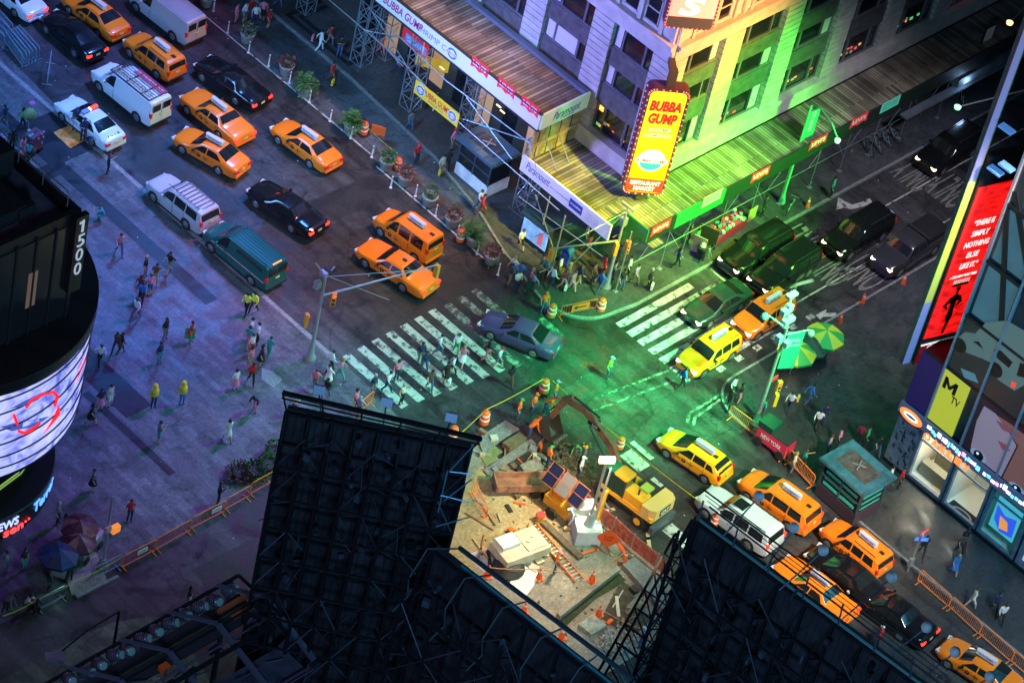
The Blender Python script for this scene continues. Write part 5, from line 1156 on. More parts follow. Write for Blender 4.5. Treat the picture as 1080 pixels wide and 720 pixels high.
# ---------------------------------------------------------------- billboard backs in the foreground
M_tr = mat('black painted steel',(.012,.013,.016),.5,.1); M_tr2 = mat('blue grey steel',(.11,.15,.20),.4,.5); M_tr3 = mat('weathered dark steel',(.05,.055,.07),.5,.3,nscale=2,namt=.4); M_back = mat('billboard back sheet',(.022,.024,.030),.7,nscale=.9,namt=.5)
def back_board(name, label, A, Bv, ztop, zbot, nrm, bays_, levels, seed, edge=None):
    """sheet with a lattice frame on the side towards nrm"""
    t = thing(name, label, 'billboard')
    A = Vector((A[0],A[1],0)); Bv = Vector((Bv[0],Bv[1],0)); d = (Bv-A); L = d.length; d.normalize(); n = Vector(nrm).normalized(); Z = Vector((0,0,1)); rr = random.Random(seed)
    def P(u, w, z): return A+d*u+n*w+Z*z
    q = MB(); q.add([P(0,0,zbot),P(L,0,zbot),P(L,0,ztop),P(0,0,ztop),P(0,-.3,zbot),P(L,-.3,zbot),P(L,-.3,ztop),P(0,-.3,ztop)],[(0,1,2,3),(7,6,5,4),(0,4,5,1),(1,5,6,2),(2,6,7,3),(3,7,4,0)]); q.obj('back_sheet', M_back, t)
    # vertical corrugations and panel laps
    q = MB(); k = int(L/.32)
    for i in range(k): u = (i+.5)*L/k; q.bar(P(u,.03,zbot),P(u,.03,ztop-.05),.05,.04)
    q.obj('sheet_rib', M_back, t)
    hh = (ztop-zbot)/levels; D = 1.8
    fr = MB(); fr2 = MB()
    for i in range(bays_+1):
        u = i*L/bays_
        fr.bar(P(u,.14,zbot),P(u,.14,ztop),.16); fr.bar(P(u,D,zbot),P(u,D,ztop-hh*.35),.12)
        for l in range(levels):
            z0 = zbot+l*hh; a = (MB() if rr.random()<.12 else fr)
            a.tube(P(u,.14,z0),P(u,D,z0+hh*.5),.045,n=5)
            if a is not fr: a.obj('pale_brace', M_tr2, t)
            fr.tube(P(u,D,z0+hh*.5),P(u,.14,z0+hh),.045,n=5)
    for l in range(levels+1):
        z0 = min(zbot+l*hh, ztop-.1); fr.bar(P(0,.2,z0),P(L,.2,z0),.12); 
        if l < levels: fr.bar(P(0,D,z0),P(L,D,z0),.10)
    fr.obj('steel_frame', M_tr, t)
    for l in range(levels):
        for i in range(bays_):
            z0 = zbot+l*hh; u0, u1 = i*L/bays_, (i+1)*L/bays_
            if rr.random() < .85:
                q = MB(); a_ = rr.random()<.5; e0, e1 = (u0,u1) if a_ else (u1,u0); k = rr.choice((.2,1.0,D))
                q.tube(P(e0,k,z0),P(e1,D,z0+hh),.038,n=5)
                q.obj('diagonal_brace', M_tr2 if rr.random()<.4 else M_tr3, t)
            for c_ in range(3):   # clutter: junction boxes, cables, plates
                if rr.random()<.6:
                    q = MB(); uu = rr.uniform(u0,u1); zz = z0+rr.uniform(.1,hh); w_ = rr.uniform(.2,D)
                    if rr.random()<.5: q.box(tuple(P(uu,w_,zz)),(rr.uniform(.1,.5),rr.uniform(.1,.3),rr.uniform(.1,.5)),rr.random()*3)
                    else: q.tube(P(uu,w_,zz),P(uu+rr.uniform(-1,1),w_+rr.uniform(-.3,.3),zz-rr.uniform(.5,2)),.02,n=4)
                    q.obj('fixing', rr.choice((M_tr3,M_tr2,M_tr)), t)
    if fr2.v: fr2.obj('pale_brace', M_tr2, t)
    return t, P, L
A1, B1 = at(303,431,25), at(497,471,25)
n1 = Vector((-.80,-.60,0)); dd = (B1-A1); n1 = Vector((dd.y,-dd.x,0)).normalized(); 
if n1.dot(Vector((-1,-1,0))) < 0: n1 = -n1
t1, P1, L1 = back_board('billboard_back', 'tall dark billboard back with three small floodlights on top, lattice framed', A1, B1, 25, 2, n1, 8, 11, 4)
q = MB(); a = at(298,414,26.3); b_ = at(508,463,26.3); q.bar(a,b_,.22,.16); q.tube(a-Vector((0,0,.35)),b_-Vector((0,0,.35)),.05); q.obj('top_beam', M_tr, t1)
q = MB()
for i in range(6):
    u = i*L1/5; q.tube(P1(u,.1,24.9),(a.lerp(b_,i/5)),.05,n=5)
q.obj('beam_stanchion', M_tr, t1)
for i,(px,py) in enumerate(((337,411),(408,424),(476,440))):
    p = at(px,py,26.6); hd = MB(); hd.box((0,0,0),(.55,.25,.42)); hd.m=1; hd.box((.0,.14,0),(.46,.03,.34))
    fl = hd.obj('floodlight', [M_tr2, mat('floodlight lens',(.3,.4,.6),.2,emit=(.3,.4,.8),es=.25)], t1); fl.location = p; fl.rotation_euler = (R(-30),0,R(-50))
    q = MB(); q.tube(p-Vector((0,0,.2)), P1(L1*(.2+.32*i),.15,24.6),.035); q.obj('floodlight_pole', M_tr, t1)
def onpl(p_):
    d_ = ray(*p_); q0 = Vector((A1.x,A1.y,0))+n1*1.95; return CPOS+d_*((q0-CPOS).dot(n1)/d_.dot(n1))
# pale teal struts on the near face
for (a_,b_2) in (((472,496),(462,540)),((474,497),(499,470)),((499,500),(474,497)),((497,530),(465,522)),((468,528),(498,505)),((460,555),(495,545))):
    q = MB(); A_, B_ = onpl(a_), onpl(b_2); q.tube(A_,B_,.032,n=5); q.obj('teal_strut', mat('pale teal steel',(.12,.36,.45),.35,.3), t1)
# second board (lower, running back along the avenue)
A2, B2 = at(459,577,20), at(660,735,20)
t2, P2, L2 = back_board('billboard_back', 'lower billboard back with a teal top edge and curved brackets above the pit', A2, B2, 20, 2, (-1,-.05,0), 6, 7, 9)
M_teal = mat('teal edge bar',(.05,.35,.42),.4,.2)
q = MB(); q.bar(P2(1.6,-.1,20.05),P2(L2,-.1,20.05),.09); q.obj('top_edge', M_teal, t2)
h0, h1 = at(484,577,21.3), at(668,716,21.3)
q = MB(); q.bar(h0,h1,.17); q.obj('hand_rail', mat('dark teal rail',(.03,.07,.08),.4), t2)
for i in range(6):
    t_ = i/5; q = MB(); c0 = P2(L2*t_,1.3,17.4); c1 = P2(L2*t_,1.6,18.8); c2 = P2(L2*t_,.6,20.3); c3 = h0.lerp(h1,t_+.01)
    q.path([P2(L2*t_,2.3,17.0),c0,c1,c2,c3],.045); q.obj('bracket', mat('grey teal bracket',(.05,.09,.10),.45), t2)
# third board (right)
A3, B3 = at(738,548,25), at(1000,742,25)
t3, P3, L3 = back_board('billboard_back', 'large black billboard back with lamps on long arms over the traffic', A3, B3, 25, 2, (-1,-.12,0), 9, 9, 15)
q = MB(); q.bar(P3(0,.05,25.05),P3(L3,.05,25.05),.10); q.obj('top_edge', mat('pale teal edge',(.18,.38,.36),.4,.2), t3)
q = MB()
# cage lattice on its open side
T = P3(0,0,0)
for w_ in (.3,1.6): q.bar(P3(-.12,w_,2),P3(-.12,w_,25.3),.11)
def oc(z): return -.25-.155*(25-z)
for w_ in (.3,1.6): q.bar(P3(oc(6),w_,6),P3(oc(25),w_,25.0),.11)
for l in range(13):
    z = 6+l*1.45
    for w_ in (.3,1.6): q.tube(P3(-.12,w_,z),P3(oc(z+1.45),w_,z+1.45),.04,n=4); q.tube(P3(oc(z),w_,z),P3(-.12,w_,z),.035,n=4)
    q.tube(P3(oc(z),.3,z),P3(oc(z+1.45),1.6,z+1.45),.035,n=4); q.tube(P3(-.12,1.6,z),P3(-.12,.3,z+1.45),.035,n=4)
q.obj('ladder_cage', M_tr, t3)
for k in range(4):
    q = MB(); o1, o2 = at(742-2*k+4*k,516+6*k,26.6-.2*k), at(1000+0*k,706+7*k,26.6-.2*k); q.tube(o1,o2,.045 if k in(0,3) else .02); q.obj('cable_rail', M_tr, t3)
q = MB()
for i in range(8):
    q.tube(P3(i*L3/7,.1,24.9), at(lerp(742,1000,i/7), lerp(528,718,i/7), 26.4), .05, n=5)
q.obj('rail_post', M_tr2, t3)
M_lamp = mat('lamp reflector',(.6,.66,.66),.5,0)
for i,(px,py,fx,fy) in enumerate(((801,523,762,566),(838,556,806,600),(869,580,822,622),(941,608,885,655),(978,661,940,690),(1008,687,975,712),(1045,713,1005,738))):
    p = at(px,py,27.2); f_ = at(fx,fy,25.2); q = MB(); q.tube(f_,p,.04,n=6); arm = q.obj('lamp_arm', M_tr2, t3)
    q = MB(); q.lathe([(.06,.24),(.14,.2),(.22,.05),(.27,-.08),(.24,-.08),(.08,.1)],(0,0,0),14); lh = q.obj('lamp_head', M_lamp, arm, 50); lh.location = p; lh.rotation_euler = (R(30),R(-25),0)
# ---------------------------------------------------------------- maintenance gantry with rounded projectors, bottom left
GZ = 12.0
GN = thing('lighting_gantry', 'long steel gantry holding the row of rounded stage projectors', 'gantry')
gx0, gx1, gy0, gy1 = -50, -34.4, -12.3, -15.6
q = MB(); q.bar((gx0,gy0,GZ),(gx1,gy0,GZ),.14); q.bar((gx0,gy1+1.3,GZ),(gx1,gy1+1.3,GZ),.10); q.bar((gx0,gy1,GZ-.3),(gx1,gy1,GZ-.3),.18); q.bar((gx1,gy0,GZ),(gx1,gy1,GZ),.12); q.obj('long_beam', M_tr, GN)
q = MB(); q.bx(gx0,gx1,gy1+1.45,gy0-.2,GZ-1.25,GZ-1.15); q.obj('walkway', mat('grated walkway',(.03,.03,.035),.7), GN)
q = MB(); q.bx(gx0,gx1,gy1-2.2,gy1-.3,GZ-2.0,GZ-1.9); q.obj('duct_deck', mat('blue grey duct deck',(.09,.10,.14),.4,.3,nscale=1.5), GN)
for i in range(5):
    x = gx1-.5-i*3.1; q = MB(); q.bar((x-1.0,gy0+.0,GZ+.25),(x+.5,gy1+1.3,GZ+.25),.2,.1); q.bar((x+.5,gy1+1.3,GZ+.2),(x+1.1,gy1-2.1,GZ-1.7),.26,.2); q.obj('cross_beam', mat('dusty blue beam',(.11,.12,.17),.5,.3), GN)
q = MB(); q.tube((gx0,gy1+2.0,GZ-.6),(gx1,gy1+2.0,GZ-.6),.02); q.obj('yellow_cable', mat('yellow cable',(.35,.32,.05),.6), GN)
q = MB(); q.tube((gx0,gy1+.6,GZ-.5),(gx1,gy1+.6,GZ-.5),.06); q.tube((gx0,gy1-2.4,GZ-1.6),(gx1,gy1-2.4,GZ-1.6),.09); q.tube((gx0,gy1-2.7,GZ-1.4),(gx1,gy1-2.7,GZ-1.4),.05); q.obj('conduit', mat('violet grey conduit',(.16,.13,.20),.4,.5), GN)
for i in range(9):
    x = gx0+i*1.9; q = MB(); q.tube((x,gy1-2.6,GZ-2.2),(x,gy1-2.6,GZ-.9),.04); q.tube((x,gy1-2.6,GZ-1.0),(x+1,gy1-2.0,GZ-1.9),.03); q.obj('rail_bracket', M_tr2, GN)
q = MB(); q.bx(gx1-1.4,gx1+.5,gy1+1.8,gy1+2.1,GZ-1.05,GZ-.95); q.bx(gx1-1.8,gx1+.6,gy1+2.5,gy1+2.7,GZ-1.05,GZ-.8); q.obj('orange_strip', mat('orange warning strip',(.55,.12,.05),.5), GN)
q = MB(); q.box((-40.8,-14.3,GZ-.8),(.5,.35,.3)); q.obj('orange_box', M_orange, GN)
q = MB()
for x in (gx1-.5,gx1-6,gx1-12): 
    for y in (gy0,gy1): q.bar((x,y,.1),(x,y,GZ-.2),.2)
q.obj('support_leg', M_tr, GN)
rr = random.Random(77)
for i in range(46):
    q = MB(); x = rr.uniform(gx0+8,gx1+1); y = rr.uniform(gy1-2.4,gy1+1.2); z = GZ-1.85 if y < gy1-.3 else GZ-1.1
    if i%2: q.box((x,y,z+.15),(rr.uniform(.15,.7),rr.uniform(.1,.4),rr.uniform(.1,.4)),rr.random()*.4)
    else: q.tube((x,y,z+.25),(x+rr.uniform(-1.5,1.5),y+rr.uniform(-.6,.6),z+rr.uniform(.1,.6)),.035,n=5)
    q.obj('fitting', rr.choice((M_tr2,M_tr3,mat('violet grey conduit',(.16,.13,.20),.4,.5),mat('dusty blue beam',(.11,.12,.17)))), GN)
M_pj = mat('grey projector housing',(.12,.13,.17),.35,.3); pj = None
for i,(px,py) in enumerate(((72,719),(90,712),(104,703),(120,694),(133,688),(149,677),(163,668),(178,661),(193,651),(209,644),(225,637),(241,626))):
    p = at(px,py,GZ-.35)
    if pj is None:
        pj = thing('stage_projector','rounded grey stage projector in the long row on the gantry','projector',group='stage projectors on the gantry')
        q = MB(); q.lathe([(.12,-.55),(.30,-.45),(.38,-.2),(.40,.1),(.34,.38),(.2,.5)],(0,0,0),14); q.m=1
        for k in range(5): q.lathe([(.41-.012*abs(k-2),-.33+k*.16),(.415-.012*abs(k-2),-.28+k*.16)],(0,0,0),14)
        h = q.obj('housing',[M_pj,M_trim],pj,50); h.rotation_euler = (R(60),0,R(20)); h.location = (0,0,.35)
        q = MB(); q.lathe([(.24,.5),(.27,.58),(.2,.62)],(0,0,0),14); l_ = q.obj('lens', mat('cyan lens',(.1,.2,.24),.2,emit=(.3,.8,.8),es=.04), h, 50)
        q = MB(); q.bar((-.5,0,-.35),(-.5,0,.4),.07); q.bar((.5,0,-.35),(.5,0,.4),.07); q.bar((-.5,0,-.35),(.5,0,-.35),.08); q.obj('yoke', M_tr2, pj); o = pj
    else: o = dup(pj)
    o.location = p; o.rotation_euler = (0,0,R(-35+(i*37)%70)); o.scale = (.8,.8,.8)
tag(pj,'rounded grey stage projector in the long row on the gantry')
# ---------------------------------------------------------------- street furniture
def add_label(o, l): o['label'] = l; LABELS.setdefault(l, []).append(o.name); return o
# planters
M_pot = mat('pale fibreglass pot',(.42,.42,.40),.6,nscale=2,namt=.2)
def foliage(kind, col, seed):
    q = MB(); rr = random.Random(seed)
    def leaf(p, d, L, w):
        d = d.normalized(); s_ = d.cross(Vector((rr.uniform(-1,1),rr.uniform(-1,1),rr.uniform(-1,1)))).normalized()*w
        a = p+d*L*.5; q.add([p, a+s_, p+d*L, a-s_],[(0,1,2,3)])
    if kind == 'bush':
        for i in range(420):
            v = Vector((rr.gauss(0,1),rr.gauss(0,1),rr.gauss(0,1))).normalized(); r = rr.uniform(.25,.55); p = Vector((v.x*r,v.y*r,.28+v.z*r*.7)); q.m = rr.choice([0,0,1,2]); leaf(p, v+Vector((0,0,.3)), rr.uniform(.10,.2), .045)
    if kind == 'box':
        for i in range(650):
            v = Vector((rr.gauss(0,1),rr.gauss(0,1),rr.gauss(0,1))).normalized(); r = rr.uniform(.32,.44); p = Vector((v.x*r,v.y*r,.38+v.z*r*1.15)); q.m = rr.choice([0,0,1]); leaf(p, v, rr.uniform(.06,.12), .035)
    if kind == 'palm':
        for i in range(30):
            a = rr.uniform(0,6.28); el = rr.uniform(.3,1.4); d = Vector((math.cos(a)*math.cos(el),math.sin(a)*math.cos(el),math.sin(el))); L = rr.uniform(.8,1.3); 
            pts = [Vector((0,0,.1))+d*L*t+Vector((0,0,-.5*L*t*t*(1.3-el*.7))) for t in (0,.25,.5,.75,1)]
            for p0,p1 in zip(pts,pts[1:]):
                q.m = rr.choice([0,1,0]); q.tube(p0,p1,.012,n=3)
                for k in range(5):
                    t = k/5; pp = p0.lerp(p1,t); dr = (p1-p0).normalized(); sd_ = dr.cross(Vector((0,0,1))).normalized()
                    for sg in (-1,1): leaf(pp, dr*.6+sd_*sg+Vector((0,0,-.2)), .26, .028)
        for i in range(160):
            v = Vector((rr.gauss(0,1),rr.gauss(0,1),abs(rr.gauss(0,1))*.5)).normalized(); r = rr.uniform(.2,.45); q.m = rr.choice([0,1,2]); leaf(Vector((v.x*r,v.y*r,.05+v.z*r*.5)), v, .14,.04)
    return q, kind
M_lf = {'g':(mat('green leaf',(.04,.12,.035),.6),mat('bright leaf',(.08,.20,.05),.6),mat('dark leaf',(.02,.07,.03),.6)),'r':(mat('burgundy leaf',(.16,.03,.05),.6),mat('green leaf',(.04,.12,.035),.6),mat('rosy leaf',(.30,.08,.10),.6)),'w':(mat('green leaf',(.04,.12,.035),.6),mat('pale blossom',(.5,.45,.4),.6),mat('dark leaf',(.02,.07,.03),.6))}
def planter(px, py, kind, colr, label, seed, h=.78, s=1.0, z=.01):
    p = at(px,py,z); t = thing('planter', label, 'planter', tuple(p), 0, 'round planters along the avenue')
    q = MB(); q.lathe([(.30,0),(.36,.05),(.48,h-.12),(.52,h-.08),(.52,h),(.45,h),(.44,h-.08)],(0,0,0),20); q.obj('pot', M_pot, t, 40)
    q = MB(); q.lathe([(.43,h-.1),(.05,h-.06)],(0,0,0),14); q.obj('soil', M_tyre, t)
    f,_ = foliage(kind, colr, seed); o = f.obj('foliage', list(M_lf[colr]), t); o.location = (0,0,h-.05); t.scale = (s,s,s); return t
for a in ((217,6,'bush','g','planter cut by the top edge, left of the crowd',1),(260,44,'bush','w','planter with pale blossom below the standing crowd',2),(301,78,'bush','r','planter with tall reddish flowers beside the edge posts',3),(321,100,'palm','g','planter with a leaning green palm, upper of the two palms',4),(369,140,'palm','g','planter with a tall palm beside an orange barrel and sign',5),
          (407,178,'bush','g','leafy planter beside the orange barrel near the flagger rope',6),(426,194,'bush','r','planter with red green shrubs above the clipped box',16),(452,216,'box','g','planter with a clipped green box ball',7),(476,238,'bush','r','planter with a dark burgundy bush',8),(498,258,'palm','g','planter with bright green fronds next to the barrel',9),(517,277,'bush','r','planter with a red spike plant, last of the row',10)):
    planter(*a)
for i,(px,py,k,c,l) in enumerate(((252,502,'bush','r','round bush with red flowers behind the orange fence'),(268,500,'bush','g','bushy green plant behind the orange fence'),(282,494,'box','g','clipped round shrub at the end of the orange fence'),(289,480,'box','g','dark clipped shrub beside the billboard back'))):
    p = at(px,py,PZ); t = thing('shrub', l, 'plant', tuple(p), 0, 'shrubs behind the orange fence'); f,_ = foliage(k,c,40+i); f.obj('leaves', list(M_lf[c]), t); q = MB(); q.lathe([(.3,0),(.38,.3),(.3,.3)],(0,0,0),14); q.obj('pot', M_trim, t); t.scale = (1.3,1.3,1.3)
# flexible edge posts
pp = None
posts = [(225,12),(240,35),(262,56),(283,70),(305,88),(326,108),(348,128),(370,146),(392,166),(412,198),(438,207),(459,228),(482,250),(503,268),(525,290)]
for i,(px,py) in enumerate(posts):
    p = at(px,py,.01)
    if pp is None:
        pp = thing('edge_post','thin white flexible post on the painted line between planters and traffic','post',group='white posts along the planter line'); q = MB(); q.lathe([(.1,0),(.1,.04),(.045,.06),(.045,.95),(.03,.98)],(0,0,0),10); q.obj('tube', M_white, pp, 40); q = MB(); q.lathe([(.048,.75),(.048,.87)],(0,0,0),10); q.obj('band', M_steel, pp, 40); o = pp
    else: o = dup(pp)
    o.location = p
# barrels and cones
def barrel_proto(label):
    t = thing('traffic_barrel', label, 'barrel', group='orange traffic barrels'); q = MB(); q.lathe([(.40,.0),(.40,.07),(.30,.08)],(0,0,0),18); q.obj('rubber_base', M_tyre, t, 40)
    z = .08; q = MB(); q.lathe([(.29,.08),(.28,.35),(.27,.355),(.25,.62),(.24,.625),(.225,.88),(.19,.92),(.1,.98)],(0,0,0),18); b = q.obj('drum', M_orange, t, 40)
    for z0,r in ((.34,.285),(.66,.254)): q = MB(); q.lathe([(r+.004,z0),(r-.002,z0+.09)],(0,0,0),18); q.obj('white_band', M_refl, b, 40)
    return t
bp_ = None
for (px,py,l,s_) in ((383,141,'orange barrel beside the tall palm planter',1),(419,178,'small orange barrel at the end of the yellow rope',.9),(485,254,'orange barrel between two planters',1),(581,333,'orange barrel at one end of the arrow barricade, by the flagger',1),(633,327,'orange barrel at the other end of the arrow barricade',1),(510,446,'orange barrel standing alone at the corner of the yellow tape',1.05),(573,413,'orange barrel beside the vested workers at the tape corner',1.05),(653,472,'orange barrel near the excavator arm',.9),(477,462,'orange barrel half hidden by the billboard beam',1),(753,553,'orange barrel beside the pearl silver SUV',1)):
    p = at(px,py,.01)
    if bp_ is None: bp_ = barrel_proto(l); o = bp_
    else: o = dup(bp_, label=l)
    o.location = p; o.scale = (s_,)*3
cp = None
for (px,py,l) in ((952,300,'traffic cone by the pickup truck front wheel'),(909,320,'traffic cone on the far side of the turn lane words'),(885,341,'traffic cone next to the lane arrow and food cart'),(851,219,'traffic cone on the curb beneath the green lamp banner'),(816,239,'traffic cone in front of the black SUV nearest the curb'),
     (568,610,'traffic cone below the worker by the ladder'),(624,612,'traffic cone at the foot of the orange ladder'),(658,592,'traffic cone at the corner of the red fence tape'),(631,649,'traffic cone above the square steel plate'),(592,673,'traffic cone below the trench, left of the steel plate'),(679,671,'traffic cone beside the rubble heap'),(552,646,'traffic cone behind the teal billboard edge'),(514,607,'traffic cone on the pale canvas by the white machine')):
    p = at(px,py,.02)
    if cp is None:
        cp = thing('traffic_cone', l, 'cone', group='orange traffic cones'); q = MB(); q.box((0,0,.025),(.42,.42,.05)); q.obj('base', M_orange, cp); q = MB(); q.lathe([(.16,.05),(.04,.74),(.02,.76)],(0,0,0),14); c = q.obj('cone_body', M_orange, cp, 40); q = MB(); q.lathe([(.118,.27),(.092,.42)],(0,0,0),14); q.obj('white_band', M_refl, c, 40); q = MB(); q.lathe([(.082,.50),(.065,.6)],(0,0,0),14); q.obj('white_band', M_refl, c, 40); o = cp
    else: o = dup(cp, label=l)
    o.location = p; o.scale = (1.15,)*3
# crowd-control barriers
M_bar = mat('pale blue steel',(.32,.42,.50),.4,.5); M_obar = mat('orange painted steel',(.95,.24,.05),.5)
def barrier_mesh(L, h, bars, m, tag_=None):
    q = MB(); r = .03; q.path([(-L/2,0,.2),(-L/2,0,h-.12),(-L/2+.12,0,h),(L/2-.12,0,h),(L/2,0,h-.12),(L/2,0,.2)], r, 5); q.tube((-L/2,0,.2),(L/2,0,.2),r,n=5)
    for i in range(bars): x = -L/2+(i+1)*L/(bars+1); q.tube((x,0,.2),(x,0,h),.013,n=3)
    return q
def barrier(a, b_, label, m, grp, z=.01, h=1.05, plate=None):
    A, B_ = at(*a,z), at(*b_,z); v = B_-A; L = v.length
    t = thing('crowd_barrier', label, 'barrier', tuple((A+B_)/2), math.atan2(v.y,v.x), grp); barrier_mesh(L,h,max(4,int(L/.13)),m).obj('barrier_frame', m, t)
    for sx in (-1,1): q = MB(); q.box((sx*(L/2-.12),0,.03),(.05,.62,.04)); q.box((sx*(L/2-.12),0,.12),(.04,.04,.18)); q.obj('foot', m, t)
    if plate: q = MB(); q.box((plate*L,0,h*.62),(.7,.03,.3)); pq = q.obj('notice_plate', M_white, t); text('lettering','NYPD',(plate*L,-.02,h*.62),(1,0,0),(0,0,1),1,M_black,pq,.002,0,width=.5,height=.14)
    return t
GB = 'orange barriers along the plaza edge'
for i,(a,b_,l,pl) in enumerate((((128,600),(163,582),'orange barrier nearest the umbrella carts, notice in its middle',.1),((164,581),(200,561),'orange barrier second from the umbrella carts',None),((201,559),(236,541),'orange barrier carrying a white notice near its upper end',.25),((237,539),(262,525),'orange barrier third from the shrubs',None),((263,523),(288,509),'orange barrier closest to the billboard back and shrubs',None))): barrier(a,b_,l,M_obar,GB,plate=pl)
GB2 = 'bare steel barriers by the ramp'
barrier((40,645),(68,630),'pale steel barrier beside the seated people at the lower edge',M_bar,GB2); barrier((98,612),(126,598),'pale steel barrier on the concrete ramp',M_bar,GB2)
GB3 = 'orange barriers on the store sidewalk'
for i,(a,b_,l) in enumerate((((967,613),(999,641),'orange barrier on the store sidewalk, first from the street sign'),((1000,641),(1031,670),'orange barrier on the store sidewalk, second from the street sign'),((1032,670),(1065,699),'orange barrier on the store sidewalk above the corner taxi'),((1066,699),(1098,728),'orange barrier cut by the right edge of the frame'))): barrier(a,b_,l,M_obar,GB3,.12)
GB4 = 'steel barriers by the intersection kiosk'
for a,b_,l in (((768,440),(797,462),'dark barrier with a white notice next to the signal pole'),((798,463),(826,486),'dark barrier between the signal pole and the red cart'),((830,487),(856,515),'orange brown barrier behind the orange taxi minivan')): barrier(a,b_,l,M_obar,GB4,.1,plate=.0 if 'notice' in l else None)
# stacked barriers at the top left
BL0 = (at(36,32)-at(0,0)).length
bpz = barrier((0,0),(36,32),'stacked blue steel barriers beside the black sedan',M_bar,'stack of blue steel barriers'); 
first = True
bl_ = bpz
for i in range(14):
    t_ = (i%8)/7 if i < 8 else (i-8)/5
    if i < 8: A_, B_ = at(lerp(6,20,t_),lerp(36,29,t_),.9), at(lerp(26,42,t_),lerp(61,53,t_),.9)
    else: A_, B_ = at(lerp(-14,-2,t_),lerp(24,12,t_),.9), at(lerp(4,14,t_),lerp(42,29,t_),.9)
    o = bpz if first else dup(bpz); first = False; v = B_-A_
    o.location = ((A_.x+B_.x)/2,(A_.y+B_.y)/2,.02); o.rotation_euler = (R(5-i%3*3),0,math.atan2(v.y,v.x)+R(i%3-1)*2); o.scale = (v.length/BL0,1,1.08)
barrier((49,91),(53,66),'single steel barrier standing apart from the stack',M_bar,'stack of blue steel barriers')
# tape lines
M_tape = mat('yellow tape',(.75,.62,.05),.5); M_rw = mat('orange white tape',(.8,.35,.15),.5)
def tape(pts, label, m, w=.06, grp='barricade tapes', z=None):
    q = MB(); P_ = [at(a,b,z_) for a,b,z_ in pts]
    for a,b in zip(P_,P_[1:]): 
        n=6
        for k in range(n):
            u,v = k/n,(k+1)/n; s0 = Vector((0,0,-.12*math.sin(math.pi*u))); s1 = Vector((0,0,-.12*math.sin(math.pi*v))); A_,B_ = a.lerp(b,u)+s0,a.lerp(b,v)+s1; q.add([A_,B_,B_+Vector((0,0,w)),A_+Vector((0,0,w)),A_+Vector((.012,.012,0)),B_+Vector((.012,.012,0)),B_+Vector((.012,.012,w)),A_+Vector((.012,.012,w))],[(0,1,2,3),(4,7,6,5),(3,2,6,7),(0,4,5,1)])
    return tag(q.obj('tape',m),label,'tape',grp)
tape([(470,470,1),(513,432,.95),(573,400,.95)],'yellow tape from the billboard beam past the lone barrel to the workers',M_tape)
tape([(583,402,1),(648,458,.9),(742,532,1)],'yellow tape running past the excavator to the pearl silver SUV',M_tape)
tape([(3,650,1),(40,632,.9),(80,613,1),(128,588,1)],'yellow tape strung between barriers at the lower edge',M_tape)
tape([(385,132,.9),(419,162,.8)],'pale yellow rope between the two barrels near the orange sign',M_tape,.04)
tape([(512,598,.7),(566,600,.7),(624,603,.6),(660,582,.7)],'orange and white tape from cone to cone above the trench',M_rw,.05)
tape([(592,664,.7),(631,641,.7),(679,664,.7)],'orange and white tape from cone to cone below the trench',M_rw,.05)
# arrow barricade
AR = thing('arrow_barricade','orange mesh barricade with a black arrow between two barrels','barricade',tuple((at(590,335)+at(627,327))/2)); v = at(627,327)-at(590,335); AR.rotation_euler = (0,0,math.atan2(v.y,v.x))
q = MB(); q.path([(-v.length/2,0,0),(-v.length/2,0,.95),(v.length/2,0,.95),(v.length/2,0,0)],.03,5); q.tube((-v.length/2,0,.25),(v.length/2,0,.25),.02,n=5)
for i in range(14): x = -v.length/2+i*v.length/13; q.tube((x,0,.25),(x,0,.95),.012,n=3)
q.obj('barrier_frame', M_orange, AR); q = MB(); q.box((.1,-.04,.62),(1.25,.03,.5)); pn = q.obj('arrow_panel', M_orange, AR)
q = MB(); q.add([(x,-.06,z) for x,z in ((-.4,.62),(-.15,.8),(-.15,.67),(.5,.67),(.5,.57),(-.15,.57),(-.15,.44))],[tuple(range(7))]); q.obj('arrow', M_black, pn)
for sx in (-1,1): q = MB(); q.box((sx*v.length/2,0,.03),(.06,.7,.05)); q.obj('foot', M_orange, AR)
# orange diamond / square signs
def diamond(px, py, label, z0, words, s_=1.2, rz=-50, dia=True, stand=True):
    p = at(px,py,.02); t = thing('warning_sign', label, 'sign', tuple(p), R(rz)); q = MB(); a = s_*.7071 if dia else s_/2
    pts = [(0,-a),(a,0),(0,a),(-a,0)] if dia else [(-a,-a*.8),(a,-a*.8),(a,a*.8),(-a,a*.8)]
    q.add([(x,-.02,z+z0) for x,z in pts]+[(x,.02,z+z0) for x,z in pts],[(0,1,2,3),(7,6,5,4),(0,4,5,1),(1,5,6,2),(2,6,7,3),(3,7,4,0)]); f = q.obj('sign_face', M_orange, t)
    for i,w in enumerate(words): text('lettering', w, (0,-.035,z0+.14-.22*i),(1,0,0),(0,0,1),1,M_black,f,.003,0,width=s_*.5,height=.14)
    q = MB(); q.tube((0,.05,0),(0,.05,z0),.03); q.tube((-.4,.3,0),(0,.05,.8),.02); q.tube((.4,.3,0),(0,.05,.8),.02); q.obj('stand', M_steel, t); return t
diamond(394,163,'small orange square sign on a pole beside the planters',2.0,(),.9,-60,False); diamond(639,577,'orange diamond road work sign beside the white lamp base',.75,('ROAD','WORK'),1.05,-50)
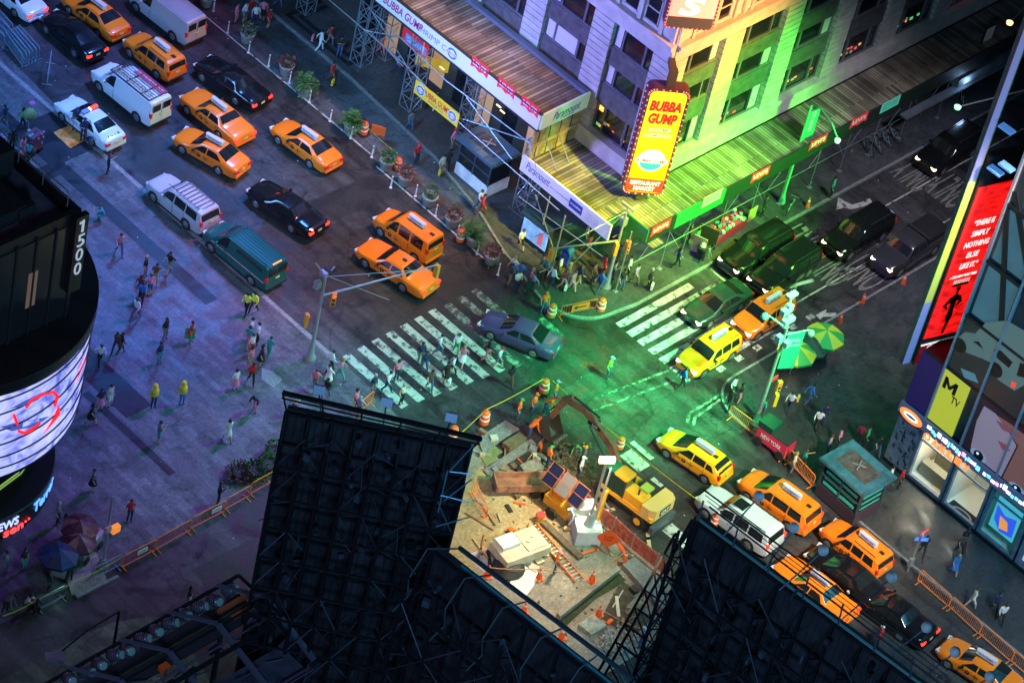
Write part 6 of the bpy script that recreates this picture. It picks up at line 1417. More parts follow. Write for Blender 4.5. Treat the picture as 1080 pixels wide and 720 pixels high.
# ---------------------------------------------------------------- signal poles and lamps
M_pole = mat('pole aluminium',(.38,.40,.44),.4,.5); M_sigy = mat('signal yellow',(.75,.30,.03),.5)
def signal_head(parent, loc, rz, m=M_sigy):
    q = MB(); q.box((0,0,0),(.3,.22,.95)); h = q.obj('signal_head', m, parent); h.location = loc; h.rotation_euler = (0,0,rz)
    for k,c in enumerate((mat('red signal lens',(.5,.02,.02),.3,emit=(1,.08,.05),es=2.5),M_trim,M_trim)): q = MB(); q.tube((0,-.111,.3-k*.3),(0,-.15,.3-k*.3),.1,n=10); q.obj('signal_lens', c, h)
    return h
def signal_pole(px, py, label, h, arm_to=None, arm_z=5.6, base=1.3):
    p = at(px,py,.02); t = thing('signal_pole', label, 'traffic signal', tuple(p))
    q = MB(); q.lathe([(.36,0),(.34,.12),(.22,.3),(.17,.9),(.12,1.2)],(0,0,0),10); q.obj('pole_base', M_pole, t, 40); q = MB(); q.tube((0,0,1.1),(0,0,h),.12,.08,n=10); q.obj('pole', M_pole, t, 40)
    if arm_to:
        e = at(*arm_to,arm_z+1.0)-p; q = MB(); q.tube((0,0,arm_z),tuple(e),.075,.04,n=8); q.obj('mast_arm', M_pole, t, 40); q = MB(); q.tube((0,0,h),tuple(Vector((0,0,h)).lerp(e,.0)*.0+e*.62+Vector((0,0,(arm_z+.4)*.0))),.02,n=5); q.tube((0,0,h-.1),tuple(e*.95),.02,n=5); q.obj('stay_rod', M_pole, t)
        signal_head(t, tuple(e+Vector((0,0,-.5))), R(90))
    return t, p
S1,p = signal_pole(327,377,'signal pole with a long arm over the orange taxis by the plaza crosswalk',6.6,(462,279),5.0)
signal_head(S1,(.45,-.5,4.9),R(-30)); signal_head(S1,(-.5,.4,3.0),R(60)); 
q = MB(); q.box((-.35,.2,5.9),(.4,.3,.5)); q.box((-.1,.1,6.7),(.25,.5,.3)); q.tube((0,0,6.5),(-.5,.5,7.4),.05); q.tube((0,0,6.5),(.6,.0,7.0),.04); q.obj('camera_box', M_pole, S1)
q = MB(); q.lathe([(.26,0),(.3,.12),(.15,.3)],(.3,.2,6.6),12); q.obj('beacon', M_trim, S1)
S2_,p = signal_pole(639,303,'signal pole with a curved arm at the restaurant corner',6.4,(583,262),3.9)
signal_head(S2_,(.35,-.5,3.6),R(-30)); signal_head(S2_,(-.5,-.3,3.7),R(60)); q = MB(); q.box((.5,0,6.2),(1.3,.2,.12)); q.box((0,.0,6.7),(.15,1.0,.12)); q.box((.25,.2,5.2),(.4,.35,.6)); q.obj('camera_box', M_pole, S2_)
S3,p = signal_pole(797,447,'signal pole hung with cameras, lamps and a green banner beside the food cart',8.0)
signal_head(S3,(.5,-.4,3.2),R(-20)); signal_head(S3,(.1,-.7,2.6),R(60),M_sigy); q = MB(); q.box((.5,.1,4.0),(.7,.1,.6)); q.obj('black_sign', M_black, S3); q = MB(); q.box((.5,.04,3.5),(.6,.08,.3)); q.obj('red_sign', M_redE, S3)
q = MB(); q.box((0,0,0),(1.05,.03,3.0)); bn3 = q.obj('banner', mat('turquoise banner',(.03,.28,.22),.5), S3); bn3.location = (.75,-.3,6.0); bn3.rotation_euler=(0,0,R(-30))
text('lettering','TIMES',(0,-.02,.8),(1,0,0),(0,0,1),1,M_white,bn3,.003,0,width=.8,height=.25); text('lettering','SQUARE',(0,-.02,.4),(1,0,0),(0,0,1),1,M_white,bn3,.003,0,width=.85,height=.22)
q = MB()
for (x,y,z,sx,sz) in ((.2,.2,8.3,.9,.3),(.5,.6,8.8,.5,.5),(-.5,.0,7.3,.35,.6),(.0,-.3,6.9,.4,.4),(.9,.9,9.4,.8,.2),(-.2,.4,9.0,.4,.4)): q.box((x,y,z),(sx,.35,sz))
q.tube((0,0,8),(.4,.6,9.6),.05); q.tube((0,0,7.9),(-1.2,.8,9.0),.05); q.tube((0,0,7.4),(1.5,-.6,7.5),.05); q.obj('camera_box', mat('camera grey',(.3,.31,.33),.5), S3)
for loc in ((-1.3,.9,8.9),(1.6,-.7,7.3)): q = MB(); q.lathe([(.08,.2),(.22,.05),(.24,-.15),(.1,-.3)],loc,12); q.obj('globe_lamp', mat('pearl globe',(.25,.27,.3),.3), S3, 50)
# green lamp post with banner along the street
LP = thing('street_lamp','green lit street lamp with a turquoise banner on the shed sidewalk','street lamp',tuple(at(824,213,.13)))
hL = 8.2; q = MB(); q.tube((0,0,0),(0,0,hL),.11,.07,n=10); q.lathe([(.28,0),(.22,.3),(.12,.8)],(0,0,0),10); q.obj('pole', mat('green lamp post',(.10,.38,.25),.5), LP, 40)
q = MB(); e = at(884,146,8.6)-at(824,213,.13); q.path([(0,0,hL),tuple(e*.0+Vector((e.x*.3,e.y*.3,hL+.5))),tuple(Vector((e.x*.7,e.y*.7,hL+.6))),tuple(Vector((e.x,e.y,hL+.2)))],.05,6); q.obj('arm', mat('green lamp post',(.1,.38,.25),.5), LP, 40)
q = MB(); q.lathe([(.05,.15),(.2,.08),(.16,-.12)],(e.x,e.y,hL+.1),10); q.obj('lamp_head', mat('glowing lamp head',(.6,.8,.6),.3,emit=(.4,1,.6),es=1.2), LP, 50)
q = MB(); q.box((0,0,0),(1.0,.04,2.3)); b4 = q.obj('banner', mat('turquoise banner',(.05,.45,.35),.5), LP); b4.location = (.62,0,6.3); b4.rotation_euler=(0,0,R(-5)); text('lettering','TIMES SQ',(0,-.03,.2),(0,0,1),(-1,0,0),1,M_white,b4,.003,0,width=1.7,height=.4)
for i,(px,py,l,hx,ex,ey) in enumerate(((1085,185,'street lamp arm reaching over the dark street beside the tall blade',8,1010,113),(1090,60,'small lit street lamp by the top right corner',7,1065,24))):
    p = at(px,py,.13); e = at(ex,ey,8.4); t = thing('street_lamp', l, 'street lamp', tuple(p)); q = MB(); q.tube((0,0,0),(0,0,8.2),.1,.07,n=8); q.tube((0,0,8.2),tuple(e-p),.05,n=6); q.obj('pole', M_pole, t, 40); q = MB(); q.lathe([(.08,.15),(.24,.05),(.2,-.12)],tuple(e-p),10); q.obj('lamp_head', mat('warm lamp head',(.8,.7,.4),.3,emit=(1,.7,.3),es=2) if i else mat('glowing lamp head',(.6,.8,.6),.3), t, 50)
t = thing('pedestrian_signal','pedestrian signal pole by the umbrellas at the lower edge','traffic signal',tuple(at(108,598,PZ))); q = MB(); q.tube((0,0,0),(0,0,5.6),.09,.07,n=8); q.lathe([(.34,0),(.3,.3),(.15,.7)],(0,0,0),8); q.obj('pole', M_pole, t, 40); q = MB(); q.box((.45,-.1,2.9),(.5,.3,.45)); q.obj('signal_box', mat('lit amber signal',(.8,.25,.03),.4,emit=(1,.3,.05),es=.7), t); q = MB(); q.box((-.1,-.1,3.2),(.35,.2,.35)); q.obj('control_box', mat('pink plate',(.7,.3,.3),.5), t)
t = thing('street_sign','slim post with blue street signs on the store sidewalk','street sign',tuple(at(957,602,.12))); q = MB(); q.tube((0,0,0),(0,0,3.4),.05,n=8); q.box((0,0,.8),(.3,.2,.6)); q.obj('pole', M_steel, t)
for z,r,m_ in ((3.35,.0,M_redE),(3.0,30,mat('blue sign face',(.02,.1,.5),.4)),(2.7,-40,mat('blue sign face',(.02,.1,.5),.4))): q = MB(); q.box((0,0,0),(.8,.04,.26)); o = q.obj('sign_plate', m_, t); o.location=(.1,-.06,z); o.rotation_euler=(0,0,R(r)); text('lettering','W 44 ST',(0,-.03,0),(1,0,0),(0,0,1),1,M_white,o,.002,0,width=.6,height=.12)
t = thing('foreground_lamp','pale cobra head street lamp at the lower edge','street lamp',tuple(at(108,760,.0))); e = at(58,692,9)-at(108,760,0); q = MB(); q.tube((0,0,0),(0,0,8.6),.1,.07,n=8); q.path([(0,0,8.6),(e.x*.5,e.y*.5,9.1),tuple(e)],.05,6); q.obj('pole', M_tr, t, 40); q = MB(); q.box((0,0,0),(.5,.95,.18),R(60)); o = q.obj('lamp_head', mat('pale blue lamp head',(.35,.5,.6),.4), t); o.location = e
# ---------------------------------------------------------------- kiosks
def kiosk(corners_px, h, label, m_roof, m_wall, m_glass, z=.13, lit=None, name='newsstand'):
    P_ = [at(a,b,z+h) for a,b in corners_px]; c = sum(P_,Vector())/4; t = thing(name, label, 'kiosk', (c.x,c.y,z)); ax = (P_[1]-P_[0]); t.rotation_euler = (0,0,math.atan2(ax.y,ax.x)); W2 = ax.length/2; D2 = (P_[2]-P_[1]).length/2
    q = MB(); q.bx(-W2,W2,-D2,D2,h-.18,h); q.bx(-W2+.05,W2-.05,-D2+.05,D2-.05,h,h+.03); q.obj('roof', m_roof, t)
    q = MB(); a,b_ = W2*.66,D2*.52; q.bx(-a,a,-b_,b_,h+.032,h+.05); q.m=1
    for k in range(5): q.bx(-W2+.1+k*(W2*2-.2)/4-.02,-W2+.1+k*(W2*2-.2)/4+.02,-D2+.06,D2-.06,h+.03,h+.06)
    q.obj('roof_panel', [mat('roof grime',(.07,.06,.06),.7,nscale=2,namt=.5), m_roof], t)
    q = MB(); q.box((0,0,h+.18),(.9,.06,.06),.5); q.box((0,0,h+.18),(.9,.06,.06),2.0); q.box((0,0,h+.1),(.1,.1,.2)); q.obj('roof_fitting', M_steel, t)
    w,d = W2-.28,D2-.28
    q = MB(); q.bx(-w,w,-d,d,0,.9); q.obj('base_panel', m_wall, t); q = MB(); q.bx(-w+.05,w-.05,-d+.05,d-.05,.9,h-.2); gb = q.obj('glazing', m_glass, t)
    q = MB()
    for x in (-w+.05,0,w-.05):
        for y in (-d+.05,d-.05): q.bx(x-.05,x+.05,y-.055,y+.055,.9,h-.18)
    for y in (-d,d): q.bx(-w,w,y-.04,y+.04,1.7,1.75)
    q.obj('window_post', mat('dark steel post',(.08,.11,.13),.4,.4), t)
    if lit:
        for s_ in (-1,1):
            for k in range(3): q = MB(); q.bx(-w+.3,w-.3,s_*(d-.03)-.012,s_*(d-.03)+.012,1.1+k*.45,1.3+k*.45); q.obj('lit_shelf', lit, t)
            for k in range(3): q = MB(); q.bx(s_*(w-.03)-.012,s_*(w-.03)+.012,-d+.3,d-.3,1.1+k*.45,1.2+k*.45); q.obj('lit_shelf', lit, t)
    return t
K1 = kiosk([(481,145),(520,178),(549,162),(512,127)],2.9,'dark blue newsstand with bright lower panels under the truss pipes',mat('steel blue roof',(.10,.18,.24),.4,.4),mat('white lower panels',(.55,.58,.65),.4,emit=(.6,.65,1),es=.15,nscale=.8,namt=.5),F_glass)
K2 = kiosk([(865,482),(912,523),(947,503),(898,463)],2.9,'teal roofed glass kiosk on the corner of the store sidewalk',mat('teal kiosk roof',(.07,.24,.32),.3,.4,nscale=1.5,namt=.35),mat('purple brown base',(.06,.035,.05),.4),mat('kiosk glass',(.01,.03,.035),.1,spec=.8),lit=mat('green shelf light',(.05,.4,.3),.4,emit=(.05,.7,.45),es=.10))
# recycling kiosk with an advert, blue mailbox, fire call box
t = thing('phone_kiosk','dark street kiosk with a blue lit poster beside the lower white banner','kiosk',tuple(at(566,257,.13)),R(-88)); q = MB(); q.bx(-1.2,1.2,-.45,.45,0,1.9); q.lathe([(.01,0)],(0,0,0),4) if False else None; q.obj('cabinet', mat('black enamel',(.02,.03,.04),.3), t)
q = MB()
for k in range(6): a=[math.pi*k/6,math.pi*(k+1)/6]; q.add([(-1.3,.55*math.cos(a[0]),1.9+.35*math.sin(a[0])),(1.3,.55*math.cos(a[0]),1.9+.35*math.sin(a[0])),(1.3,.55*math.cos(a[1]),1.9+.35*math.sin(a[1])),(-1.3,.55*math.cos(a[1]),1.9+.35*math.sin(a[1]))],[(0,1,2,3)])
q.obj('curved_roof', mat('teal black roof',(.02,.05,.06),.3), t, 60)
q = MB(); q.bx(-1.05,1.05,-.48,-.455,.35,1.7); o = q.obj('poster', mat('lit blue poster',(.2,.4,.7),.4,emit=(.25,.5,.9),es=.6,nscale=1.6,namt=.8), t); q = MB(); q.bx(.3,.7,-.49,-.481,.5,1.5); q.obj('poster_figure', mat('poster pink',(.6,.15,.2),.4,emit=(.8,.2,.3),es=.5), o)
t = thing('mailbox','dark blue mailbox behind the crowd at the corner','mailbox',tuple(at(596,278,.13)),R(10)); q = MB(); q.bx(-.3,.3,-.3,.3,.15,1.0); q.lathe([(.3,0),(.3,.01)],(0,0,1.0),4) if False else None
for k in range(6): a=[math.pi*k/6,math.pi*(k+1)/6]; q.add([(-.3,.3*math.cos(a[0]),1.0+.3*math.sin(a[0])),(.3,.3*math.cos(a[0]),1.0+.3*math.sin(a[0])),(.3,.3*math.cos(a[1]),1.0+.3*math.sin(a[1])),(-.3,.3*math.cos(a[1]),1.0+.3*math.sin(a[1]))],[(0,1,2,3)])
q.obj('box_body', mat('mailbox blue',(.02,.08,.35),.4), t)
for x in (-.25,.25):
    for y in (-.25,.25): q = MB(); q.bx(x-.03,x+.03,y-.03,y+.03,0,.15); q.obj('leg', M_trim, t)
# umbrellas and food carts
def umbrella(px, py, z, cols, label, r=1.25, n=8, seed=0, text_=None):
    p = at(px,py,z); t = thing('umbrella', label, 'umbrella', (p.x,p.y,0), R(seed*20), 'cart umbrellas'); q = MB(); 
    for i in range(n):
        q.m = i%len(cols); a0,a1 = 6.283*i/n,6.283*(i+1)/n; am=(a0+a1)/2
        A=(r*math.cos(a0),r*math.sin(a0),z-.42); B_=(r*math.cos(a1),r*math.sin(a1),z-.42); M_=(r*.94*math.cos(am),r*.94*math.sin(am),z-.40); C_=(0,0,z+.08); D_=(r*.55*math.cos(a0),r*.55*math.sin(a0),z-.13); E_=(r*.55*math.cos(a1),r*.55*math.sin(a1),z-.13)
        q.add([C_,D_,E_],[(0,1,2)]); q.add([D_,A,M_,B_,E_],[(0,1,2,3,4)]); q.add([A,M_,(M_[0],M_[1],z-.56),(A[0],A[1],z-.58)],[(0,1,2,3)]); q.add([M_,B_,(B_[0],B_[1],z-.58),(M_[0],M_[1],z-.56)],[(0,1,2,3)])
    q.obj('canopy', cols, t); q = MB(); q.tube((0,0,.1),(0,0,z+.15),.03); q.obj('pole', M_steel, t)
    q = MB()
    for i in range(n): a = 6.283*i/n; q.tube((0,0,z-.5),(r*.5*math.cos(a),r*.5*math.sin(a),z-.17),.012,n=3)
    q.obj('rib', M_steel, t); return t
uy = mat('yellow umbrella cloth',(.65,.62,.05),.6); ug = mat('green umbrella cloth',(.03,.4,.08),.6); ud = mat('dark green umbrella cloth',(.01,.06,.04),.6); um = mat('maroon umbrella cloth',(.07,.012,.022),.6,nscale=3,namt=.5); up_ = mat('pinkish umbrella cloth',(.22,.10,.09),.6,nscale=3,namt=.5); ub = mat('blue umbrella cloth',(.006,.04,.12),.6,nscale=3,namt=.5); ubd = mat('dark blue umbrella cloth',(.01,.02,.06),.6)
umbrella(842,366,2.4,[uy,ug],'yellow and green umbrella nearest the banner pole'); umbrella(872,349,2.4,[ug,uy,ug,uy],'yellow and green umbrella nearest the traffic cone',seed=1); umbrella(856,358,2.2,[ud],'dark green umbrella between two yellow and green ones',seed=2)
umbrella(85,550,2.5,[um,um,up_],'maroon umbrella standing highest of the dark cluster',1.05,seed=1); umbrella(84,565,2.3,[um,up_],'maroon and pink umbrella in the middle of the dark cluster',1.0,seed=2); umbrella(63,580,2.4,[ubd,ub,ub],'blue umbrella over the cart at the lower edge',1.1,seed=3)
def cart(px, py, rz, label, body, z=.12):
    t = thing('food_cart', label, 'food cart', tuple(at(px,py,z)), R(rz)); q = MB(); q.bx(-1.0,1.0,-.45,.45,.4,1.05); q.obj('cabinet', body, t); q = MB(); q.bx(-1.05,1.05,-.5,.5,1.051,1.1); q.obj('counter', M_alu, t)
    for x in (-.7,.7):
        for s_ in (-1,1): q = MB(); q.tube((x,s_*.47,.25),(x,s_*.55,.25),.25,n=14); q.obj('wheel', M_tyre, t, 40)
    rr = random.Random(px); 
    for k in range(9): q = MB(); q.box((rr.uniform(-.9,.9),rr.uniform(-.35,.35),1.18),(.2,.16,.16)); q.obj('goods_box', mat(*rr.choice([('red goods',(.5,.05,.05)),('yellow goods',(.6,.5,.08)),('white goods',(.6,.6,.6)),('blue goods',(.05,.15,.5))]),.5), t)
    return t
cart(849,378,-5,'food cart under the yellow and green umbrellas',mat('cart lilac panel',(.3,.25,.35),.5)); cart(66,600,30,'food cart lit at its counter under the blue umbrella',mat('cart steel panel',(.3,.32,.34),.4,.4),PZ)
t = cart(90,582,20,'small cart under the maroon umbrellas',mat('cart steel panel',(.3,.32,.34),.4,.4),PZ); lamp('cart lamp', tuple(at(66,596,1.9)), (.5,1,.95), 22); lamp('cart lamp', tuple(at(846,366,1.9)), (.9,1,.7), 25)
# red toy cart on the plaza and red pedicab by the minivan
t = thing('souvenir_cart','pink and red souvenir cart among people near the police car','cart',tuple(at(34,160,PZ)),R(10)); q = MB(); q.bx(-.5,.5,-.35,.35,.3,1.5); q.obj('cabinet', mat('dark cart',(.12,.05,.08),.5), t); rr = random.Random(2)
for k in range(26): q = MB(); a=rr.uniform(-.45,.45); z=rr.uniform(.5,1.7); q.lathe([(.02,-.08),(.09,0),(.02,.08)],(a,rr.choice((-.4,.4,.0)),z),7); q.obj('toy', mat(*rr.choice([('pink toy',(.7,.1,.35)),('red toy',(.6,.03,.05)),('teal toy',(.1,.5,.5)),('white toy',(.7,.6,.65))]),.5), t)
for x in (-.4,.4): q = MB(); q.tube((x,-.36,.18),(x,.36,.18),.18,n=12); q.obj('wheel', M_tyre, t)
t = thing('balloon_bunch','round pink topped bundle above the souvenir cart','decoration',tuple(at(29,143,PZ))); q = MB(); q.lathe([(.05,1.3),(.35,1.5),(.42,1.8),(.25,2.1),(.05,2.2)],(0,0,0),12); q.obj('bundle', mat('olive bundle',(.2,.25,.1),.6), t, 60); q = MB(); q.lathe([(.05,2.2),(.2,2.35),(.05,2.5)],(.3,.2,0),10); q.obj('pink_ball', mat('pink toy',(.7,.1,.35),.5), t, 60); q = MB(); q.tube((0,0,0),(0,0,1.4),.03); q.obj('stick', M_steel, t)
t = thing('pedicab','red and green box cart with white lettering beside the dark barrier','cart',tuple(at(815,472,.12)),R(-85)); q = MB(); q.bx(-1.1,1.1,-.5,.5,.35,1.3); bb = q.obj('cabinet', mat('crimson cart panel',(.5,.02,.06),.5,emit=(1,.05,.1),es=.12), t); q = MB(); q.bx(-1.15,-.1,-.52,.52,1.3,1.75); q.obj('hood', mat('green black hood',(.01,.06,.04),.4), t); q = MB(); q.bx(-.1,1.15,-.5,.5,1.301,1.36); q.obj('deck', M_trim, t)
text('lettering','NEW YORK',(0,-.52,.85),(1,0,0),(0,0,1),1,M_white,bb,.004,.01,width=1.5,height=.32)
for x in (-.8,.8):
    for s_ in (-1,1): q = MB(); q.tube((x,s_*.5,.3),(x,s_*.58,.3),.3,n=14); q.obj('wheel', M_tyre, t)
# vendor table with merchandise under the shed
t = thing('vendor_table','crowded souvenir table with red cloth under the green hoarding','market stall',tuple(at(762,247,.13)),R(4)); q = MB(); q.bx(-1.6,1.6,-.5,.5,.1,.85); q.obj('red_cloth', mat('red table cloth',(.5,.03,.08),.6), t)
rr = random.Random(12)
for k in range(40): q = MB(); q.box((rr.uniform(-1.5,1.5),rr.uniform(-.45,.45),.92+rr.random()*.1),(.22,.18,.14),rr.random()); q.obj('souvenir', mat(*rr.choice([('red goods',(.5,.05,.05)),('teal goods',(.05,.4,.35)),('white goods',(.6,.6,.6)),('navy goods',(.05,.06,.3)),('pink goods',(.6,.1,.3))]),.5), t)
t = thing('display_board','brown folding board leaning at the end of the souvenir table','board',tuple(at(744,259,.13)),R(20)); q = MB(); q.box((0,0,.8),(.08,1.3,1.5)); q.obj('panel', mat('brown board',(.12,.06,.03),.7), t)
t = thing('display_board','pinkish cardboard board standing on the curb by the souvenir table','board',tuple(at(735,267,.13)),R(20)); q = MB(); q.box((0,0,.7),(.08,.9,1.3)); q.obj('panel', mat('pink board',(.45,.25,.2),.7), t)
t = thing('trash_can','dark trash can at the curb near the pink board','bin',tuple(at(738,271,.13))); q = MB(); q.lathe([(.25,0),(.32,.8),(.34,.85),(.2,.95)],(0,0,0),12); q.obj('can', M_trim, t, 40); q = MB(); q.lathe([(.2,.95),(.1,1.15)],(0,0,0),10); q.obj('bag', M_white, t)
t = thing('display_board','tan square board under the shed near the curb cone','board',tuple(at(791,233,.13)),R(95)); q = MB(); q.box((0,0,.6),(.06,.9,1.0)); q.obj('panel', mat('tan board',(.5,.32,.12),.7), t)
# bicycles / motorcycles under the dark shed
def cycle(px, py, rz, label):
    t = thing('bicycle', label, 'bicycle', tuple(at(px,py,.13)), R(rz), 'bicycles parked under the shed')
    for x in (-.5,.5):
        q = MB(); k=16; rr_=.33; q.path([(x+rr_*math.cos(6.283*i/k),0,rr_+rr_*math.sin(6.283*i/k)) for i in range(k+1)],.022,5); w = q.obj('wheel', M_tyre, t); q = MB()
        for i in range(6): q.tube((x,0,rr_),(x+rr_*math.cos(i*1.047),0,rr_+rr_*math.sin(i*1.047)),.006,n=3)
        q.obj('spokes', M_alu, w)
    q = MB(); q.path([(-.5,0,.33),(-.1,0,.35),(.3,0,.8),(-.2,0,.82),(-.5,0,.33)],.02,5); q.path([(-.1,0,.35),(-.22,0,.9)],.02,5); q.path([(.5,0,.33),(.32,0,.98)],.02,5); q.obj('frame', mat('pale blue cycle frame',(.2,.35,.4),.4), t); q = MB(); q.tube((.3,-.28,1.0),(.3,.28,1.0),.015,n=5); q.obj('handlebar', M_steel, t); q = MB(); q.box((-.24,0,.93),(.26,.13,.06)); q.obj('saddle', M_black, t)
for i,(px,py) in enumerate(((914,160),(922,156),(931,151),(940,147))): cycle(px,py,70+i*9,('bicycle under the dark end of the shed, nearest the restaurant','second bicycle under the dark end of the shed, beside the first','third bicycle parked under the dark end of the shed, past the second','fourth bicycle parked under the shed, closest to the standing sign')[i])
cycle(1012,108,60,'bicycle parked near the narrow dark hanging banner'); cycle(833,222,20,'bicycle leaning by the green lamp post')
t = thing('hanging_banner','narrow grey banner on a dark pole at the far end of the shed','banner',tuple(at(1013,108,.13))); q = MB(); q.tube((0,0,0),(0,0,6.4),.08,n=8); q.obj('pole', M_tr, t); q = MB(); q.box((.55,0,5.2),(1.0,.05,2.0)); q.obj('cloth', mat('grey banner cloth',(.12,.13,.15),.6,emit=(.4,.45,.5),es=.06), t)
q = MB(); q.bx(35,60,-1.2,-.6,2.6,2.75); q.bx(40,52,-1.25,-.65,3.2,3.9); q.bx(36.6,64,.2,.4,2.2,4.3)
tag(q.obj('shed_canopy', mat('pale canvas canopy',(.14,.17,.2),.6,nscale=1)),'pale canvas canopy edge along the dark far sidewalk','awning')
lamp('far shed lamp', (41,-1.5,3.4), (.4,.65,1), 70)
# ---------------------------------------------------------------- construction site
q = MB(); site = [(-22,-22),(-6.2,-22),(-6.1,-12.6),(-7.6,-7),(-7.6,-5.2),(-10,-4.6),(-22,-4.6)]
struct(MB().sheet(site, .012), 'construction_ground', G_conc)
struct(MB().sheet([(-16,-8.5),(-8.8,-6.5),(-7.9,-9),(-8.4,-12.4),(-10.2,-14.8),(-12.3,-12.6),(-14,-12.2),(-16.5,-12)], .02), 'sandy_ground', G_dirt)
def slab(pix, z0, z1, name, m): q = MB(); q.prism([(at(a,b,z1).x,at(a,b,z1).y) for a,b in pix], z0, z1); return struct(q, name, m)
slab([(503,462),(533,443),(548,452),(520,470),(511,480)],.0,.12,'concrete_slab',G_kerb); slab([(510,495),(560,462),(566,468),(515,501)],.0,.14,'concrete_strip',G_kerb)
slab([(572,498),(606,465),(640,500),(612,520)],.0,.045,'steel_road_plate',mat('dark road plate',(.05,.065,.05),.5,.3,nscale=2)); slab([(504,476),(520,468),(530,476),(512,490)],.0,.06,'timber_board',mat('mossy timber',(.16,.2,.08),.8,nscale=4)); slab([(530,466),(548,455),(556,462),(538,472)],.0,.4,'brown_crate_slab',mat('brown soil box',(.14,.10,.06),.9,nscale=3))
slab([(548,490),(566,482),(574,492),(556,500)],.0,.3,'concrete_block',G_conc)
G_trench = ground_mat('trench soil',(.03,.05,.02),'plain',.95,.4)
# the trench: a dark sunken floor seen between raised spoil edges
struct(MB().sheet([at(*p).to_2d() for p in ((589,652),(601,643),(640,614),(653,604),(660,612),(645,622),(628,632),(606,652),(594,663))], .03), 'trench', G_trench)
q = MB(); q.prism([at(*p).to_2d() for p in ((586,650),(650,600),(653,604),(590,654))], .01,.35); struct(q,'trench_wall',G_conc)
q = MB(); q.prism([at(*p).to_2d() for p in ((655,600),(668,592),(712,640),(704,655))], .01,.45); struct(q,'concrete_ledge',G_kerb)
struct(MB().sheet([at(*p).to_2d() for p in ((655,612),(665,618),(670,630),(660,640),(690,650),(672,668),(650,662),(634,652),(640,640))], .026),'dug_soil',mat('wet soil',(.05,.045,.03),.9,nscale=3,namt=.5))
struct(MB().sheet([at(*p).to_2d() for p in ((490,585),(515,578),(536,588),(556,600),(540,620),(520,612))], .03),'pale_canvas',mat('pale lilac canvas',(.35,.32,.42),.7,nscale=2))
q = MB(); P4 = [at(625,647,.3),at(640,659,.3),at(624,669,.3),at(610,658,.3)]; q.prism([(v.x,v.y) for v in P4],.02,.32); tag(q.obj('steel_plate', mat('verdigris plate',(.22,.30,.28),.5,nscale=3,namt=.5)),'square pale steel cover block beside the trench','cover')
rr = random.Random(21)
q = MB()
for i in range(320):
    p = at(rr.gauss(650,9),rr.gauss(678,7),0); s_ = rr.uniform(.06,.22); M_ = Euler((rr.random()*3,rr.random()*3,rr.random()*3)).to_matrix(); q.box((p.x,p.y,rr.uniform(.02,.25)),(s_,s_*.8,s_*.6),0,M_)
tag(q.obj('rubble', mat('grey rubble',(.3,.32,.32),.9,nscale=6,namt=.5)),'grey rubble heap between the steel cover and the ladder cage','rubble',kind='stuff')
q = MB()
for i in range(240):
    p = at(rr.gauss(600,9),rr.gauss(490,8),0); s_ = rr.uniform(.1,.35); M_ = Euler((rr.random()*3,rr.random()*3,rr.random()*3)).to_matrix(); q.box((p.x,p.y,rr.uniform(.02,.5)),(s_,s_*.8,s_*.6),0,M_)
for i in range(160):
    p = at(rr.uniform(505,700),rr.uniform(520,700),0); s_ = rr.uniform(.05,.16)
    if p.x < -6.2 and p.x>-14: q.box((p.x,p.y,.04),(s_,s_*.8,s_*.5),rr.random()*3)
tag(q.obj('debris', mat('broken asphalt',(.08,.09,.06),.9,nscale=5,namt=.6)),'broken dark asphalt pile in front of the excavator bucket and strewn chips','debris',kind='stuff')
# loose boards, pipes and small tools strewn over the site
rr = random.Random(31)
mats_ = [mat('timber',(.14,.10,.07),.8,nscale=4), mat('pale slab',(.5,.48,.42),.8), mat('rusty box',(.28,.13,.09),.7,nscale=2,namt=.4), M_steel, M_trim, M_orange, mat('pale board wood',(.42,.34,.22),.8)]
zones = [(505,520,565,600,18),(615,560,690,600,14),(500,455,560,500,12),(590,520,640,560,16),(640,620,700,660,8),(560,470,600,500,12)]
for x0,y0,x1,y1,n_ in zones:
    for i in range(n_):
        p = at(rr.uniform(x0,x1), rr.uniform(y0,y1), .03); m_ = rr.choice(mats_); k = rr.random(); q = MB()
        if k<.45: q.box((0,0,.05),(rr.uniform(.6,2.0),rr.uniform(.08,.25),.06)); nm_, lb_ = 'loose_board','loose board lying among the site clutter'
        elif k<.7: q.tube((-rr.uniform(.4,1.0),0,.05),(rr.uniform(.4,1.0),0,.05),.04); nm_, lb_ = 'loose_pipe','short loose pipe lying among the site clutter'
        else: q.box((0,0,.14),(rr.uniform(.2,.5),rr.uniform(.2,.4),rr.uniform(.15,.3))); nm_, lb_ = 'tool_box','small box or block lying among the site clutter'
        o = q.obj(nm_, m_); o.location = p; o.rotation_euler = (0,0,rr.random()*3.14); tag(o, lb_, nm_.replace('_',' '), 'site clutter')
# excavator
M_ey = mat('machine yellow',(.80,.36,.03),.45,nscale=2,namt=.12); M_ed = mat('machine dark',(.03,.03,.03),.5); M_eb = mat('worn boom orange brown',(.26,.12,.06),.5,nscale=3,namt=.25)
EX = thing('excavator','yellow wheeled excavator with raised brown arm working behind the red fence','excavator',tuple(at(662,531,.01)),R(95)); EX.scale = (.86,.86,.86)
